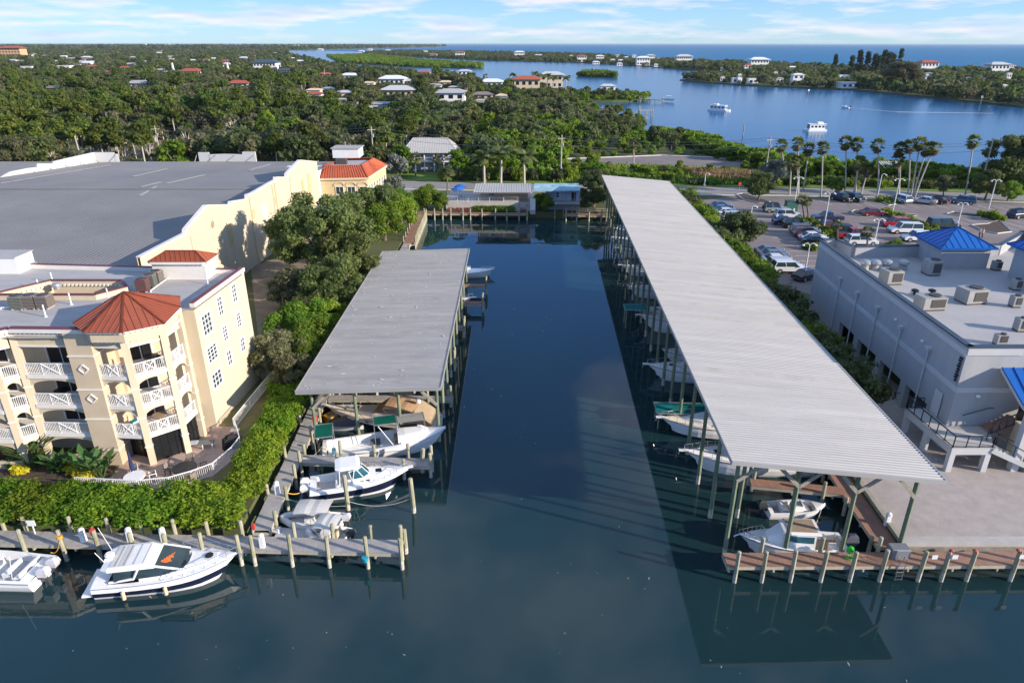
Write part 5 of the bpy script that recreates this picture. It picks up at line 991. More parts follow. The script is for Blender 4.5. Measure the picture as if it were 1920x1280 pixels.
for k in range(7): x0_ = L * (.48 + .012 * k); y0_ = -.62 + k * .17; q.add([(x0_, y0_, zw(x0_)), (x0_, y0_ + .19, zw(x0_)), (x0_ + .52 - .03 * (k % 3), y0_ + .17, zw(x0_ + .52)), (x0_ + .45 + .05 * (k % 2), y0_ - .02, zw(x0_ + .48))], [(3, 2, 1, 0), (0, 1, 2, 3)])
q.v = [(x, y, z + .03) for x, y, z in q.v]; q.build('dash_towel', 'orange', t)
for (x, y) in ((L * .80, 0), (L * .62, -.45)): q = MB(); q.lathe([(.26, 0), (.26, .05), (.2, .07)], (x, y, 1.56 if y == 0 else 1.53), 14); q.build('deck_hatch', 'dark', t)
q = MB(); q.box((1.3, 0, .55), (.6, 1.9, .5)); q.build('aft_seat', 'navycanvas', t); shell(t, 'radar_arch', 'gel', [(L * .08, .3, 2.12, .25, 2.24), (L * .13, .3, 2.16, .2, 2.34)]); q = MB(); q.path([(L * .1, .6, 2.3), (L * .04, .75, 4.0)], .02, 5); q.path([(L * .1, -.6, 2.3), (L * .06, -.7, 3.2)], .02, 5); q.build('antenna', 'white', t)
q = MB(); q.lathe([(.28, 0), (.3, .12), (.2, .22)], (L * .11, 0, 2.3), 12); q.build('radar_dome', 'gel', t)
for sg in (-1, 1): q = MB(); q.path([(L * .12, sg * 1.1, 1.1), (L * .30, sg * 1.25, 1.35), (L * .34, sg * 1.22, 1.98)], .09, 6); q.build('side_arch', 'gel', t)
q = MB(); q.path([(L + .05, 0, H.zs(L)), (L + .35, 0, H.zs(L) - .15), (L + .3, 0, H.zs(L) - .5)], .05, 6); q.build('anchor', 'steel', t)
# ---- centre console cut by the frame
t, L = place('centre_console_boat', 'white centre console boat with twin white outboards cut off by the left edge', (-110, 1062), (82, 1072)); H = Hull(L, 2.9, .95); H.hull(t, ('gel', 'gel', 'gel')); H.deck(t, .7, L * .8, side=.25, floor=.4); H.rubrail(t, 'steel'); outboard(t, -.35, .45, .6, 1.05); outboard(t, -.35, -.45, .6, 1.05); console(t, L * .45, 0, .4); seat(t, L * .30, 0, .4, w=1.2); seat(t, 1.1, 0, .4, w=1.8)
q = MB(); q.path([(1.2, 1.1, .9), (.6, 1.3, 3.0)], .02, 5); q.build('antenna', 'white', t)
# ---- navy walkaround
t, L = place('walkaround_boat', 'navy-hulled walkaround boat with a white hardtop and teal windscreen', (765, 890), (582, 916)); H = Hull(L, 2.55, 1.1, bow=.40, sheer=.35); H.hull(t, ('gel', 'navy', 'navy')); H.deck(t, .5, L * .38, side=.28, floor=.4); H.rubrail(t, 'gel'); H.bowrail(t, L * .62, .5, 6)
q = MB(); [q.path([(H.L * i / 14, sg * (H.hb(H.L * i / 14) + .005), H.zs(H.L * i / 14) - .14) for i in range(15)], .09, 5) for sg in (-1, 1)]; q.build('sheer_band', 'gel', t)
shell(t, 'cabin', 'gel', [(L * .38, .85, .9, .82, 1.45), (L * .56, .85, 1.0, .75, 1.5), (L * .72, .62, 1.15, .5, 1.42), (L * .84, .35, 1.2, .2, 1.34)]); q = MB(); z0, z1 = 1.48, 2.15
for (p, p2) in (((L * .56, -.6), (L * .50, -.5)), ((L * .60, 0), (L * .53, 0)), ((L * .56, .6), (L * .50, .5))): pass
pts0 = [(L * .42, -.85), (L * .54, -.75), (L * .60, -.3), (L * .60, .3), (L * .54, .75), (L * .42, .85)]; pts1 = [(L * .40, -.78), (L * .48, -.66), (L * .53, -.25), (L * .53, .25), (L * .48, .66), (L * .40, .78)]
q = MB(); [q.add([(*pts0[i], z0), (*pts0[i + 1], z0), (*pts1[i + 1], z1), (*pts1[i], z1)], [(0, 1, 2, 3), (3, 2, 1, 0)]) for i in range(5)]; ws_ = q.build('windscreen', 'bluglass', t); q = MB(); [q.bar((*pts0[i], z0), (*pts1[i], z1), .05) for i in range(6)]; [q.bar((*pts1[i], z1), (*pts1[i + 1], z1), .05) for i in range(5)]; q.build('frame', 'gel', ws_)
shell(t, 'hardtop', 'gel', [(L * .27, .8, 2.42, .8, 2.52), (L * .32, .95, 2.40, .95, 2.56), (L * .48, .92, 2.40, .9, 2.56), (L * .52, .7, 2.38, .65, 2.48)]); q = MB(); [q.bar((x0, sg * .85, 1.0), (x1, sg * .85, 2.42), .06) for sg in (-1, 1) for x0, x1 in ((L * .3, L * .31), (L * .42, L * .46))]; q.build('hardtop_post', 'gel', t)
for x in (L * .70,): q = MB(); q.box((x, 0, 1.43), (.45, .45, .03)); q.build('deck_hatch', 'dark', t)
for x in (L * .52, L * .58): q = MB(); q.box((x, -.80, 1.15), (.32, .05, .1)); q.build('side_port', 'dark', t)
for y in (.4, -.4): outboard(t, -.3, y, .6, 1.0, 'rib')
seat(t, L * .3, .4, .4); seat(t, L * .3, -.4, .4); q = MB(); q.bar((L * .97, 0, H.zs(L)), (L + .45, 0, H.zs(L) + .05), .3, .08); q.build('bow_pulpit', 'gel', t)
# ---- inflatables
def ribboat(label, bow, stern, cm, eng, z=0.0, tubes='rib'):
    t, L = place('inflatable_boat', label, bow, stern, z, 'inflatable dinghies at the inner corner'); w = .78; q = MB(); pts = [(0, w, .35), (L * .5, w, .36), (L * .8, w * .75, .42), (L * .95, w * .3, .5), (L, 0, .52)]; pts += [(x, -y, zz) for x, y, zz in reversed(pts[:-1])]; q.path(pts, [.14] + [.24] * 7 + [.14], 9); q.build('inflatable_tube', tubes, t, smooth=True)
    q = MB(); q.poly([(0, -w), (L * .6, -w), (L * .92, -.2), (L * .92, .2), (L * .6, w), (0, w)], .05, .2); q.build('hull_floor', 'grey_deck', t); q = MB(); q.box((0, 0, .1), (.1, 1.4, .5)); q.build('transom', 'gel', t); bimini(t, L * .18, L * .72, 1.7, 1.75, cm, zl=.55); outboard(t, -.25, 0, .4, .85, eng); console(t, L * .5, .1, .2, .7); seat(t, L * .3, 0, .2, 'beigecanvas', .9)
    return t
ribboat('grey inflatable with a long striped bimini, farther of the two dinghies', (527, 968), (642, 972), 'greycanvas', 'engine')
ribboat('grey inflatable on the floating dock with a bimini and dark outboard', (578, 998), (652, 1006), 'greycanvas', 'engdark', .22)
t, L = place('floating_dock', 'low grey floating drive-on dock holding the nearer inflatable', (512, 1000), (622, 1010)); t['category'] = 'floating dock'; q = MB(); q.box((L / 2, 0, -.1), (L, 2.2, .38)); q.build('float_deck', 'grey_deck', t)
for y in (.5, -.6): q = MB(); q.path([(L - .2, y, .42), (L + .5, y, .45)], [.28, .24], 8); q.build('float_roller', 'white', t)
# ---- white work skiff with green canopies
t, L = place('work_skiff', 'open white work skiff with two green canopies and a small wheelhouse', (836, 818), (606, 846)); H = Hull(L, 2.9, 1.05, bow=.34, sheer=.55, rake=.06); H.hull(t, ('gel', 'gel', 'gel')); H.deck(t, .3, L * .62, side=.2, floor=.3, fm='gel', camber=.2); shell(t, 'wheelhouse', 'gel', [(L * .60, 1.05, .9, 1.0, 1.75), (L * .66, 1.05, .95, 1.0, 1.8), (L * .80, .75, 1.2, .65, 1.75), (L * .86, .5, 1.3, .4, 1.5)])
q = MB(); q.add([(L * .63, .9, 1.82), (L * .77, .7, 1.80), (L * .77, .28, 1.80), (L * .63, .3, 1.84)], [(3, 2, 1, 0)]); q.build('roof_hatch', 'dark', t)
def flatcanopy(par, x0, x1, y0, y1, z, m_): 
    q = MB(); q.add([(x0, y0, z), (x1, y0, z + .05), (x1, y1, z + .05), (x0, y1, z)], [(0, 1, 2, 3), (3, 2, 1, 0)]); o = q.build('canopy', m_, par); q = MB()
    for a, b in (((x0, y0), (x1, y0)), ((x1, y0), (x1, y1)), ((x1, y1), (x0, y1)), ((x0, y1), (x0, y0))): q.bar((*a, z + .03), (*b, z + .03), .06)
    for x in (x0, x1):
        for y in (y0, y1): q.bar((x, y, .5), (x, y, z), .05)
    q.build('canopy_frame', 'metal', o)
flatcanopy(t, -.5, .95, -1.0, 1.2, 2.5, 'greencanvas'); flatcanopy(t, L * .42, L * .60, -.2, 1.3, 2.6, 'greencanvas'); flatcanopy(t, L * .61, L * .83, -.1, 1.2, 2.55, 'greycanvas')
q = MB(); q.box((L * .42, .7, .32), (.8, .5, .35)); q.build('dark_crate', 'hyp', t); q = MB(); q.box((L * .5, -.3, .32), (.9, .6, .25)); q.build('white_box', 'white', t); q = MB(); q.box((.9, -.5, .32), (.3, .7, .6)); q.build('blue_folded_sheet', 'cyan', t); q = MB(); q.lathe([(.3, 0), (.34, .6), (.3, .7)], (.1, 0, .3), 10); q.build('bait_barrel', 'beigecanvas', t); q = MB(); q.box((L * .6, .7, .35), (.5, .8, .5)); q.build('engine_box', 'teak', t); q = MB(); q.bar((L * .56, -.9, .9), (L * .45, -.2, 2.5), .06); q.build('brace_pole', 'white', t); H.rubrail(t, 'rib')
# ---- tan canvas cuddy
t, L = place('cuddy_boat', 'cream cuddy boat with dark hull and tan canvas partly under the left shed', (614, 773), (822, 796)); H = Hull(L, 2.9, 1.15, bow=.5, sheer=.3); H.hull(t, ('navy', 'navy', 'gel2')); H.deck(t, .4, L * .36, 'gel2', side=.25, floor=.4); H.rubrail(t, 'teak'); H.bowrail(t, L * .6, .5); shell(t, 'cabin', 'gel2', [(L * .36, 1.0, .95, .95, 1.6), (L * .55, .95, 1.05, .85, 1.6), (L * .8, .5, 1.2, .35, 1.45)]); bimini(t, L * .17, L * .44, 2.3, 2.5, 'tancanvas', 'canvas_top'); q = MB(); q.add([(L * .17, -1.15, 2.35), (L * .17, 1.15, 2.35), (.1, 1.2, 1.2), (.1, -1.2, 1.2)], [(0, 1, 2, 3), (3, 2, 1, 0)]); q.build('aft_curtain', 'beigecanvas', t)
q = MB(); q.add([(L * .44, -1.1, 2.4), (L * .44, 1.1, 2.4), (L * .55, .95, 1.55), (L * .55, -.95, 1.55)], [(3, 2, 1, 0), (0, 1, 2, 3)]); q.build('windscreen', 'tancanvas', t); q = MB(); q.box((L * .72, 0, 1.5), (.5, .5, .03)); q.build('deck_hatch', 'dark', t); q = MB(); q.lathe([(.2, 0), (.24, .15), (.15, .3)], (L * .17, -.2, 2.55), 10); q.build('radar_dome', 'gel', t); q = MB(); q.bar((L * .96, 0, H.zs(L)), (L + .5, 0, H.zs(L) + .1), .28, .09); q.build('bow_pulpit', 'gel2', t)
for x in (L * .45, L * .58): q = MB(); q.box((x, H.hb(x) - .02, .85), (.3, .08, .1)); q.build('side_port', 'dark', t)
p = P(622, 790, .3); t = thing('dinghy', 'small orange brown tender tucked behind the tan boat bow', 'dinghy', (p.x - .6, p.y + .2, .3), .8); H = Hull(2.2, 1.1, .4); H.hull(t, ('teak', 'teak', 'yellowrope')); H.deck(t, .15, 1.6, 'yellowrope', side=.1, floor=.12)
p = P(652, 800, .2); t = thing('covered_skiff', 'low skiff under a dark grey cover between the green canopies', 'boat', (p.x - 1.5, p.y + .3, 0), 0); H = Hull(3.6, 1.5, .5); H.hull(t, ('rib', 'rib', 'rib')); shell(t, 'cover', 'hyp', [(.0, .7, .4, .5, .6), (1.5, .75, .42, .5, 1.1), (3.3, .2, .55, .1, .7)])
# ---- generic visiting boats
def cruiser(label, bow, L, ang, B=3.0, fb=1.15, hullm=('gel', 'gel', 'gel'), style='express', group=None, deckm='gel', z=0.0):
    b = P(*bow, 1.4); t = thing('moored_boat', label, 'boat', (b.x - math.cos(ang) * L, b.y - math.sin(ang) * L, z), ang, group); H = Hull(L, B, fb, bow=.46, sheer=.38); H.hull(t, hullm); H.rubrail(t, 'hyp'); H.deck(t, .5, L * .35, deckm, floor=.45)
    if style in ('express', 'sedan'):
        H.bowrail(t, L * .60, .55); hh = 1.62 if style == 'express' else 1.9; shell(t, 'cabin', 'gel', [(L * .33, B * .38, .95, B * .36, hh), (L * .52, B * .38, 1.05, B * .33, hh), (L * .66, B * .3, 1.2, B * .24, hh - .15), (L * .84, B * .14, 1.35, B * .08, 1.45)]); shell(t, 'window_band', 'glass', [(L * .34, B * .385, hh - .55, B * .372, hh - .15), (L * .53, B * .385, hh - .5, B * .345, hh - .15)]); shell(t, 'hardtop', 'gel', [(L * .18, B * .36, 2.5, B * .36, 2.62), (L * .5, B * .35, 2.5, B * .33, 2.62)])
        q = MB(); [q.bar((x, sg * B * .34, hh - .3), (x, sg * B * .34, 2.52), .06) for sg in (-1, 1) for x in (L * .22, L * .34, L * .47)]; q.build('hardtop_post', 'gel', t); q = MB(); q.add([(L * .5, -B * .32, 2.5), (L * .5, B * .32, 2.5), (L * .58, B * .3, hh), (L * .58, -B * .3, hh)], [(0, 1, 2, 3), (3, 2, 1, 0)]); q.build('windscreen', 'glass', t); q = MB(); q.box((L * .74, 0, 1.47), (.5, .5, .03)); q.build('deck_hatch', 'dark', t)
    if style == 'console': console(t, L * .45, 0, .45); seat(t, L * .3, 0, .45, w=1.0); outboard(t, -.3, 0, .55, 1.0); H.bowrail(t, L * .7, .3)
    if style != 'console': q = MB(); q.bar((L * .97, 0, H.zs(L) + .03), (L + .5, 0, H.zs(L) + .06), .3, .08); q.build('bow_pulpit', 'gel', t); q = MB(); q.path([(L + .4, 0, H.zs(L)), (L + .5, 0, H.zs(L) - .35)], .05, 6); q.build('anchor', 'steel', t)
    return t
LW = PI - .04
cruiser('white cruiser nearest the front of the long shed with a grey foredeck', (1284, 846), 10.2, LW, 3.1, 1.2); cruiser('white lobster-style cruiser with a teak toe rail beside the turquoise canopy', (1240, 785), 9.8, LW, 3.0, 1.25, ('navy', 'gel', 'gel'), 'sedan', deckm='gel2'); cruiser('white sport cruiser third from the front beyond the turquoise canopy', (1214, 684), 9.6, LW, 3.0, 1.2)
cruiser('grey white runabout tucked behind the third cruiser', (1242, 652), 6.5, LW, 2.4, .95, style='console'); cruiser('big white cruiser with black cabin ports in mid shed', (1199, 597), 11.0, LW, 3.4, 1.5, style='sedan'); cruiser('white cruiser with a long bow pulpit behind the black-ported cruiser', (1191, 580), 10.0, LW, 3.1, 1.3)
for i, (px, py, st) in enumerate([(1176, 536, 'console'), (1165, 497, 'express'), (1158, 465, 'express'), (1152, 445, 'sedan'), (1150, 428, 'console')]): cruiser(['white console boat in shade beyond the small teal awning', 'white boat deep under the shed, fourth from its far end', 'white boat deep under the shed, third from its far end', 'white sedan boat deep under the shed near its far end', 'farthest small white boat under the long shed'][i], (px, py), 8.5, LW, 2.8, 1.15, style=st)
cruiser('white pointed bow sticking out from the middle of the left shed', (886, 558), 8.5, .02, 2.9, 1.15); cruiser('white centre console at the far finger docks of the left shed', (927, 500), 7.2, .02, 2.4, .85, style='console')
for i, (y, l_) in enumerate(((62.5, 'white boat hidden under the near part of the left shed'), (70.5, 'white boat hidden under the middle of the left shed'), (79, 'white boat hidden under the far part of the left shed'))):
    c = P(855, 640, 1.4); t = cruiser(l_, (850, 640), 8.5, PI, 2.8, 1.1, style='express'); t.location = (-6.6, y, 0)
def teal_canopy(label, bow, w, L, z, rz):
    b = P(*bow, z); t = thing('boat_canopy', label, 'canopy', (b.x, b.y, 0), rz); q = MB(); q.add([(0, 0, z), (L, 0, z), (L, w / 2, z + .25), (0, w / 2, z + .25), (0, w, z), (L, w, z)], [(0, 1, 2, 3), (3, 2, 5, 4), (3, 2, 1, 0), (4, 5, 2, 3)]); q.build('canvas', 'teal', t); q = MB()
    for a, b_ in (((0, 0), (L, 0)), ((0, w), (L, w)), ((0, 0), (0, w)), ((L, 0), (L, w))): q.bar((*a, z), (*b_, z), .08)
    q.build('frame', 'metal', t)
    for x in (.2, L - .2):
        for y in (.1, w - .1): q = MB(); q.tube((x, y, -1), (x, y, z), .06); q.build('post', 'pile', t)
teal_canopy('large turquoise boat-lift canopy between the second and third cruisers', (1232, 775), 2.1, 6.0, 1.6, -.05); teal_canopy('small turquoise awning at the shadowed middle of the long shed', (1172, 581), 2.0, 3.0, 2.4, -.05)
# ---- skiff and pilothouse at the front of the long shed
t, L = place('small_skiff', 'small open white skiff with a dark outboard under the front of the long shed', (1546, 948), (1438, 950)); H = Hull(L, 1.75, .62, bow=.3, sheer=.3); H.hull(t, ('gel2', 'gel', 'gel')); H.deck(t, .3, L * .80, side=.16, floor=.15, fm='grey_deck'); console(t, L * .5, -.1, .15, .75); seat(t, L * .3, 0, .15, w=.9); seat(t, L * .66, 0, .1, w=.7); outboard(t, -.3, 0, .45, .95, 'engdark'); H.rubrail(t, 'rib')
t, L = place('pilothouse_boat', 'white pilothouse boat with tan roof behind the right foreground dock', (1384, 1014), (1582, 1022)); H = Hull(L, 2.35, .95, bow=.45, sheer=.4); H.hull(t, ('gel', 'gel', 'gel')); H.deck(t, .3, L * .33, side=.25, floor=.35, fm='teak'); H.rubrail(t, 'hyp'); H.bowrail(t, L * .72, .4)
shell(t, 'pilothouse', 'gel', [(L * .32, .88, .85, .8, 2.0), (L * .50, .88, .95, .78, 2.0), (L * .60, .78, 1.0, .62, 1.95), (L * .74, .5, 1.1, .35, 1.35)]); shell(t, 'window_band', 'bluglass', [(L * .34, .90, 1.35, .84, 1.85), (L * .50, .90, 1.4, .82, 1.85), (L * .60, .76, 1.45, .66, 1.85)]); shell(t, 'roof', 'gel', [(L * .28, .9, 2.0, .88, 2.1), (L * .56, .88, 2.0, .84, 2.1), (L * .62, .7, 1.98, .62, 2.06)]); q = MB(); q.box((L * .44, 0, 2.105), (L * .26, 1.35, .03)); q.build('roof_pad', 'teak', t); outboard(t, -.3, 0, .6, 1.25, 'hyp'); q = MB(); q.box((L * .12, .5, .38), (.5, .8, .5)); q.build('aft_box', 'white', t)
q = MB(); q.path([(L, 0, H.zs(L)), (L + .35, 0, H.zs(L) - .2)], .05, 6); q.build('anchor', 'steel', t)
# ---- lagoon boats
def houseboat(label, p0, p1):
    t, L = place('houseboat', label, p0, p1, cat='houseboat'); q = MB(); q.poly([(0, -1.9), (L * .85, -1.9), (L, -.9), (L, .9), (L * .85, 1.9), (0, 1.9)], -.3, .8); q.build('hull', 'gel', t); q = MB(); q.box((L * .45, 0, .8), (L * .7, 3.2, 1.9)); q.build('cabin', 'gel', t); q = MB(); q.box((L * .42, 0, 2.7), (L * .8, 3.6, .14)); q.build('roof', 'white', t)
    for k in range(4):
        for sg in (-1, 1): q = MB(); q.box((L * .18 + k * L * .17, sg * 1.61, 1.5), (L * .1, .05, .7)); q.build('window', 'dark', t)
    q = MB(); q.box((L * .8 + .03, 0, 1.0), (.05, 2.2, 1.4)); q.build('front_window', 'glass', t); q = MB(); q.box((L * .3, 0, 2.84), (L * .25, 2.2, .7)); q.build('upper_cabin', 'gel', t); return t
houseboat('white two-deck houseboat anchored in the middle of the lagoon', (1369, 207), (1329, 205)); houseboat('white houseboat anchored nearer the palm trees', (1507, 243), (1547, 243))
t, L = place('speedboat', 'small white speedboat running left ahead of its wake on the lagoon', (1577, 200), (1593, 201)); H = Hull(L, 2.0, .8); H.hull(t); H.deck(t, .3, L * .6, side=.2, floor=.4); console(t, L * .5, 0, .4); outboard(t, -.3, 0, .5, 1, 'engdark')
a = P(1594, 202, .02); b = P(1680, 210, .02); c_ = P(1920, 221, .02); m = MB(); m.add([(a.x, a.y - .5, .02), (b.x, b.y - 1.6, .02), (b.x, b.y + .3, .02), (a.x, a.y + .5, .02)], [(0, 1, 2, 3)]); m.add([(b.x, b.y - 1.6, .02), (b.x + 45, b.y - 8.2, .02), (b.x + 45, b.y - 7.4, .02), (b.x, b.y + .3, .02)], [(0, 1, 2, 3)]); struct('boat_wake', m, 'white')
t, L = place('lift_boat', 'white boat with a canopy on the lift at the end of the far pier', (1268, 190), (1243, 188)); t.location.z = 1.0; H = Hull(L, 2.8, 1.0); H.hull(t); H.deck(t, .4, L * .6, floor=.4); bimini(t, L * .2, L * .6, 2.2, 2.5, 'white', zl=1.0); outboard(t, -.3, 0, .6, 1)
for lab, p0, p1, pl2 in (('long wooden pier reaching into the lagoon, nearest of three', (1095, 212), (1215, 216), 1), ('middle wooden pier with boat lift posts in the lagoon', (1097, 202), (1161, 205), 1), ('far pier leading to the canopy boat lift', (1200, 186), (1245, 188), 0)):
    a, b = P(*p0, 1.6), P(*p1, 1.6); L = (b - a).length; dock('pier', lab, (a.x, a.y), (b.x, b.y), 2.2, 1.8, 'deckgrey', 'lagoon piers', plank=1.2, piles=[(s, o, 3.2) for s in [i * 5.0 for i in range(int(L / 5) + 1)] for o in (-1.1, 1.1)])
a = P(1210, 219, 0); t = thing('boat_lift', 'covered boat lift at the tip of the nearest pier', 'boat lift', (a.x, a.y, 0)); q = MB(); q.box((0, 0, 2.8), (7, 4, .2)); q.build('platform', 'deckgrey', t)
for x in (-3, 3):
    for y in (-1.8, 1.8): q = MB(); q.tube((x, y, -1), (x, y, 5), .2); q.build('post', 'pile', t)
for i, (px, py, h) in enumerate([(1515, 178, 3.5), (1838, 195, 4.5), (1393, 254, 4), (848, 137, 3)]):
    p = P(px, py, 0); t = thing('channel_marker', ['channel marker post with a white board in the middle lagoon', 'leaning channel marker near the right mangrove shore', 'thin bare pole standing in the water left of the palms', 'white channel marker off the mangrove island'][i], 'channel marker', (p.x, p.y, 0)); q = MB(); q.tube((0, 0, -1), (0, 0, h), .2); q.build('pole', 'pile', t)
    if i != 2: q = MB(); q.box((0, -.25, h - 1.2), (1.2, .08, 1.2)); q.build('board', 'white', t)
# ---- dock clutter
def clutter(name, label, cat, px, py, z, mbf, m_):
    p = P(px, py, z); q = MB(); mbf(q); o = q.build(name, m_); o.location = (p.x, p.y, z); tag(o, label, cat); return o
ped = lambda q: (q.box((0, 0, 0), (.32, .28, .95), 0, 0, .9, .9), q.lathe([(.2, .93), (.16, 1.05), (.05, 1.1)], n=8))
for i, (px, py, lab) in enumerate([(493, 1025, 'white power pedestal at the corner of the long dock and walkway'), (521, 925, 'white power pedestal on the side walkway by the dark outboards'), (158, 1014, 'white power pedestal on the long dock behind the cruiser stern'), (245, 1013, 'white power post on the long dock beside the cruiser roof'), (308, 1013, 'white post box on the long dock behind the cruiser windscreen'), (1662, 985, 'white power pedestal on the walkway under the shed corner')]): clutter('power_pedestal', lab, 'power pedestal', px, py, 1.2, ped, 'white')
clutter('notice_sign', 'white notice board on the hedge side of the long dock', 'sign', 66, 1000, 1.2, lambda q: (q.box((0, 0, 0), (.06, .06, 1.0)), q.box((0, -.05, .7), (.55, .04, .45))), 'white')
clutter('life_ring_post', 'red life ring post on the long dock behind the cruiser', 'life ring', 178, 1012, 1.2, lambda q: (q.box((0, 0, 0), (.08, .08, 1.1)), q.lathe([(.17, .6), (.2, .75), (.17, .9)], n=10)), 'red')
clutter('fire_cabinet', 'red box on the walkway corner post by the long dock', 'fire box', 478, 1002, 1.2, lambda q: q.box((0, 0, .5), (.2, .2, .4)), 'red'); clutter('fire_cabinet', 'red extinguisher box at the left corner post of the left shed', 'fire box', 592, 800, 1.2, lambda q: q.box((0, 0, .6), (.35, .3, .55)), 'red')
clutter('dock_box', 'grey fibreglass dock box at the corner under the long shed', 'dock box', 1682, 1040, 1.2, lambda q: (q.box((0, 0, 0), (1.2, .75, .62)), q.box((0, 0, .62), (1.26, .8, .1), 0, 0, .9, .8)), 'dockbox')
clutter('green_hose', 'coil of bright green hose hanging at the shed post on the brown dock', 'hose', 1594, 1044, 1.25, lambda q: [q.path([(math.cos(a_ / 8 * 2 * PI) * r_, .05 * k, .45 + math.sin(a_ / 8 * 2 * PI) * r_ * 1.2) for a_ in range(9)], .03, 5) for k, r_ in enumerate((.12, .17, .21, .24, .16, .2))] and q.path([(math.cos(a_ / 10 * 2 * PI) * .3, math.sin(a_ / 10 * 2 * PI) * .2 - .1, .04) for a_ in range(11)], .035, 5), 'green')
clutter('blue_bucket', 'blue bucket hung on the front pile of the long dock', 'bucket', 687, 1046, .75, lambda q: q.lathe([(.16, 0), (.24, .35), (.22, .36)], (0, -.3, 0), 10), 'cyan')
clutter('rope_coil', 'orange rope coil on the pile beside the centre console', 'rope', 112, 1008, 2.0, lambda q: [q.path([(math.cos(a_ / 8 * 2 * PI) * .17, math.sin(a_ / 8 * 2 * PI) * .17, .06 * k) for a_ in range(9)], .03, 5) for k in range(4)], 'yellowrope')
def line3(label, p0, p1, sag, r, m_, z0, z1, name='mooring_line', n=8):
    a, b = P(*p0, z0), P(*p1, z1); q = MB(); q.path([a.lerp(b, i / n) - Vector((0, 0, sag * 4 * (i / n) * (1 - i / n))) for i in range(n + 1)], r, 5); q.build_o = None; o = q.build(name, m_); tag(o, label, 'rope')
line3('yellow shore hose looping from the walkway to the navy boat', (530, 920), (580, 910), .5, .04, 'yellowrope', 1.4, 1.0); line3('pale mooring line from the stout pile to the bow pile', (655, 940), (768, 935), .5, .025, 'rope', 1.0, 1.2); line3('pale mooring line from the walkway along the small dinghy', (528, 932), (648, 948), .3, .025, 'rope', 1.4, .9); line3('mooring line from the white skiff stern to the walkway', (566, 858), (600, 842), .3, .03, 'rope', 1.5, 1.0); line3('taut line strung along the pile tops beside the white skiff', (620, 852), (795, 840), .1, .025, 'hyp', 2.3, 2.2)
line3('yellow line from the centre console stern to the dock pile', (95, 1035), (112, 1012), .4, .03, 'yellowrope', .9, 1.9); line3('mooring line from the small skiff bow to the front pile', (1540, 955), (1528, 985), .2, .025, 'rope', .7, .8)
# floating leaves and foam specks on the canal
m = MB(); r3 = random.Random(4)
for k in range(90):
    cx_, cy_ = r3.choice([(0, 40), (5, 55), (-4, 62), (8, 34), (-10, 30), (2, 80), (14, 29), (-20, 31)]); x, y = cx_ + r3.gauss(0, 3.5), cy_ + r3.gauss(0, 3.0)
    if y > 37 and (x < -5 or x > 12.5) or (y > 33.5 and (x < -6 or x > 13)): continue
    s = r3.uniform(.012, .04); l = r3.choice((1, 2, 5)); a = r3.uniform(0, 6.3); c, d_ = math.cos(a), math.sin(a)
    m.add([(x - c * s * l, y - d_ * s * l, .012), (x + d_ * s, y - c * s, .014), (x + c * s * l, y + d_ * s * l, .012), (x - d_ * s, y + c * s, .014)], [(0, 1, 2, 3)])
tag(m.build('floating_leaves', 'deckedge'), 'pale leaves and foam specks floating on the canal', 'floating debris', kind='stuff')
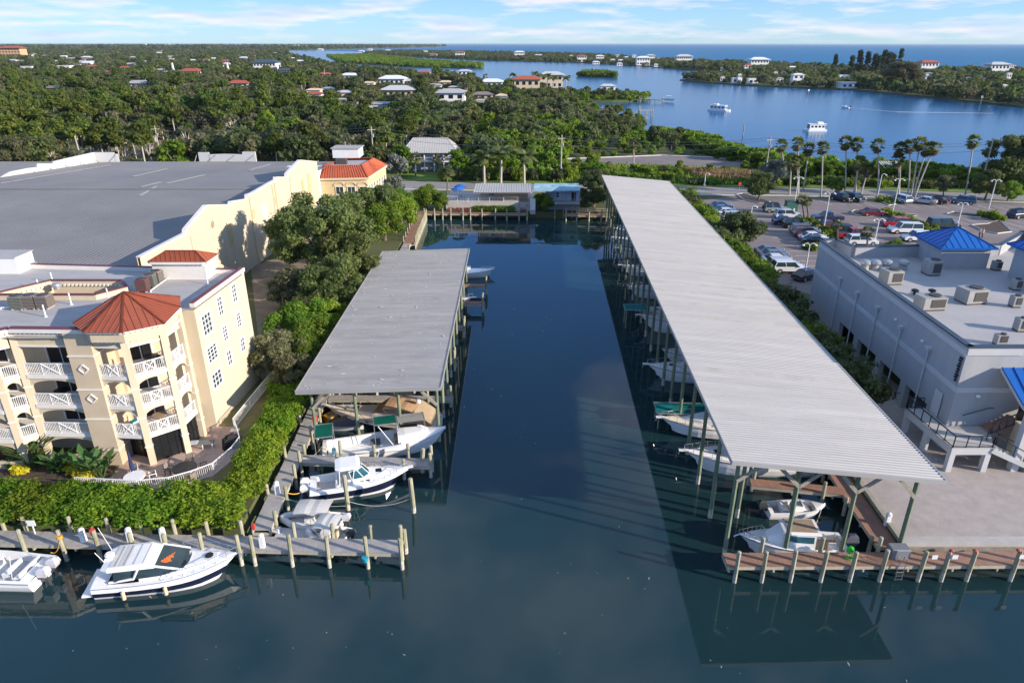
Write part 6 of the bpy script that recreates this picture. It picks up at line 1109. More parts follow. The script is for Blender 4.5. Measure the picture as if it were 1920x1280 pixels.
# ================================================================ PARKING LOT
GP = 1.32
PAINT = {}
def paint(n, c): return mat('car_paint_' + n, c, 0.25, 0.03, 1.0, spec=0.5, coat=0.6)
PC = dict(white=(.75, .75, .74), black=(.012, .013, .016), navy=(.015, .025, .06), red=(.42, .015, .02), maroon=(.16, .018, .028), grey=(.16, .165, .17), silver=(.48, .49, .50), sage=(.30, .34, .31), darkgreen=(.03, .055, .055), blue=(.06, .13, .24), skyblue=(.5, .58, .64))
def car_proto(kind):
    t = thing('parked_car', kind, 'car'); L, W = {'sedan': (4.7, 1.82), 'suv': (4.8, 1.92), 'wagon': (5.4, 2.0), 'pickup': (5.6, 1.95), 'jeep': (4.5, 1.9)}[kind]; w = W / 2; hk = 0 if kind == 'sedan' else .16
    prof = {'sedan': [(0, .32), (-.05, .6), (.06, .90), (.9, .98), (L * .62, .96), (L * .93, .80), (L, .58), (L - .02, .32)], 'pickup': [(0, .45), (0, 1.05), (L * .38, 1.08), (L * .68, 1.12), (L * .95, 1.05), (L, .8), (L, .45)]}.get(kind, [(0, .40), (-.04, .75), (.04, 1.02), (L * .7, 1.06), (L * .93, .98), (L, .7), (L, .40)])
    m = MB(); n = len(prof); rings = []
    for y, k in ((-w, 0), (-w * .97, 1), (w * .97, 1), (w, 0)): rings.append([(x + (0 if k else (.05 if x < L / 2 else -.06)), y, z - (0 if k else (.06 if z > .7 else 0))) for x, z in prof])
    m.loft([[r[j] for r in rings] for j in range(n)], closed=False, caps=False); m.f.append(tuple(range(0, n * 4, 4))); m.m.append(0); m.f.append(tuple(reversed(range(3, n * 4, 4)))); m.m.append(0)
    m.f.append((0, 3, (n - 1) * 4 + 3, (n - 1) * 4)); m.m.append(0); m.build('body', 'white', t)
    cab = {'sedan': [(.55, .95), (1.25, 1.40), (2.65, 1.44), (3.35, .95)], 'suv': [(.05, 1.02), (.35, 1.66), (2.9, 1.72), (3.6, 1.05)], 'wagon': [(.03, 1.02), (.2, 1.82), (3.5, 1.88), (4.1, 1.06)], 'pickup': [(2.05, 1.08), (2.2, 1.78), (3.3, 1.80), (3.95, 1.12)], 'jeep': [(.1, 1.05), (.15, 1.78), (2.6, 1.8), (2.95, 1.08)]}[kind]
    wb, wt = w * .94, w * .78; q = MB(); (a, za), (b, zb), (c, zc), (d_, zd) = cab
    q.add([(a, -wb, za), (a, wb, za), (d_, wb, zd), (d_, -wb, zd), (b, -wt, zb), (b, wt, zb), (c, wt, zc), (c, -wt, zc)], [(0, 4, 5, 1), (2, 6, 7, 3), (1, 5, 6, 2), (3, 7, 4, 0)]); g = q.build('windows', 'glass', t)
    q = MB(); q.add([(b - .05, -wt, zb), (b - .05, wt, zb), (c + .06, wt, zc), (c + .06, -wt, zc), (b, -wt * .93, zb + .06), (b, wt * .93, zb + .06), (c, wt * .93, zc + .05), (c, -wt * .93, zc + .05)], [(4, 7, 6, 5), (0, 4, 5, 1), (2, 6, 7, 3), (1, 5, 6, 2), (3, 7, 4, 0)]); q.build('roof', 'white', t)
    q = MB()
    for s in (-1, 1):
        for x0, z0, x1, z1 in ((a, za, b, zb), (d_, zd, c, zc), ((a + d_) / 2 - .1, za, (b + c) / 2 - .1, (zb + zc) / 2)): q.bar((x0, s * (wb + .005), z0), (x1, s * (wt + .01), z1), .09, .06)
    q.build('pillars', 'white', t)['kind'] = 'stuff'
    rr = .33 if kind == 'sedan' else .38; wm = None; rm = None
    for x in (L * .18, L * .81):
        for s in (-1, 1):
            if wm is None:
                q = MB(); q.path([(0, -.11, 0), (0, .11, 0)], rr, 14); o = q.build('wheel', 'rubber', t); wm = o.data; q = MB(); q.path([(0, -.125, 0), (0, .125, 0)], rr * .6, 10); r_ = q.build('rim', 'metal', o); rm = r_.data
            else: o = link('wheel', wm, t); link('rim', rm, o)
            o.location = (x, s * (w - .08), rr)
    for s in (-1, 1):
        q = MB(); q.box((L - .06, s * w * .72, .66 + hk), (.12, .34, .16)); q.build('headlight', 'stuclight', t); q = MB(); q.box((.02, s * w * .78, .74 + hk), (.1, .28, .18)); q.build('tail_light', 'red', t)
    q = MB(); q.box((L, 0, .36), (.1, W * .9, .22)); q.build('bumper', 'hyp', t); q = MB(); q.box((-.03, 0, .38), (.1, W * .9, .2)); q.build('bumper', 'hyp', t)
    for s in (-1, 1): q = MB(); q.box((c + .55 if kind != 'wagon' else c + .4, s * (w + .06), .98 + hk * .6), (.16, .18, .13)); q.build('wing_mirror', 'hyp', t)
    if kind == 'pickup': q = MB(); q.box((L * .19, 0, 1.085), (L * .33, W * .8, .01)); q.build('bed_floor', 'hyp', t)
    if kind == 'jeep': q = MB(); q.path([(-.15, 0, 1.0), (-.32, 0, 1.0)], .36, 12); q.build('spare_wheel', 'rubber', t)
    return t
PROT = {}
def car(kind, colr, label, px, py, ang, z=GP):
    p = P(px, py, z + .4); t = car_proto(kind); t.rotation_euler = (0, 0, ang); L = {'sedan': 4.7, 'suv': 4.8, 'wagon': 5.4, 'pickup': 5.6, 'jeep': 4.5}[kind]
    t.location = (p.x - math.cos(ang) * L / 2, p.y - math.sin(ang) * L / 2, z); tag(t, label, 'car', 'cars parked in the lot'); t.name = {'pickup': 'parked_pickup'}.get(kind, 'parked_car'); m_ = paint(colr, PC[colr])
    for o in t.children:
        if o.name.split('.')[0] in ('body', 'roof', 'pillars'):
            if not (kind == 'jeep' and o.name.startswith('roof')): o.data.materials[0] = m_
            else: o.data.materials[0] = M['black']
c8 = lambda x, y: (1320 + x / 3.2, 320 + y / 3.2)
z = -.05
for kind, colr, lab, (x, y), a in [
 ('sedan', 'navy', 'dark blue sedan at the top of the row beside the shed hedge', (100, 218), .1 + z), ('sedan', 'blue', 'blue sedan second in the row beside the shed hedge', (112, 238), z), ('sedan', 'white', 'white sedan third in the row beside the shed hedge', (138, 256), z), ('suv', 'silver', 'silver car fourth in the row, partly behind the hedge trees', (185, 285), z),
 ('jeep', 'sage', 'pale green off-road car with a black roof near the single-arm lamp', (428, 236), z), ('suv', 'white', 'white SUV just in front of the pale green off-road car', (500, 272), z), ('sedan', 'navy', 'navy sedan in front of the white SUV', (490, 310), z), ('suv', 'black', 'black SUV beside the planted island, in front of the navy sedan', (552, 328), z), ('suv', 'grey', 'grey car half hidden by the maroon one', (602, 364), z), ('suv', 'maroon', 'dark maroon SUV between the grey car and white hatchback', (622, 384), z), ('sedan', 'white', 'white hatchback in front of the dark maroon SUV', (655, 404), z), ('sedan', 'black', 'black sedan at the near end of the row by the building corner', (670, 426), z),
 ('pickup', 'navy', 'dark navy pickup truck in the middle of the lot', (738, 290), PI + z), ('sedan', 'maroon', 'maroon sedan hidden behind the dark SUV mid lot', (752, 334), z), ('suv', 'black', 'black SUV behind the bright red pickup', (850, 366), z), ('pickup', 'red', 'bright red pickup between the palms', (895, 392), z), ('suv', 'white', 'white SUV nearest the grey building wall', (945, 430), z),
 ('sedan', 'maroon', 'maroon sedan at the tip of the far kerbed island', (1015, 256), z), ('suv', 'red', 'bright red hatchback beside the hedge island', (1148, 322), PI + z), ('wagon', 'white', 'long white wagon in front of the red hatchback', (1202, 360), PI + z), ('suv', 'white', 'white truck front peeking from behind the blue tower roof', (1275, 408), PI + z), ('wagon', 'darkgreen', 'dark green wagon behind the blue tower roof', (1435, 330), z),
 ('suv', 'black', 'black SUV left of the pair on the road side of the lot', (826, 170), -1.1), ('suv', 'navy', 'dark blue SUV right of the pair on the road side', (905, 170), -1.3), ('suv', 'skyblue', 'pale blue white SUV on the road side of the lot', (1175, 178), 1.9), ('sedan', 'silver', 'silver sedan on the road side of the lot', (1320, 185), 2.4), ('sedan', 'black', 'black sedan next to the silver sedan by the road', (1395, 182), 2.2), ('suv', 'blue', 'slate blue hatchback alone on the road side', (1550, 186), 2.6),
 ('sedan', 'grey', 'grey sedan farthest of the row beside the near hedge', (398, 490), z), ('sedan', 'grey', 'darker grey sedan second of the row beside the near hedge', (425, 516), z), ('sedan', 'white', 'white sedan third of the row beside the near hedge', (440, 542), z), ('suv', 'silver', 'silver SUV fourth of the row beside the near hedge', (478, 572), z), ('suv', 'white', 'white SUV nearest of the row beside the near hedge', (508, 592), z), ('sedan', 'black', 'black sedan by the corner of the grey building', (620, 632), .5), ('suv', 'navy', 'dark car at the right edge of the lot', (1895, 270), .3)]:
    car(kind, colr, lab, *c8(x, y), a)
mb = MB()        # bay lines
for rowx, y0, y1, ln in ((44.5, 96, 146, 5.2), (52, 106, 140, 5.2), (66.5, 106, 136, 5.2)):
    y = y0
    while y < y1: mb.box((rowx + (y - 96) * .03 + 2.5, y, 1.3185), (ln, .12, .003)); y += 2.75
for k in range(18): x = 66 + k * 2.8; mb.box((x, 144.2 - (x - 62) * .16, 1.3185), (.12, 4.6, .003), .15)
for k in range(9): x = 76 + k * 2.8; mb.box((x, 126 - (x - 76) * .1, 1.3185), (.12, 9.5, .003), .15)
o = tag(mb.build('bay_lines', 'line'), kind='structure')
def island(name_lab, pxs, soil='mulch'):
    pts = [tuple(P(*c8(x, y), 1.45)[:2]) for x, y in pxs]; t = thing('kerbed_island', name_lab, 'traffic island', (pts[0][0], pts[0][1], 1.3)); q = MB(); q.poly(pts, 1.3, 1.44); q.build('soil', soil, t, True); q = MB(); q.path([(x, y, 1.4) for x, y in pts + pts[:2]], .14, 5); q.build('kerb', 'kerb', t, True)
island('kerbed island with a round tree at the lot entrance', [(195, 142), (235, 135), (395, 185), (385, 195), (330, 192), (240, 172)]); island('narrow hedge island running down from the palm trees', [(560, 300), (600, 290), (810, 405), (780, 425)]); island('curved kerbed island under the maroon sedan', [(885, 245), (905, 235), (1080, 248), (1280, 262), (1275, 270), (1000, 268), (910, 262)]); island('long diagonal planted island beside the red hatchback', [(1090, 245), (1125, 240), (1340, 350), (1300, 362)]); island('triangular soil island at the right of the lot', [(1605, 325), (1700, 318), (1770, 295), (1845, 365), (1760, 375), (1680, 360)]); island('thin kerbed island in the right of the lot', [(1455, 258), (1500, 245), (1650, 262), (1660, 280), (1540, 270)])
island('small hedge island between the lot and road lamps', [(1030, 172), (1060, 165), (1150, 200), (1110, 206)])
def lamp(label, b, tp, double=True):
    p = P(*c8(*b), GP); t0 = P(*c8(*tp), 0); h = ZY(*c8(*tp), p.y); t = thing('lamp_post', label, 'lamp post', p); H_ = h - GP; q = MB(); q.path([(0, 0, 0), (0, 0, H_ * .6), (0, 0, H_ - .2)], [.11, .09, .06], 8); q.build('pole', 'white', t); q = MB(); q.lathe([(.28, 0), (.28, .5), (.12, .6)], n=10); q.build('base', 'kerb', t)
    for s in ((-1, 1) if double else (1,)):
        q = MB(); q.path([(0, 0, H_ - .3), (s * .2, 0, H_ - .02), (s * .55, 0, H_ + .05), (s * .85, 0, H_ - .15)], .045, 6); q.build('arm', 'white', t); q = MB(); q.lathe([(.1, .1), (.22, 0), (.2, -.06)], (s * .9, 0, H_ - .25), 10); q.build('lamp_head', 'white', t)
for lab, b, tp, db in [('double-arm white lamp post by the hedge tree near the lot entrance', (535, 242), (557, 40), 1), ('double-arm white lamp post beside the dark navy pickup', (715, 360), (748, 130), 1), ('double-arm white lamp post near the bright red pickup', (1022, 430), (1043, 290), 1), ('tall double-arm lamp post by the road side pale blue SUV', (1128, 262), (1160, 50), 1), ('double-arm lamp post rising behind the blue tower roof', (1518, 335), (1545, 195), 1), ('double-arm lamp post beside the triangular island', (1695, 272), (1745, 55), 1), ('single-arm white lamp post by the pale green off-road car', (276, 310), (297, 212), 0), ('white lamp post by the near corner of the grey building', (600, 640), (633, 437), 1), ('single-arm lamp post near the reeds by the road', (2, 92), (12, 15), 0), ('tall white lamp post standing near the lagoon shelter', (1035, 180), (1050, 20), 0)]: lamp(lab, b, tp, db)
t = thing('stop_sign', 'small red stop sign at the lot entrance', 'sign', P(*c8(208, 135), GP)); q = MB(); q.tube((0, 0, 0), (0, 0, 2), .04); q.build('post', 'metal', t); q = MB(); q.lathe([(.38, 0), (.38, .03)], n=8); q.v = [(x, -.05 - zz, 2.1 + y) for x, y, zz in q.v]; q.build('sign_face', 'red', t)
t = thing('utility_box', 'green utility cabinet beside the pale green off-road car', 'utility box', P(*c8(518, 238), GP)); q = MB(); q.box((0, 0, 0), (2.2, 1.5, 1.9)); q.build('cabinet', mat('green_cabinet', (.03, .12, .09), .5), t); q = MB(); q.box((0, 0, 1.9), (2.4, 1.7, .08)); q.build('lid', 'darkcap', t)
# lagoon shelter with white roof frame
p = P(1652, 352, 1.3); p = P(1665, 338, 1.0); t = thing('shelter', 'small open shelter with a slatted white roof by the lagoon edge', 'shelter', (p.x, p.y, 1.0)); hz_ = ZY(1665, 313, p.y)
q = MB(); [q.bar((-2.4 + k * .6, -2, hz_ - 1), (-2.4 + k * .6, 1.8, hz_ + .1), .3, .1) for k in range(9)]; q.build('roof_slats', 'stuclight', t)
for x in (-2.2, 2.2):
    for y in (-1.5, 1.5): q = MB(); q.box((x, y, 0), (.25, .25, hz_ - 1)); q.build('post', 'white', t)
# two people walking
def person(label, px, py, h, shirt, trousers, hair, face):
    p = P(px, py, GP); t = thing('person', label, 'person', p, face); s = h / 1.7
    me = bpy.data.meshes.new('body'); J = {'pel': (0, 0, .92), 'ch': (0, .01, 1.25), 'nk': (0, 0, 1.45), 'hd': (0, .01, 1.56), 'ht': (0, .01, 1.68), 'lh': (.09, 0, .88), 'lk': (.1, .10, .48), 'lf': (.1, .02, .06), 'lt': (.1, .2, .03), 'rh': (-.09, 0, .88), 'rk': (-.1, -.04, .48), 'rf': (-.1, -.22, .1), 'rt': (-.1, -.06, .03), 'ls': (.18, 0, 1.40), 'le': (.23, -.06, 1.12), 'lw': (.23, .06, .88), 'rs': (-.18, 0, 1.40), 're': (-.23, -.02, 1.12), 'rw': (-.23, .12, .92)}
    rad = {'pel': .14, 'ch': .15, 'nk': .06, 'hd': .095, 'ht': .07, 'lh': .095, 'lk': .065, 'lf': .045, 'lt': .035, 'rh': .095, 'rk': .065, 'rf': .045, 'rt': .035, 'ls': .065, 'le': .045, 'lw': .035, 'rs': .065, 're': .045, 'rw': .035}
    E = [('pel', 'ch'), ('ch', 'nk'), ('nk', 'hd'), ('hd', 'ht'), ('pel', 'lh'), ('lh', 'lk'), ('lk', 'lf'), ('lf', 'lt'), ('pel', 'rh'), ('rh', 'rk'), ('rk', 'rf'), ('rf', 'rt'), ('ch', 'ls'), ('ls', 'le'), ('le', 'lw'), ('ch', 'rs'), ('rs', 're'), ('re', 'rw')]; ks = list(J)
    me.from_pydata([tuple(Vector(J[k]) * s) for k in ks], [(ks.index(a), ks.index(b)) for a, b in E], []); o = bpy.data.objects.new('body', me); col.objects.link(o); o.parent = t; me.materials.append(M['skin']); md_ = o.modifiers.new('skin', 'SKIN')
    for i, k in enumerate(ks): v = me.skin_vertices[0].data[i]; v.radius = (rad[k] * s, rad[k] * s); v.use_root = k == 'pel'
    o.modifiers.new('sub', 'SUBSURF').levels = 1
    q = MB(); q.lathe([(.15, 0), (.17, .05), (.19, .35), (.2, .5), (.1, .56)], (0, 0, .9), 10); q.v = [(x * s, y * .75 * s, z_ * s) for x, y, z_ in q.v]; q.build('shirt', shirt, t)
    q = MB(); [q.path([Vector(J[a]) * s, Vector(J[b]) * s, Vector(J[c]) * s], [.11 * s, .085 * s, .06 * s], 8) for a, b, c in (('lh', 'lk', 'lf'), ('rh', 'rk', 'rf'))]; q.build('trousers', trousers, t); q = MB(); q.lathe([(.1, 0), (.11, .06), (.06, .12)], (0, -.01, 1.6), 10); q.v = [(x * s, y * s, z_ * s) for x, y, z_ in q.v]; q.build('hair', hair, t)
person('person in a white shirt and dark trousers walking in the lot', *c8(1648, 402), 1.7, 'white', 'hyp', 'teak', .4); person('person in a pink top walking beside the white-shirted one', *c8(1666, 404), 1.6, mat('pink_cloth', (.6, .3, .28), .9), 'navycanvas', 'beigecanvas', .4)
# utility poles and wires
def pole(label, b, tp, cross=True):
    p = P(*b, GP); h = ZY(*tp, p.y); t = thing('utility_pole', label, 'utility pole', p); q = MB(); q.path([(0, 0, 0), (0, 0, h - GP)], [.2, .13], 8); q.build('pole', 'palebark', t)
    if cross: q = MB(); q.box((0, 0, h - GP - .9), (2.0, .12, .14), .4); q.build('crossarm', 'palebark', t); q = MB(); q.lathe([(.2, 0), (.22, .1), (.22, .7), (.1, .75)], (.3, 0, h - GP - 2.6), 10); q.build('transformer', 'metal', t)
    return Vector((p.x, p.y, h))
tops = [pole('utility pole with crossarm behind the dark grey warehouse roof', (306, 318), (298, 236)), pole('thin utility pole behind the yellow building roof', (703, 330), (699, 237)), pole('tall white utility pole left of the turning circle', (1051, 338), (1049, 253)), pole('utility pole at the right end of the turning circle', (1432, 345), (1437, 256)), pole('dark leaning utility pole right of the tall palms', (1838, 352), (1848, 263), False)]
q = MB()
for a, b in zip(tops[:-1], tops[1:]):
    for dz in (-.3, -.9, -2.2): q.path([a.lerp(b, i / 12) + Vector((0, 0, dz - 5 * (i / 12) * (1 - i / 12))) for i in range(13)], .035, 4)
tag(q.build('power_lines', 'hyp'), 'thin power lines strung between the poles along the road', 'power line')
for k, (b, tp, lab) in enumerate((((328, 148), (326, 118), 'tallest white pylon beside the orange tiled house'), ((422, 144), (421, 123), 'left white pylon of the far pair'), ((430, 145), (428, 119), 'right white pylon of the far pair'))):
    p = P(*b, 1.3); h = ZY(*tp, p.y) - 1.3; t = thing('white_pylon', lab, 'pylon', p); q = MB(); q.box((0, 0, 0), (2.4, 2.4, h), 0, 0, .4, .4); q.build('shaft', 'white', t); q = MB(); q.box((0, 0, 0), (4, 4, 1.5)); q.build('base', 'stuclight', t)
# ================================================================ VEGETATION
def np_mesh(name, V, F4, mats, mi=None):
    me = bpy.data.meshes.new(name); n = len(F4); me.vertices.add(len(V)); me.vertices.foreach_set('co', np.asarray(V, np.float32).ravel()); me.loops.add(n * 4); me.loops.foreach_set('vertex_index', np.asarray(F4, np.int32).ravel()); me.polygons.add(n); me.polygons.foreach_set('loop_start', np.arange(0, n * 4, 4, dtype=np.int32)); me.polygons.foreach_set('loop_total', np.full(n, 4, np.int32))
    for m in mats: me.materials.append(m)
    if mi is not None: me.polygons.foreach_set('material_index', np.asarray(mi, np.int32))
    me.update(); return me
def leaves(lumps, n, size, seed, up=.35, fill=.45, aspect=1.7):
    r = np.random.default_rng(seed); L = np.array([[*c, *(q if hasattr(q, '__len__') else (q, q, q))] for c, q in lumps]); w = (L[:, 3] * L[:, 4] + L[:, 3] * L[:, 5] + L[:, 4] * L[:, 5]); k = r.choice(len(L), n, p=w / w.sum())
    d = r.normal(size=(n, 3)); d /= np.linalg.norm(d, axis=1)[:, None]; rad = 1 - fill * r.random(n) ** 1.6; rad *= 1 + .12 * r.normal(size=n)
    c = L[k, :3] + d * L[k, 3:6] * rad[:, None]
    nr = d * .7 + r.normal(size=(n, 3)) * .6 + np.array([0, 0, up]); nr /= np.linalg.norm(nr, axis=1)[:, None]
    a = np.cross(nr, r.normal(size=(n, 3))); a /= np.linalg.norm(a, axis=1)[:, None]; b = np.cross(nr, a); s = size * (.55 + .9 * r.random(n)); a *= (s * aspect / 2)[:, None]; b *= (s / 2)[:, None]
    V = np.empty((n, 4, 3)); V[:, 0] = c - a; V[:, 1] = c + b * .9; V[:, 2] = c + a; V[:, 3] = c - b * .9
    return V.reshape(-1, 3), np.arange(n * 4).reshape(-1, 4)
def lumpset(seed, R_, H0, H1, n, r0, r1, flat=.75, shape='round'):
    r = random.Random(seed); out = []
    for i in range(n):
        t = r.random(); a = r.uniform(0, 2 * PI); z = H0 + (H1 - H0) * t; k = {'round': math.sin(PI * min(.98, .18 + t * .74)) ** .7, 'cone': 1.05 - t * .9, 'flat': .55 + .45 * (1 - abs(2 * t - 1))}[shape]; rr = R_ * k * math.sqrt(r.uniform(.15, 1)); q = r.uniform(r0, r1); out.append(((math.cos(a) * rr, math.sin(a) * rr, z), (q, q, q * flat)))
    return out
def trunk_mesh(name, lumps, h, r, seed, m_='bark', limbs=5, lean=.0):
    rr = random.Random(seed); q = MB(); top = (rr.uniform(-.3, .3) + lean, rr.uniform(-.3, .3), h); q.path([(0, 0, -.3), (0, 0, .1), (top[0] * .5, top[1] * .5, h * .5), top], [r * 1.5, r * 1.1, r * .9, r * .7], 7)
    for c, s in rr.sample(lumps, min(limbs, len(lumps))): mid = Vector(top).lerp(Vector(c), .5) + Vector((0, 0, .3)); q.path([Vector(top) - Vector((0, 0, h * .25)), mid, c], [r * .55, r * .35, r * .15], 5)
    me = bpy.data.meshes.new(name); me.from_pydata(q.v, [], q.f); me.materials.append(M[m_]); me.update(); return me
def tree_meshes(seed, leaf, R_, H0, H1, nl, r0, r1, n, size, shape='round', th=None, tr=.22, bark='bark', flat=.75, limbs=6, fill=.45):
    L = lumpset(seed, R_, H0, H1, nl, r0, r1, flat, shape); V, F = leaves(L, n, size, seed, fill=fill); return trunk_mesh('trunk', L, th or (H0 + H1) / 2, tr, seed, bark, limbs), np_mesh('crown', V, F, [LEAF[leaf]])
def put_tree(name, label, cat, pr, loc, s=1.0, rz=0.0, group=None, sz=None):
    t = thing(name, label, cat, loc, rz, group); t.scale = (s, s, sz or s); link('trunk', pr[0], t); link('crown', pr[1], t); return t
r5 = random.Random(21)
# ---- mangrove hedge in front of the apartments: separate bushes grown together
def hedge_bush(seed, w, d, h, n, leaf='mangrove', size=.21):
    r = random.Random(seed); L = []
    for i in range(int(w * d * 2.4) + 6): L.append(((r.uniform(-w / 2, w / 2) * .9, r.uniform(-d / 2, d / 2) * .85, r.uniform(.3, 1) ** .6 * h - .55), (r.uniform(.55, .95), r.uniform(.55, .9), r.uniform(.45, .7))))
    V, F = leaves(L, n, size, seed); V[:, 2] = np.maximum(V[:, 2], .02); return trunk_mesh('stems', L, h * .4, .08, seed, 'bark', 8), np_mesh('foliage', V, F, [LEAF[leaf]])
HB = [hedge_bush(100 + i, 3.7, 3.9, 2.75, 7500, size=.155) for i in range(4)]
def put_bush(pr, label, loc, rz=0, s=(1, 1, 1), name='mangrove_bush', group='mangrove bushes of the foreground hedge', cat='bush'):
    t = thing(name, label, cat, loc, rz, group); t.scale = s; link('stems', pr[0], t); link('foliage', pr[1], t); return t
hx = [-42.5, -39.5, -36.6, -33.8, -31.0, -28.2, -25.4, -22.6, -20.9]
hl = ['green hedge bush at the left frame edge behind the long dock', 'green hedge bush behind the cut-off centre console boat', 'hedge bush above the notice board on the dock', 'hedge bush behind the cruiser stern', 'hedge bush directly behind the cruiser hardtop', 'hedge bush below the white patio table', 'hedge bush below the dark patio table', 'hedge bush below the grill corner of the patio fence', 'hedge bush at the corner where the walkway meets the dock']
for i, (x, l_) in enumerate(zip(hx, hl)): put_bush(HB[i % 4], l_, (x, 39.5 + r5.uniform(-.1, .15) + (x + 20) * -.035 * .6, 1.2), r5.choice((0, PI)), (r5.uniform(.98, 1.1), 1.0, r5.uniform(.68, .74)))
sl_ = ['bright bush on the walkway side just above the hedge corner', 'bright bush beside the dark outboards walkway', 'bright bush beside the finger dock junction', 'bright bush by the fence bend', 'bright bush at the upper end of the side hedge', 'tallest bright bush nearest the left boat shed']
for i, (y, l_) in enumerate(zip((42.8, 45.0, 47.2, 49.4, 51.4, 53.2), sl_)): put_bush(HB[(i + 1) % 4], l_, (-19.75 - .05 * (y - 42), y, 1.2), PI / 2, (.85, .72, r5.uniform(.74, .86)), group='bushes of the side hedge along the walkway')
put_bush(HB[2], 'dark shaded bush between the fence and the left shed corner', (-20.6, 57.0, 1.2), 1, (1, .9, .9), group='bushes of the side hedge along the walkway')
# ---- planting bed
def bird(seed, n=26, h=2.6):
    r = random.Random(seed); V = []; F = []
    for i in range(n):
        a = r.uniform(0, 2 * PI); ln = r.uniform(.3, .75); hh = h * r.uniform(.55, 1); b = Vector((math.cos(a) * ln * hh * .55, math.sin(a) * ln * hh * .55, hh * .6)); u = Vector((math.cos(a) * (.4 + ln), math.sin(a) * (.4 + ln), r.uniform(.5, 1.1))).normalized() * hh * .5; sd = Vector((-math.sin(a), math.cos(a), 0)) * r.uniform(.22, .34); o = len(V)
        V += [b, b + u * .45 + sd, b + u, b + u * .45 - sd]; F.append((o, o + 1, o + 2, o + 3))
    return V, F
for i, (px, py, h, lab) in enumerate([(62, 862, 3.4, 'large broad-leaved plant at the left of the planting bed'), (165, 875, 2.4, 'lower broad-leaved plant beside the white pier base'), (192, 878, 2.2, 'broad-leaved plant right against the pier'), (115, 868, 2.0, 'small broad-leaved plant between the two large ones')]):
    p = P(px, py + 18, 1.78); V, F = bird(40 + i, 34, h); t = thing('broadleaf_plant', lab, 'plant', p); link('leaves', np_mesh('leaves', [tuple(v) for v in V], F, [LEAF['bird']]), t); q = MB(); [q.path([(0, 0, -.1), tuple(V[4 * k])], .035, 4) for k in range(len(F))]; q.build('stems', LEAF['bird'], t)
for i, (px, py) in enumerate([(35, 885), (105, 880), (112, 872), (136, 884), (150, 892), (165, 893), (176, 884), (22, 872)]):
    p = P(px, py, 1.9); r = random.Random(i); V, F = leaves([((0, 0, .35), (.5, .45, .4)), ((.4, .1, .3), (.35, .35, .3))], 420, .17, 60 + i); o = link('croton', np_mesh('croton', V, F, [LEAF['croton' if i not in (1, 7) else 'bird']]), None, (p.x, p.y, 1.78)); o.name = 'croton_shrub'; tag(o, ['yellow croton shrub at the far left of the bed', 'green shrub behind the yellow crotons', 'yellow croton shrub right of the large leafy plant', 'yellow croton shrub left of the bright trio', 'brightest yellow croton in the bed centre', 'yellow croton right of the brightest one', 'yellow croton under the pier plant', 'small green shrub at the left frame edge'][i], 'shrub')
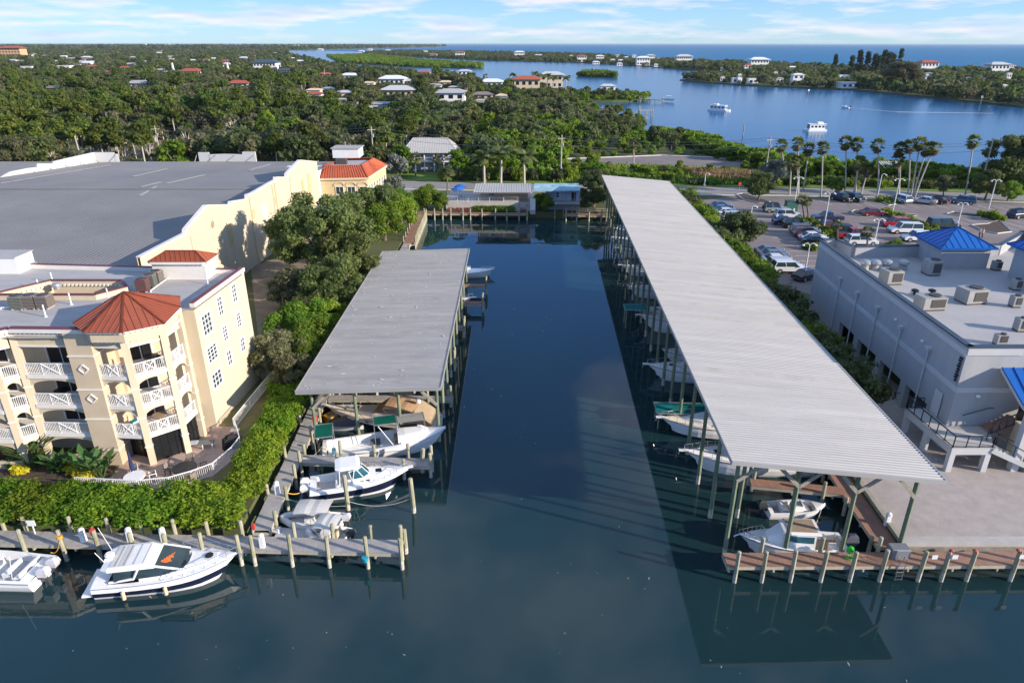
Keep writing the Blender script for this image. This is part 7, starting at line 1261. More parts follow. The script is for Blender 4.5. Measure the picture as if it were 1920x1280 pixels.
# ---- big trees by the left shed
T_OAK = tree_meshes(1, 'canopy', 6.4, 4.2, 10.4, 58, .8, 1.7, 30000, .235, 'round', 4.0, .42, limbs=12)
T_OLIVE = tree_meshes(2, 'olive', 3.0, 2.0, 6.0, 26, .5, 1.1, 7500, .2, 'round', 2.6, .2)
T_BRT = tree_meshes(3, 'bright', 2.9, 1.2, 5.4, 26, .6, 1.2, 8500, .2, 'round', 2.2, .2)
T_OAK2 = tree_meshes(4, 'canopy', 3.6, 2.4, 7.0, 30, .6, 1.3, 10500, .22, 'round', 3.0, .25)
T_DRK = tree_meshes(5, 'oak', 3.4, 1.8, 6.5, 26, .6, 1.3, 8000, .23, 'round', 2.5, .25)
put_tree('oak_tree', 'huge spreading oak tree between the cream wall and the left shed', 'tree', T_OAK, (-25.6, 90.5, 1.3), 1.12, .4)
for i, (pr, x, y, s, lab) in enumerate([(T_OAK2, -21.6, 86, 1.1, 'oak tree at the far left corner of the left shed roof'), (T_OLIVE, -25.5, 77, 1.0, 'thin olive tree beneath the spreading oak'), (T_OAK2, -21.9, 75, .95, 'leafy tree hanging over the middle of the left shed eave'), (T_BRT, -22.0, 68.5, 1.0, 'bright green tree beside the middle of the left shed'), (T_BRT, -21.4, 63.3, .85, 'bright tree beside the near half of the left shed'), (T_OLIVE, -22.4, 59.6, .85, 'sparse olive tree by the courtyard gate'), (T_OLIVE, -20.6, 57.8, .65, 'small olive tree close to the left shed near corner'), (T_DRK, -23.6, 71.5, .7, 'dark shrub tree behind the bright ones'), (T_BRT, -20.9, 66.0, .8, 'bright tree squeezed against the left shed eave'), (T_BRT, -20.6, 60.6, .75, 'bright tree by the left shed near corner eave'), (T_BRT, -23.6, 65.6, .9, 'leafy green tree beside the courtyard paving'), (T_OAK2, -21.3, 80.5, .95, 'light green tree under the oak beside the shed eave'), (T_BRT, -21.0, 72, .8, 'small bright tree halfway along the left shed'),
 (T_BRT, -21.6, 113.5, 1.15, 'bright tree by the basin walkway nearest the shed'), (T_BRT, -20.7, 119, 1.2, 'bright tree in the middle of the basin walkway'), (T_OAK2, -23.5, 117, 1.15, 'darker tree behind the basin walkway trees'), (T_BRT, -20.5, 125, 1.1, 'bright tree near the head of the basin walkway'), (T_DRK, -24.5, 124, 1.0, 'dark tree in front of the yellow building'), (T_BRT, -17.2, 137.5, .85, 'round bright bush behind the end of the basin walkway'), (T_BRT, -14.6, 136.6, .62, 'clipped round bush left of the picket fence'), (T_OAK2, -29, 104, 1.0, 'tree between the oak and the yellow building'), (T_OAK2, -24.2, 101, 1.0, 'tree behind the spreading oak near the basin'), (T_DRK, 16.8, 139.5, .95, 'dark tree at the right of the blue-roofed house'), (T_DRK, 18.2, 143, 1.0, 'dark tree behind the end of the long shed'), (T_BRT, 6.2, 135.4, .6, 'green bush between the bait house and the blue house'), (T_BRT, 5.8, 137.4, .55, 'bush against the blue-roofed house wall'), (T_DRK, 15.2, 136.8, .5, 'dark bush right of the blue house door')]):
    put_tree('tree', lab, 'tree', pr, (x, y, 1.3), s, i * 1.3)
for i, x in enumerate((-6.2, -3.6, -1.0)):
    V, F = leaves([((dx, 0, .55), (.7, .45, .55)) for dx in (-1, -.3, .4, 1)], 900, .2, 90 + i); o = link('hedge', np_mesh('hedge', V, F, [LEAF['bright']]), None, (x, 135.1, 1.4)); o.name = 'clipped_hedge'; tag(o, ['left part of the clipped hedge under the picket fence', 'middle part of the clipped hedge under the picket fence', 'right part of the clipped hedge by the red stair'][i], 'hedge', 'clipped hedge under the picket fence')
# ---- shrubs between the long shed and the car park
names = ['hedge tree %s the long shed' ]
S_ = [('frontmost low shrub', 'oak', 53.8), ('nearest shrub', 'oak', 57), ('second shrub', 'oak', 61), ('third shrub', 'bright', 65), ('fourth shrub', 'oak', 69), ('fifth shrub', 'oak', 73), ('sixth shrub', 'oak', 77.5), ('seventh shrub', 'bright', 82), ('eighth shrub', 'bright', 86.5), ('ninth shrub', 'bright', 91), ('tenth shrub', 'bright', 96), ('eleventh shrub', 'oak', 101), ('twelfth shrub', 'dark', 106.5), ('thirteenth shrub', 'bright', 112), ('fourteenth shrub', 'bright', 118), ('fifteenth shrub', 'bright', 124), ('sixteenth shrub', 'oak', 130), ('seventeenth shrub', 'bright', 136)]
SH = {k: [hedge_bush(200 + i + j, 4.4, 3.8, 4.0, 3200, k, .26) for j in range(2)] for i, k in enumerate(('dark', 'oak', 'bright'))}
for i, (n_, k, y) in enumerate(S_):
    x = XL(y) + 13.1 + 2.7
    put_bush(SH[k][i % 2], n_ + ' from the front along the outer side of the long shed', (x, y, 1.2), i * 1.1, (1.1, 1.25, 1.35 if 99 < y < 108 else 1.15), 'shrub', 'shrubs along the outer side of the long shed', 'shrub')
put_tree('tree', 'dark rounded tree between the long shed and parked cars', 'tree', T_DRK, (XL(104) + 18.5, 104, 1.3), 1.05, 1); put_tree('tree', 'round tree on the kerbed island at the lot entrance', 'tree', T_OAK2, (*P(*c8(325, 178), 1.3)[:2], 1.3), .8, 2)
LB = hedge_bush(300, 3, 2, 1.2, 900, 'bright', .3)
for i, (x, y) in enumerate([(600, 310), (640, 332), (680, 350), (720, 372), (765, 398), (1110, 262), (1150, 280), (1195, 300), (1235, 318), (1280, 340), (1340, 355), (1745, 290), (1690, 275), (660, 470), (1150, 460), (1070, 185), (1100, 190)]): put_bush(LB, 'low clipped green bush on a car park island', (*P(*c8(x, y), 1.3)[:2], 1.3), i, (.8 + .3 * (i % 3) * .5, 1, 1 + .35 * (i == 11)), 'island_bush', 'low bushes on the car park islands')
# ---- palms
def fan_crown(seed, n, R_, dead=False, leaf='palm'):
    r = random.Random(seed); V = []; F = []
    for i in range(n):
        a = r.uniform(0, 2 * PI); e = r.uniform(-1.35, -.55) if dead else r.uniform(-.55, 1.35); d = Vector((math.cos(a) * math.cos(e), math.sin(a) * math.cos(e), math.sin(e))); c = d * R_ * r.uniform(.38, .62); sd = d.cross(Vector((0, 0, 1)) if abs(d.z) < .9 else Vector((1, 0, 0))).normalized(); up = sd.cross(d); k = 7; w = R_ * .55; o = len(V); V.append(c)
        for j in range(k + 1):
            t = (j / k - .5) * 2.3; tip = c + (d * math.cos(t) + sd * math.sin(t)) * w * (1 if j % 2 == 0 else .62) + Vector((0, 0, -1)) * w * .22 * (1 + abs(t) * .5); V.append(tip)
        for j in range(0, k, 2): F.append((o, o + 1 + j, o + 2 + j, o + 2 + j)) if False else F.append((o, o + 1 + j, o + 2 + j, o + min(3 + j, k + 1)))
    return np_mesh('crown', [tuple(v) for v in V], F, [LEAF['palmdead' if dead else leaf]])
def frond_mesh(seed, L=2.4, leaf='palm', droop=.9):
    r = random.Random(seed); V = []; F = []; N = 9; pts = [Vector((L * math.sin(t * 1.15) / 1.15 * .95, 0, L * (.45 * t - droop * .62 * t * t))) for t in [i / N for i in range(N + 1)]]
    for i in range(N):
        for s in (-1, 1):
            w = L * .24 * math.sin(PI * (.12 + .86 * i / N)) ; a, b = pts[i], pts[i + 1]; o = len(V); V += [a, b, b + Vector((.12, s * w, -w * .55)), a + Vector((.12, s * w, -w * .55))]; F.append((o, o + 1, o + 2, o + 3) if s > 0 else (o + 3, o + 2, o + 1, o))
    return np_mesh('frond', [tuple(v) for v in V], F, [LEAF[leaf]])
FAN = [fan_crown(i, 46, 1.55) for i in range(3)]; SKIRT = [fan_crown(10 + i, 26, 1.25, True) for i in range(2)]; SAB = [fan_crown(20 + i, 40, 1.5, leaf='oak') for i in range(2)]
FR = [frond_mesh(i, 2.9, 'canopy') for i in range(2)]; FRC = [frond_mesh(5, 2.2, droop=1.1)]
def palm(label, base, top, kind='fan', s=1.0, group=None, r=.16):
    b = Vector((base[0], base[1], 1.3)); h = top[2] - 1.3; t = thing('palm_tree', label, 'palm tree', b, 0, group); off = Vector((top[0] - b.x, top[1] - b.y, h)); q = MB(); q.path([(0, 0, -.2), off * .35 + Vector((-off.x * .08, 0, 0)), off * .7 + Vector((-off.x * .05, 0, 0)), off], [r * 1.25, r, r * .9, r * .8] if kind != 'royal' else [r * 1.5, r * 1.35, r * 1.4, r * .8], 8); q.build('trunk', 'palebark' if kind != 'sabal' else 'bark', t)
    if kind == 'royal':
        q = MB(); q.path([off - Vector((0, 0, .2)), off + Vector((0, 0, 1.3))], [r * 1.0, r * .7], 8); q.build('crown_shaft', LEAF['bright'], t)
        for k in range(15): o = link('frond', FR[k % 2], t, off + Vector((0, 0, 1.2)), k * 2.4); o.rotation_euler = (0, r5.uniform(-.75, .35), k * 2.4); o.scale = (s, s, s)
    elif kind == 'coco':
        for k in range(14): o = link('frond', FRC[0], t, off); o.rotation_euler = (0, r5.uniform(-.7, .4), k * 2.4); o.scale = (s, s, s)
    else:
        o = link('crown', (FAN if kind == 'fan' else SAB)[r5.randrange(2)], t, off, r5.uniform(0, 6)); o.scale = (s, s, s)
        if kind == 'fan': o = link('dead_skirt', SKIRT[r5.randrange(2)], t, off - Vector((0, 0, .3)), r5.uniform(0, 6)); o.scale = (s, s, s)
    return t
z4 = lambda x, y: (1360 + x / 3.4286, 60 + y / 3.4286)
WP = [((362, 722), (378, 960), 'tall palm at the left end of the lagoon palm row'), ((468, 708), (470, 1035), 'tall palm second from the left of the lagoon row'), ((540, 745), (500, 1020), 'tall palm with a leaning trunk, third of the lagoon row'), ((628, 735), (614, 1060), 'tall palm standing alone right of the first three'), ((778, 702), (768, 1040), 'left one of the touching pair of tall palms'), ((850, 710), (836, 1045), 'right one of the touching pair of tall palms'), ((985, 720), (978, 1060), 'tall palm beside the lagoon shelter'), ((868, 832), (822, 1050), 'shorter brown-skirted palm under the touching pair'), ((922, 880), (870, 1050), 'shortest brown-skirted palm leaning right under the pair'), ((1112, 815), (1118, 1060), 'shorter palm at the left of the dense palm cluster'), ((1130, 742), (1112, 1062), 'tall palm at the left of the dense palm cluster'), ((1190, 725), (1172, 1075), 'slim tall palm second in the dense cluster'), ((1255, 708), (1188, 1075), 'tallest leaning palm of the dense cluster'), ((1300, 740), (1200, 1078), 'leaning palm inside the dense cluster'), ((1348, 735), (1210, 1080), 'most leaning palm at the right of the dense cluster'), ((1600, 695), (1540, 1060), 'lone tall palm at the far right of the lagoon row'), ((425, 815), (412, 1050), 'shorter brown palm in front of the first pair'), ((462, 830), (466, 1050), 'thin shaggy palm beside the shorter brown one'), ((325, 860), (322, 970), 'small yellowish palm near the turning circle end')]
for tp, b, lab in WP:
    bp = P(*z4(*b), 1.3); zt_ = ZY(*z4(*tp), bp.y); q_ = z4(*tp); x = ray(*q_)[0] * (bp.y / ray(*q_)[1]); palm(lab, bp, (x, bp.y + .1, zt_ - .2), 'fan', 1.08, 'tall fan palms between the road and lagoon')
def palmpx(lab, tp, b, kind, s=1.0, r=.16, dz=0):
    bp = P(*b, 1.3); palm(lab, bp, (ray(*tp)[0] * (bp.y / ray(*tp)[1]), bp.y, ZY(*tp, bp.y) + dz), kind, s, None, r)
palmpx('left royal palm of three behind the bait house', (907, 302), (908, 345), 'royal', 1.6, .22); palmpx('middle royal palm of three behind the bait house', (940, 298), (939, 346), 'royal', 1.6, .22); palmpx('right royal palm of three behind the bait house', (982, 302), (983, 345), 'royal', 1.6, .22)
palmpx('shaggy sabal palm on the road verge by the walkway head', (839, 322), (839, 368), 'sabal', 1.25); palmpx('sabal palm in front of the raised house porch', (779, 297), (779, 330), 'sabal', 1.2); palmpx('second sabal palm before the raised house', (822, 300), (820, 328), 'sabal', 1.15); palmpx('palm with brown tuft left of the turning circle road', (1188, 268), (1188, 310), 'fan', 1.1); palmpx('low palm in front of the turning circle', (1135, 308), (1135, 325), 'coco', 1.0); palmpx('fan palm by the courtyard beside the oak', (522, 538), (528, 580), 'sabal', 1.05)
palmpx('sabal palm in the island near the red pickup', (1627, 435), (1625, 470), 'sabal', .8); palmpx('palm on the hedge island beside the navy pickup', (1503, 375), (1508, 412), 'sabal', .9); palmpx('small palm on the hedge island end', (1569, 422), (1570, 450), 'sabal', .7); palmpx('second sabal palm in the courtyard', (545, 545), (550, 590), 'sabal', .9); palmpx('leaning palm on the hedge island', (1512, 378), (1516, 415), 'sabal', .8)
for i, (tp, b) in enumerate([((608, 125), (608, 148)), ((644, 124), (648, 140)), ((1013, 140), (1013, 168)), ((1027, 142), (1025, 172)), ((1040, 145), (1036, 172)), ((1062, 146), (1060, 178)), ((1003, 138), (1003, 165)), ((962, 140), (962, 160))]): palmpx(['palm on the inlet shore left', 'second palm on the inlet shore', 'palm behind the orange-roofed mansion', 'second palm right of the mansion', 'third palm right of the mansion', 'outermost palm right of the mansion', 'palm just behind the mansion roof', 'palm left of the mansion'][i], tp, b, 'coco', 2.0, .3)
# ================================================================ FAR HOUSES
occ = []
def house(label, px, py, wpx, roof='tile', wall='white', storeys=1, flat=False, dk=.7, z=1.2, cat='house', name='house', group='houses among the far trees'):
    b = P(px, py, z); sc = b.y * CP + (CAM_H - z) * SP; w = wpx / FPX * sc * (.78 if 'barrier' in group else 1); d = w * dk; h = 3.6 * storeys * min(1.5, max(1.0, w / 14)); t = thing(name, label, cat, b, 0, group); occ.append((b.x, b.y + d / 2, max(w, d) * .55, w * .5, b.y, h)); q = MB(); q.box((0, d / 2, 0), (w * .92, d * .92, h)); q.build('wall', wall, t)
    if flat: q = MB(); q.box((0, d / 2, h), (w, d, .5)); q.build('roof', roof, t)
    else:
        q = MB(); e = .06 * w; rh = d * .17; vs = [(-w / 2 - e, -e, h), (w / 2 + e, -e, h), (w / 2 + e, d + e, h), (-w / 2 - e, d + e, h), (-w * .25, d / 2, h + rh), (w * .25, d / 2, h + rh)]; q.add(vs, [(0, 1, 5, 4), (1, 2, 5), (2, 3, 4, 5), (3, 0, 4), (3, 2, 1, 0)]); q.build('roof', roof, t)
    k = max(2, min(7, int(w / 4)))
    for s in range(storeys):
        for i in range(k): q = MB(); q.box(((i + .5) / k * w * .9 - w * .45, d * .04 - .03, h * (s + .3) / storeys), (w * .9 / k * .5, .08, h / storeys * .45)); q.build('window', 'dark', t)
    return t
H_ = [('white flat-roofed house left of the twin white pylons', 118, 132, 28, 'white', 'white', 1, 1), ('long low white house at the far left', 46, 134, 30, 'white', 'white', 1, 1), ('terracotta house in the left woods', 171, 131, 22, 'tile', 'cream', 1, 0), ('orange tiled house right of the terracotta one', 204, 142, 22, 'tile', 'cream', 1, 0), ('brownish red house near the open field', 233, 133, 20, 'tile', 'cream', 1, 0), ('pale grey roofed house among the left pines', 256, 168, 42, 'roofgrey', 'white', 1, 0), ('orange tiled arcade house beside the white pylon', 355, 144, 38, 'tile', 'cream', 1, 0), ('white house with a pink roof below the pylons', 446, 168, 42, 'tile', 'white', 1, 0), ('large white house with dark roof left of the inlet', 497, 136, 46, 'darkcap', 'white', 2, 0), ('white house with black roof next to the large one', 532, 140, 28, 'darkcap', 'white', 1, 0), ('small white house in the far left wood', 400, 114, 14, 'white', 'white', 1, 0), ('second small white house in the far wood', 456, 113, 16, 'white', 'white', 1, 0), ('brown roofed house hidden in the left trees', 98, 176, 30, 'condbrown', 'cream', 1, 0), ('red roofed house on the inlet shore', 608, 147, 26, 'tile', 'cream', 1, 0), ('long white house by the lagoon trees', 735, 162, 50, 'white', 'white', 1, 0), ('wide cream roofed house in the centre trees', 745, 186, 62, 'stuclight', 'cream', 1, 0), ('tan roofed house at the water right of the long white one', 835, 164, 26, 'beigecanvas', 'cream', 1, 0), ('white gabled house with grey metal roof in the centre', 846, 205, 56, 'shedroof', 'white', 2, 0), ('low grey metal roof strip behind the trees', 697, 214, 66, 'roofgrey', 'stuclight', 1, 1), ('tan roofed house left of the mansion', 905, 190, 40, 'condbrown', 'cream', 1, 0), ('white waterside house left of the mansion', 922, 166, 44, 'white', 'white', 1, 0), ('orange-roofed lagoon mansion with pale walls', 988, 178, 52, 'tile', 'cream', 2, 0), ('white roofed house behind the mansion palms', 1034, 166, 46, 'stuclight', 'cream', 2, 0), ('pale roofed house on the peninsula tip', 1140, 172, 30, 'stuclight', 'white', 1, 0), ('white house near the far left horizon wood', 160, 112, 16, 'white', 'white', 1, 0), ('small pale house at the left centre wood', 118, 110, 14, 'white', 'white', 1, 0), ('pale house below the pink block', 22, 118, 16, 'stuclight', 'white', 1, 0), ('white house between the field and pines', 300, 138, 20, 'roofgrey', 'white', 1, 0), ('tan roofed house left of the red inlet house', 560, 120, 18, 'white', 'white', 1, 0)]
for l_, px, py, w, rf, wl2, st, fl in H_: house(l_, px, py, w, rf, wl2, st, fl)
house('tall pink and cream apartment block on the far left horizon', 20, 110, 44, 'tile', 'tancanvas', 4, 0, .5)
B_H = [('white house on the barrier beach left of centre', 974, 107, 26, 'white', 2), ('red roofed white villa on the barrier strip', 1091, 116, 24, 'tile', 2), ('white pitched villa right of the red one', 1125, 114, 20, 'white', 2), ('small white house after the pitched villa', 1149, 116, 12, 'white', 1), ('white house fourth along the barrier strip', 1164, 117, 13, 'white', 1), ('tall white house behind the waterside villa', 1220, 114, 22, 'stuclight', 2), ('wide white waterside villa on the barrier strip', 1206, 123, 34, 'white', 2), ('largest white villa of the barrier strip', 1283, 119, 40, 'stuclight', 2), ('white boat house on the barrier shore', 1162, 124, 14, 'white', 1), ('low white dock house on the barrier shore', 1118, 121, 18, 'white', 1), ('small white dock house below the largest villa', 1230, 126, 10, 'white', 1),
 ('big white mansion at the left of the right island', 1424, 128, 46, 'white', 2), ('pink house below the big white mansion', 1402, 134, 18, 'tile', 2), ('white roofed house right of the big mansion', 1487, 132, 20, 'white', 1), ('flat white waterside house at the left of the right island', 1382, 156, 24, 'white', 1), ('flat white waterside house next to the first', 1412, 157, 24, 'white', 1), ('pale waterside house under the palms of the right island', 1462, 156, 18, 'roofgrey', 1), ('two-level white waterside house', 1496, 158, 28, 'white', 2), ('white house below the casuarinas', 1583, 150, 26, 'white', 1), ('long flat white house by the right shore', 1594, 166, 46, 'white', 1), ('red roofed villa on the right island', 1742, 136, 44, 'tile', 2), ('huge white villa at the far right of the island', 1873, 142, 48, 'stuclight', 2), ('pale roofed house below the red villa', 1742, 146, 22, 'roofgrey', 1), ('small white house at the far right shore', 1883, 170, 14, 'white', 1), ('white house far along the barrier to the left', 677, 99, 14, 'white', 1), ('white domed house on the far barrier', 727, 97, 12, 'white', 1), ('pinkish house on the barrier behind the mangrove island', 812, 106, 20, 'tile', 1), ('red roofed house on the barrier behind the mangrove tip', 862, 107, 24, 'tile', 2), ('white house on the far inlet bank', 600, 95, 14, 'white', 1)]
for l_, px, py, w, rf, st in B_H: house(l_, px, py, w, rf, 'white', st, rf == 'white' and w > 22 and st == 1, z=.9, group='houses on the barrier island')
for i in range(9): house('white block on the hazy horizon beyond the inlet', 500 + i * 11 + r5.uniform(-3, 3), 90.6 + r5.uniform(-.6, .8), r5.uniform(5, 10), 'white', 'white', r5.choice((2, 3, 4)), True, z=1, cat='building', name='distant_building', group='white buildings on the horizon')
for i, (px, py) in enumerate(((270, 87.2), (315, 87.4), (322, 87.0))): house(['left white tower on the wooded horizon', 'middle white tower on the wooded horizon', 'right white tower on the wooded horizon'][i], px, py, 8, 'white', 'white', 5, True, z=1, cat='building', name='distant_building', group='white towers on the left horizon')
for i in range(34):
    px, py = r5.uniform(40, 560), r5.uniform(98, 128); house('small pale house glimpsed between the far trees', px, py, r5.uniform(8, 15) * (py - 70) / 40, r5.choice(('white', 'white', 'roofgrey', 'tile', 'stuclight')), r5.choice(('white', 'cream')), 1, r5.random() < .3, group='small pale houses in the far left wood')
for i in range(16):
    px, py = r5.uniform(570, 960), r5.uniform(140, 205); house('pale roof glimpsed between the trees of the central wood', px, py, r5.uniform(18, 34), r5.choice(('white', 'stuclight', 'roofgrey', 'beigecanvas', 'tile')), r5.choice(('white', 'cream')), 1, False, group='pale houses in the central wood')
for i in range(26):
    px, py = (r5.uniform(690, 1300), r5.uniform(98, 116)) if i < 13 else (r5.uniform(1330, 1900), r5.uniform(132, 158)); y_ = 97 + (px - 690) * .028 if i < 13 else py; house('small white house half hidden by island trees', px, y_, r5.uniform(6, 13), r5.choice(('white', 'white', 'stuclight', 'tile', 'roofgrey')), 'white', r5.choice((1, 2)), False, z=.9, group='small houses on the barrier island')
# ================================================================ FOREST
def inpoly(x, y, poly):
    c = False; n = len(poly); j = n - 1
    for i in range(n):
        (xi, yi), (xj, yj) = poly[i][:2], poly[j][:2]
        if (yi > y) != (yj > y) and x < (xj - xi) * (y - yi) / (yj - yi) + xi: c = not c
        j = i
    return c
clear = [[tuple(P(x, y, 1.3)[:2]) for x, y in q] for q in ([(230, 147), (470, 153), (470, 146), (235, 141)], [(690, 252), (860, 256), (1000, 262), (1000, 256), (860, 248), (690, 244)], [(60, 290), (520, 292), (540, 280), (420, 272), (200, 275)], [(755, 332), (860, 332), (865, 300), (755, 300)])] + [cul, [(a, b + 2) for a, b, c in rd] + [(a, c - 3) for a, b, c in reversed(rd)]]
def infrustum(x, y, z=3, m=.06):
    d = z - CAM_H; f = y * CP - d * SP; return f > 1 and abs(x / f) < .75 + m
def free(x, y, r):
    for q in clear:
        if inpoly(x, y, q): return 0
    hm = 99.0
    for ox, oy, orr, hw, fy, hh in occ:
        if (x - ox) ** 2 + (y - oy) ** 2 < (orr + r * .6) ** 2: return 0
        if .7 * fy < y < fy and abs(x - ox * y / oy) < hw * y / fy + r * .6: hm = min(hm, CAM_H - (CAM_H - .35 * hh - 1) * y / fy)
    return hm if hm > 1.4 else 0
KINDS = {
 'oak': [tree_meshes(400 + i, 'oak', 3.6, 3.0, 7.6, 15, 1.0, 1.8, 1500, .62, 'round', 3.2, .25, limbs=5) for i in range(2)],
 'grey': [tree_meshes(410 + i, 'olive', 3.2, 2.6, 7.0, 12, .9, 1.6, 1100, .60, 'round', 3.0, .22, 'palebark', limbs=6) for i in range(2)],
 'bare': [tree_meshes(480 + i, 'olive', 3.2, 2.8, 7.6, 22, .5, .9, 420, .5, 'round', 3.6, .26, 'palebark', limbs=20, fill=.8) for i in range(2)],
 'dark': [tree_meshes(420 + i, 'dark', 3.4, 2.2, 7.2, 13, 1.0, 1.8, 1300, .62, 'round', 3.0, .25) for i in range(2)],
 'bright': [tree_meshes(430 + i, 'bright', 3.0, 1.6, 6.2, 13, .9, 1.6, 1300, .58, 'round', 2.4, .2) for i in range(2)],
 'pine': [tree_meshes(440 + i, 'pine', 2.3, 7.0, 11.2, 12, .8, 1.5, 900, .55, 'flat', 8.5, .19, 'palebark', flat=.6, limbs=6) for i in range(2)],
 'brown': [tree_meshes(450, 'brown', 2.4, 5.5, 9.0, 9, .8, 1.3, 600, .5, 'flat', 7, .18, 'palebark')],
 'silver': [tree_meshes(455, 'silver', 2.2, 1.4, 4.8, 10, .7, 1.2, 900, .45, 'round', 2, .15)],
 'lime': [tree_meshes(460, 'lime', 2.9, 2.0, 9.5, 24, .8, 1.4, 3000, .48, 'cone', 3, .22)],
 'mangrove': [tree_meshes(470 + i, 'mangrove' if i else 'bright', 3.0, .8, 3.6, 13, .9, 1.5, 1100, .55, 'flat', 1.2, .15) for i in range(2)],
}
KN = {'oak': ('broad_tree', 'broad mid green tree in the wood'), 'grey': ('pale_tree', 'greyish olive tree'), 'bare': ('sparse_tree', 'half-bare tree with pale branches'), 'dark': ('dark_tree', 'dark dense evergreen tree in the wood'), 'bright': ('leafy_tree', 'bright green leafy tree in the wood'), 'pine': ('pine_tree', 'pine with bare pale trunk'), 'brown': ('dying_pine', 'pine with a rust brown dying crown'), 'mangrove': ('mangrove_tree', 'low rounded mangrove at the lagoon edge')}
put_tree('lime_tree', 'bright yellow lime tree standing behind the warehouse roof', 'tree', KINDS['lime'][0], (*P(505, 282, 1.3)[:2], 1.3), 1.25, 0); put_tree('silver_tree', 'silvery leaved tree right of the yellow building', 'tree', KINDS['silver'][0], (*P(745, 335, 1.3)[:2], 1.3), 1.1, 0); put_tree('silver_tree', 'silvery shrub at the right of the raised house', 'tree', KINDS['silver'][0], (*P(873, 322, 1.3)[:2], 1.3), .9, 1); put_tree('tree', 'large bare-branched oak behind the yellow building', 'tree', T_OAK, (*P(632, 280, 1.3)[:2], 1.3), .95, 1.9); put_tree('tree', 'full round green tree behind the raised house', 'tree', T_OAK, (*P(815, 272, 1.3)[:2], 1.3), .85, .4); put_tree('tree', 'silver green tree at the drive of the yellow building', 'tree', KINDS['silver'][0], (*P(742, 372, 1.3)[:2], 1.3), .9, 2)
put_tree('tree', 'dark rounded evergreen hump behind the left end of the warehouse', 'tree', T_DRK, (*P(95, 318, 1.3)[:2], 1.3), 1.35, 1); put_tree('tree', 'olive brown tree behind the left parapet', 'tree', T_OLIVE, (*P(50, 330, 1.3)[:2], 1.3), 1.5, 2)
def zone(X, Y, lagoon=False):
    d = 5 - CAM_H; px = 960 + FPX * X / (Y * CP - d * SP)
    if lagoon: Z_ = ((1120, 'left of the turning circle'), (1260, 'behind the turning circle road'), (1420, 'behind the turning circle'), (1500, 'left of the tall palms'), (1580, 'behind the first tall palms'), (1680, 'behind the middle palms'), (1760, 'behind the palm cluster'), (1830, 'left of the lone palm'), (9999, 'at the right frame edge'))
    else: Z_ = ((70, 'by the left frame edge'), (150, 'behind the left parapet'), (230, 'behind the first roof parapet'), (310, 'by the left utility pole'), (390, 'behind the warehouse roof middle'), (480, 'behind the right roof parapet'), (560, 'near the lime tree'), (640, 'behind the yellow building'), (720, 'right of the yellow building'), (790, 'left of the raised house'), (860, 'behind the raised house'), (920, 'by the left royal palm'), (980, 'by the middle royal palm'), (1050, 'left of the white pole'), (9999, 'left of the turning circle'))
    for lim, nm_ in Z_:
        if px < lim: return nm_
# candidate positions, near first
cand = []; rt = random.Random(77); yy = 176.0
while yy < 640:
    st = 5.6 if yy < 330 else 6.6; x = -.82 * yy - 20
    while x < 75:
        X = x + rt.uniform(-2.2, 2.2); Y = yy + rt.uniform(-2.2, 2.2)
        if inpoly(X, Y, land) and infrustum(X, Y) and not (X > 20 and Y < 176): cand.append((X, Y))
        x += st
    yy += st
cand.sort(key=lambda q: q[1]); indiv = 0; rest = {}
for X, Y in cand:
    s = rt.uniform(.75, 1.3)
    if X > 12 and Y < 215 and not (X > 62): kind = 'bright' if rt.random() < .7 else 'mangrove'; s *= .55
    elif X > -14 and Y < 270: kind = rt.choice(('bright', 'bright', 'mangrove', 'oak', 'bright')); s *= .85
    elif X > 8: kind = rt.choice(('mangrove', 'mangrove', 'bright', 'oak', 'grey')); s *= .8
    elif X < -90 and Y < 300: kind = rt.choice(('pine', 'pine', 'pine', 'pine', 'grey', 'oak', 'bare', 'bare')) if rt.random() > .012 else 'brown'
    elif X < -30: kind = rt.choice(('oak', 'oak', 'grey', 'grey', 'dark', 'pine', 'bright', 'bare'))
    else: kind = rt.choice(('oak', 'oak', 'dark', 'bright', 'bright', 'grey', 'bare'))
    if X > 25: s *= .62
    hm = free(X, Y, 3.0 * s)
    if X < -55 and Y < 250 and rt.random() < .38: continue
    if not hm: continue
    s = min(s, hm / (12.0 if kind == 'pine' else 8.5))
    if 0 < X < 64 and 186 < Y < 190: continue
    pr = KINDS[kind][rt.randrange(len(KINDS[kind]))]
    if indiv < 270 and (Y < 300): indiv += 1; put_tree(KN[kind][0], KN[kind][1].replace(' in the wood', '') + ', ' + zone(X, Y) + ', ' + ('front row' if Y < 190 else 'second row' if Y < 206 else 'third row' if Y < 222 else 'deep in the wood'), 'tree', pr, (X, Y, 1.25), s, rt.uniform(0, 6), KN[kind][0].replace('_', ' ') + 's in the wood beyond the road')
    else: rest.setdefault(kind, []).append((X, Y, 1.25, s))
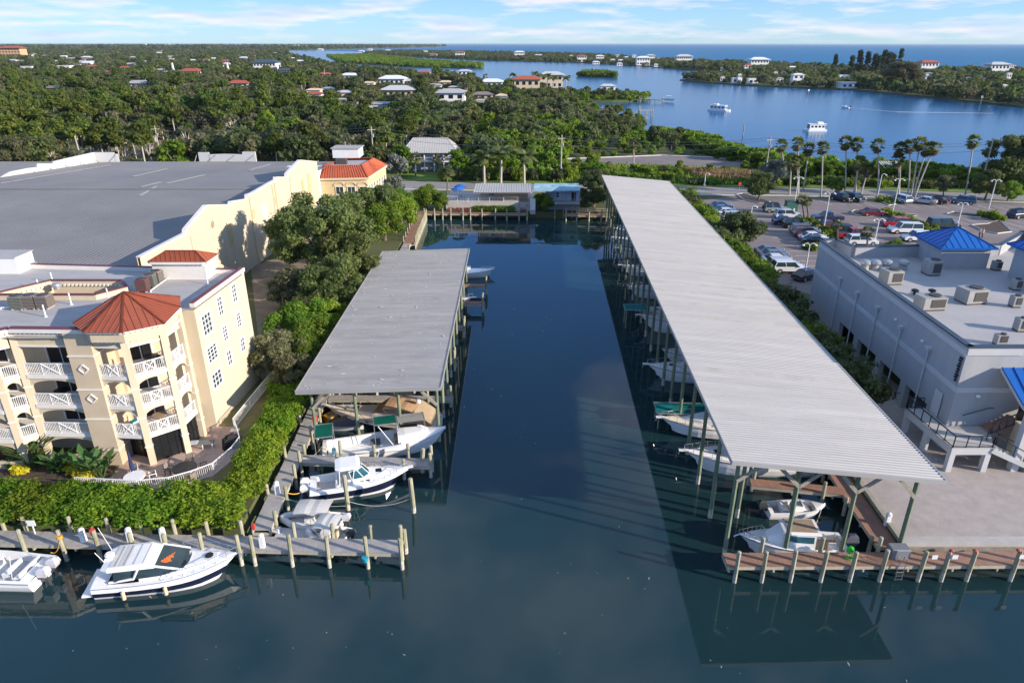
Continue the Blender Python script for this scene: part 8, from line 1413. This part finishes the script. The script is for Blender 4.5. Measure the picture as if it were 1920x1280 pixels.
def scatter(name, pts, protos, label, cat):
    c = bpy.data.collections.new(name + '_kinds')
    for k, me in enumerate(protos):
        o = bpy.data.objects.new('prototype', me); c.objects.link(o)
    me = bpy.data.meshes.new(name); me.from_pydata([p[:3] for p in pts], [], []); at = me.attributes.new('size', 'FLOAT', 'POINT'); at.data.foreach_set('value', [p[3] for p in pts]); o = bpy.data.objects.new(name, me); col.objects.link(o); tag(o, label, cat, kind='stuff')
    g = bpy.data.node_groups.new(name, 'GeometryNodeTree'); g.interface.new_socket('Geometry', in_out='INPUT', socket_type='NodeSocketGeometry'); g.interface.new_socket('Geometry', in_out='OUTPUT', socket_type='NodeSocketGeometry'); N = g.nodes; i_ = N.new('NodeGroupInput'); o_ = N.new('NodeGroupOutput'); ip = N.new('GeometryNodeInstanceOnPoints'); ci = N.new('GeometryNodeCollectionInfo'); ci.inputs['Collection'].default_value = c; ci.inputs['Separate Children'].default_value = True; ci.inputs['Reset Children'].default_value = True; ip.inputs['Pick Instance'].default_value = True
    na = N.new('GeometryNodeInputNamedAttribute'); na.data_type = 'FLOAT'; na.inputs['Name'].default_value = 'size'; rv = N.new('FunctionNodeRandomValue'); rv.data_type = 'FLOAT_VECTOR'; rv.inputs[0].default_value = (0, 0, 0); rv.inputs[1].default_value = (0, 0, 6.28)
    g.links.new(i_.outputs[0], ip.inputs['Points']); g.links.new(ci.outputs[0], ip.inputs['Instance']); g.links.new(rv.outputs[0], ip.inputs['Rotation']); g.links.new(na.outputs['Attribute'], ip.inputs['Scale']); g.links.new(ip.outputs[0], o_.inputs[0]); md_ = o.modifiers.new('scatter', 'NODES'); md_.node_group = g; return o
def merged(pr):      # trunk + crown in one mesh for scattering
    bm = bmesh.new(); bm.from_mesh(pr[0]); n = len(bm.faces); bm.from_mesh(pr[1]); bm.faces.ensure_lookup_table()
    for i, f in enumerate(bm.faces): f.material_index = 0 if i < n else 1
    me = bpy.data.meshes.new('tree'); bm.to_mesh(me); bm.free(); me.materials.append(pr[0].materials[0]); me.materials.append(pr[1].materials[0]); return me
for kind, pts in rest.items(): scatter('far_' + kind + '_trees', pts, [merged(p) for p in KINDS[kind]], KN[kind][1].replace(' in the wood', '') + 's massed in the middle distance', 'trees')
LOW = {k: [tree_meshes(500 + i * 7 + j, k, 4.2, 2.0, 6.6, 7, 1.5, 2.4, 150, 1.5, 'round', 2.5, .25, limbs=2, fill=.3)[1] for j in range(2)] for i, k in enumerate(('oak', 'olive', 'dark', 'pine'))}
pts = []; yy = 636.0
while yy < 3300:
    st = 8.0 + (yy - 600) * .010; x = -.85 * yy - 60
    while x < 60:
        X = x + rt.uniform(-.4, .4) * st; Y = yy + rt.uniform(-.4, .4) * st
        if inpoly(X, Y, land) and infrustum(X, Y):
            hm = free(X, Y, 4)
            if hm: pts.append((X, Y, 1.0, min(rt.uniform(.75, 1.35) * (1 + max(0, yy - 900) * .00022), hm / 8)))
        x += st
    yy += st
scatter('distant_woodland', pts, sum(LOW.values(), []), 'woodland of many trees receding to the left horizon', 'woodland')
pts = []; yy = 3350.0
while yy < 12000:
    st = 45 + (yy - 3300) * .02; x = -.85 * yy - 200
    while x < -600:
        X = x + rt.uniform(-.4, .4) * st; Y = yy + rt.uniform(-.4, .4) * st
        if infrustum(X, Y) and inpoly(X, Y, [(-9000, 3800), (-2000, 3700), (-1100, 3550), (-900, 5200), (-700, 8000), (-1500, 14000), (-12000, 14000)]): pts.append((X, Y, 1, rt.uniform(2.0, 3.4)))
        x += st
    yy += st
scatter('horizon_woodland', pts, sum(LOW.values(), []), 'hazy tree line on the left horizon', 'woodland')
for i in range(26):
    X = rt.uniform(-230, 40); Y = rt.uniform(185, 480)
    if not free(X, Y, 2) or X > 8 and Y > 230: continue
    palm('cabbage palm standing among the wood trees', (X, Y), (X + rt.uniform(-.5, .5), Y, rt.uniform(6.5, 10.5)), rt.choice(('sabal', 'coco', 'sabal')), 1.5, 'palms scattered in the wood')
# barrier and mangrove islands
def fillpoly(poly, st, s0, s1, excl=True):
    xs = [p[0] for p in poly]; ys = [p[1] for p in poly]; out = []; y = min(ys)
    while y < max(ys):
        k = st * (1 + max(0, y - 700) * .0004); x = min(xs)
        while x < max(xs):
            X = x + rt.uniform(-.4, .4) * k; Y = y + rt.uniform(-.4, .4) * k
            if inpoly(X, Y, poly) and infrustum(X, Y):
                hm = free(X, Y, 4) if excl else 99
                if hm: out.append((X, Y, .5, min(rt.uniform(s0, s1), hm / 8)))
            x += k
        y += k
    return out
scatter('barrier_island_trees', fillpoly(barrier, 9.0, .6, 1.15), sum(LOW.values(), []), 'mixed trees covering the long barrier island', 'woodland')
MG = [tree_meshes(560 + j, 'bright', 4.0, .6, 3.4, 7, 1.4, 2.2, 160, 1.3, 'flat', 1.0, .2, limbs=2, fill=.3)[1] for j in range(2)]
isl = [(-520, 2072), (-305, 1319), (-141, 1077), (-43, 1030), (-46, 1157), (-162, 1398), (-420, 2200)]
scatter('mangrove_island_thicket', fillpoly(isl, 8, .8, 1.25, False), MG, 'even mangrove thicket on the long island in the lagoon', 'mangroves'); scatter('small_island_thicket', fillpoly([(71.5, 773), (104, 748), (113, 800), (80, 830)], 5, .8, 1.2, False), MG, 'dark thicket on the small round island', 'mangroves')
pen = [(39, 425), (60, 428), (75, 433), (86, 455), (84, 479), (43, 489), (20, 470)]
scatter('peninsula_mangroves', fillpoly(pen, 5, .5, .8, False), MG, 'low mangroves fringing the lagoon peninsula', 'mangroves')
CAS = tree_meshes(600, 'casu', 2.6, 3, 17, 26, .9, 1.8, 700, .95, 'cone', 9, .3, flat=1.2)
for i, (px, py) in enumerate([(1592, 148), (1606, 146), (1621, 146), (1634, 147), (1641, 148), (1650, 147), (1660, 149), (1668, 148), (1562, 142), (1684, 130)]): put_tree('casuarina_tree', 'tall dark casuarina in the clump on the right island', 'tree', CAS, (*P(px, py, .9)[:2], .9), 1.15 + .25 * ((i * 7) % 4) / 3, i, 'casuarinas on the right island')
put_tree('bare_tree', 'wide pale grey bare-looking tree on the right island shore', 'tree', T_OLIVE, (*P(1688, 168, .9)[:2], .9), 4.4, 0, sz=3.0)
# lagoon edge mangroves to the right: individual bushes in two rows
k = 0
MGN = KINDS['mangrove']; edge = [(128, 170.5), (110.5, 168.5), (101, 175), (90, 179), (77, 183), (70, 196), (66, 212), (62, 238), (55, 246), (48, 253)]
for a, b in zip(edge[:-1], edge[1:]):
    n = int(math.hypot(b[0] - a[0], b[1] - a[1]) / 3.6) + 1
    for i in range(n):
        for row in (0, 1, 2):
            X = a[0] + (b[0] - a[0]) * (i + rt.random()) / n - row * 2.5 * (b[1] - a[1]) / 30; Y = a[1] + (b[1] - a[1]) * (i + rt.random()) / n - row * 3.6 - 1
            if inpoly(X, Y, cul) or (row and not free(X, Y, 1.5)): continue
            put_tree('mangrove_tree', ('front' if row == 2 else 'middle' if row else 'back') + ' row lagoon mangrove ' + zone(X, Y, True), 'tree', MGN[k % 2], (X, Y, 1.0), rt.uniform(.75, 1.1), k, 'mangroves along the lagoon edge'); k += 1
put_tree('tree', 'big dark green tree at the right frame edge by the lagoon', 'tree', T_OAK2, (*P(1885, 352, 1.3)[:2], 1.3), 1.6, 0); put_tree('tree', 'second big green tree at the right edge by the lagoon', 'tree', T_DRK, (*P(1918, 356, 1.3)[:2], 1.3), 1.6, 2); put_tree('tree', 'rounded tree by the road at the right of the lot', 'tree', T_OAK2, (*P(1846, 375, 1.3)[:2], 1.3), .85, 1); put_tree('tree', 'small pale green tree by the road at the far right', 'tree', T_BRT, (*P(1888, 378, 1.3)[:2], 1.3), .75, 1); put_tree('tree', 'small young tree on the road verge near the single palm', 'tree', T_OLIVE, (*P(1768, 368, 1.3)[:2], 1.3), .7, 1); put_tree('tree', 'flat small tree in the verge between the lamps', 'tree', T_BRT, (*P(1566, 362, 1.3)[:2], 1.3), .6, 1); put_tree('tree', 'silvery rounded tree beside the lot entrance', 'tree', KINDS['silver'][0], (*P(1450, 352, 1.3)[:2], 1.3), 1.2, 1)
# reeds, verge scrub
rp = [tuple(P(x, y, 1.3)[:2]) for x, y in ((1270, 322), (1420, 330), (1420, 343), (1320, 340))]; V = []; F = []; rr = random.Random(5)
def tufts(name, label, poly, n, h, leaf, cat='grass'):
    xs = [p[0] for p in poly]; ys = [p[1] for p in poly]; V = []; F = []
    while len(F) < n:
        x, y = rr.uniform(min(xs), max(xs)), rr.uniform(min(ys), max(ys))
        if not inpoly(x, y, poly): continue
        a = rr.uniform(0, PI); w = rr.uniform(.1, .3); hh = h * rr.uniform(.5, 1.1); dx, dy = math.cos(a) * w, math.sin(a) * w; lx_, ly_ = rr.uniform(-.3, .3), rr.uniform(-.3, .3); o = len(V); V += [(x - dx, y - dy, 1.25), (x + dx, y + dy, 1.25), (x + dx * .5 + lx_, y + dy * .5 + ly_, 1.3 + hh), (x - dx * .5 + lx_, y - dy * .5 + ly_, 1.3 + hh)]; F.append((o, o + 1, o + 2, o + 3))
    o = link(name, np_mesh(name, V, F, [LEAF[leaf]]), None); tag(o, label, cat, kind='stuff')
tufts('reeds', 'patch of dry pinkish brown reeds beside the road', rp, 2600, 1.6, 'reed'); tufts('verge_grass', 'rough green grass between the road and the turning circle', [(10, 166), (64, 162), (60, 183), (14, 194)], 4200, 1.2, 'bright'); tufts('dry_grass', 'dry tawny grass in front of the turning circle', [(16, 181), (40, 178), (58, 180), (40, 183), (16, 192)], 1500, 1.0, 'reed')
LBR = hedge_bush(310, 3.4, 3.0, 2.2, 1000, 'bright', .38); LBM = hedge_bush(311, 3.4, 3.0, 2.0, 1000, 'oak', .38)
for i in range(64):
    X = rt.uniform(18, 62); Y = rt.uniform(163.5, 182)
    if X > 44 and Y > 168: continue
    put_bush(LBR if i % 3 else LBM, 'green scrub bush in the rough ground beyond the road', (X, Y, 1.2), i, (rt.uniform(.7, 1.3),) * 2 + (rt.uniform(.6, 1.2),), 'scrub_bush', 'scrub bushes beyond the road')
for i in range(26):
    x = 62 + i * 3.0; put_bush(LBM if i % 2 else LBR, 'scrub bush between the palm row and the lagoon', (x, 163.5 - (x - 62) * .10 + rt.uniform(-1, 3), 1.2), i, (1.1, 1.1, rt.uniform(.7, 1.2)), 'scrub_bush', 'scrub bushes behind the palm row')
for i, x in enumerate((-16, -13, -10, -7, -4, -1, 2, 5, 8, 11, 14)): put_bush((LBR, LBM)[i % 2], 'green bush along the verge behind the royal palms', (x, 168.5 + (i % 3), 1.2), i, (1, 1, 1.5), 'scrub_bush', 'bushes behind the royal palms')
tufts('pine_floor_scrub', 'undergrowth of rough palmetto and grass below the pines', [(-260, 178), (-60, 172), (-60, 230), (-260, 260)], 5000, 1.1, 'olive')
# thin sea haze over everything below the camera
m = MB(); m.box((0, 30000, -3), (130000, 90000, 37.5)); o = m.build('haze', 'white'); o.data.materials.clear(); hm_ = bpy.data.materials.new('haze_air'); hm_.use_nodes = True; ht = hm_.node_tree; ht.nodes.remove(ht.nodes['Principled BSDF']); pv = ht.nodes.new('ShaderNodeVolumePrincipled'); pv.inputs['Color'].default_value = (.80, .90, 1.0, 1); pv.inputs['Density'].default_value = 3.2e-5; pv.inputs['Anisotropy'].default_value = 0.2; ht.links.new(pv.outputs[0], ht.nodes['Material Output'].inputs['Volume']); o.data.materials.append(hm_); tag(o, kind='stuff')
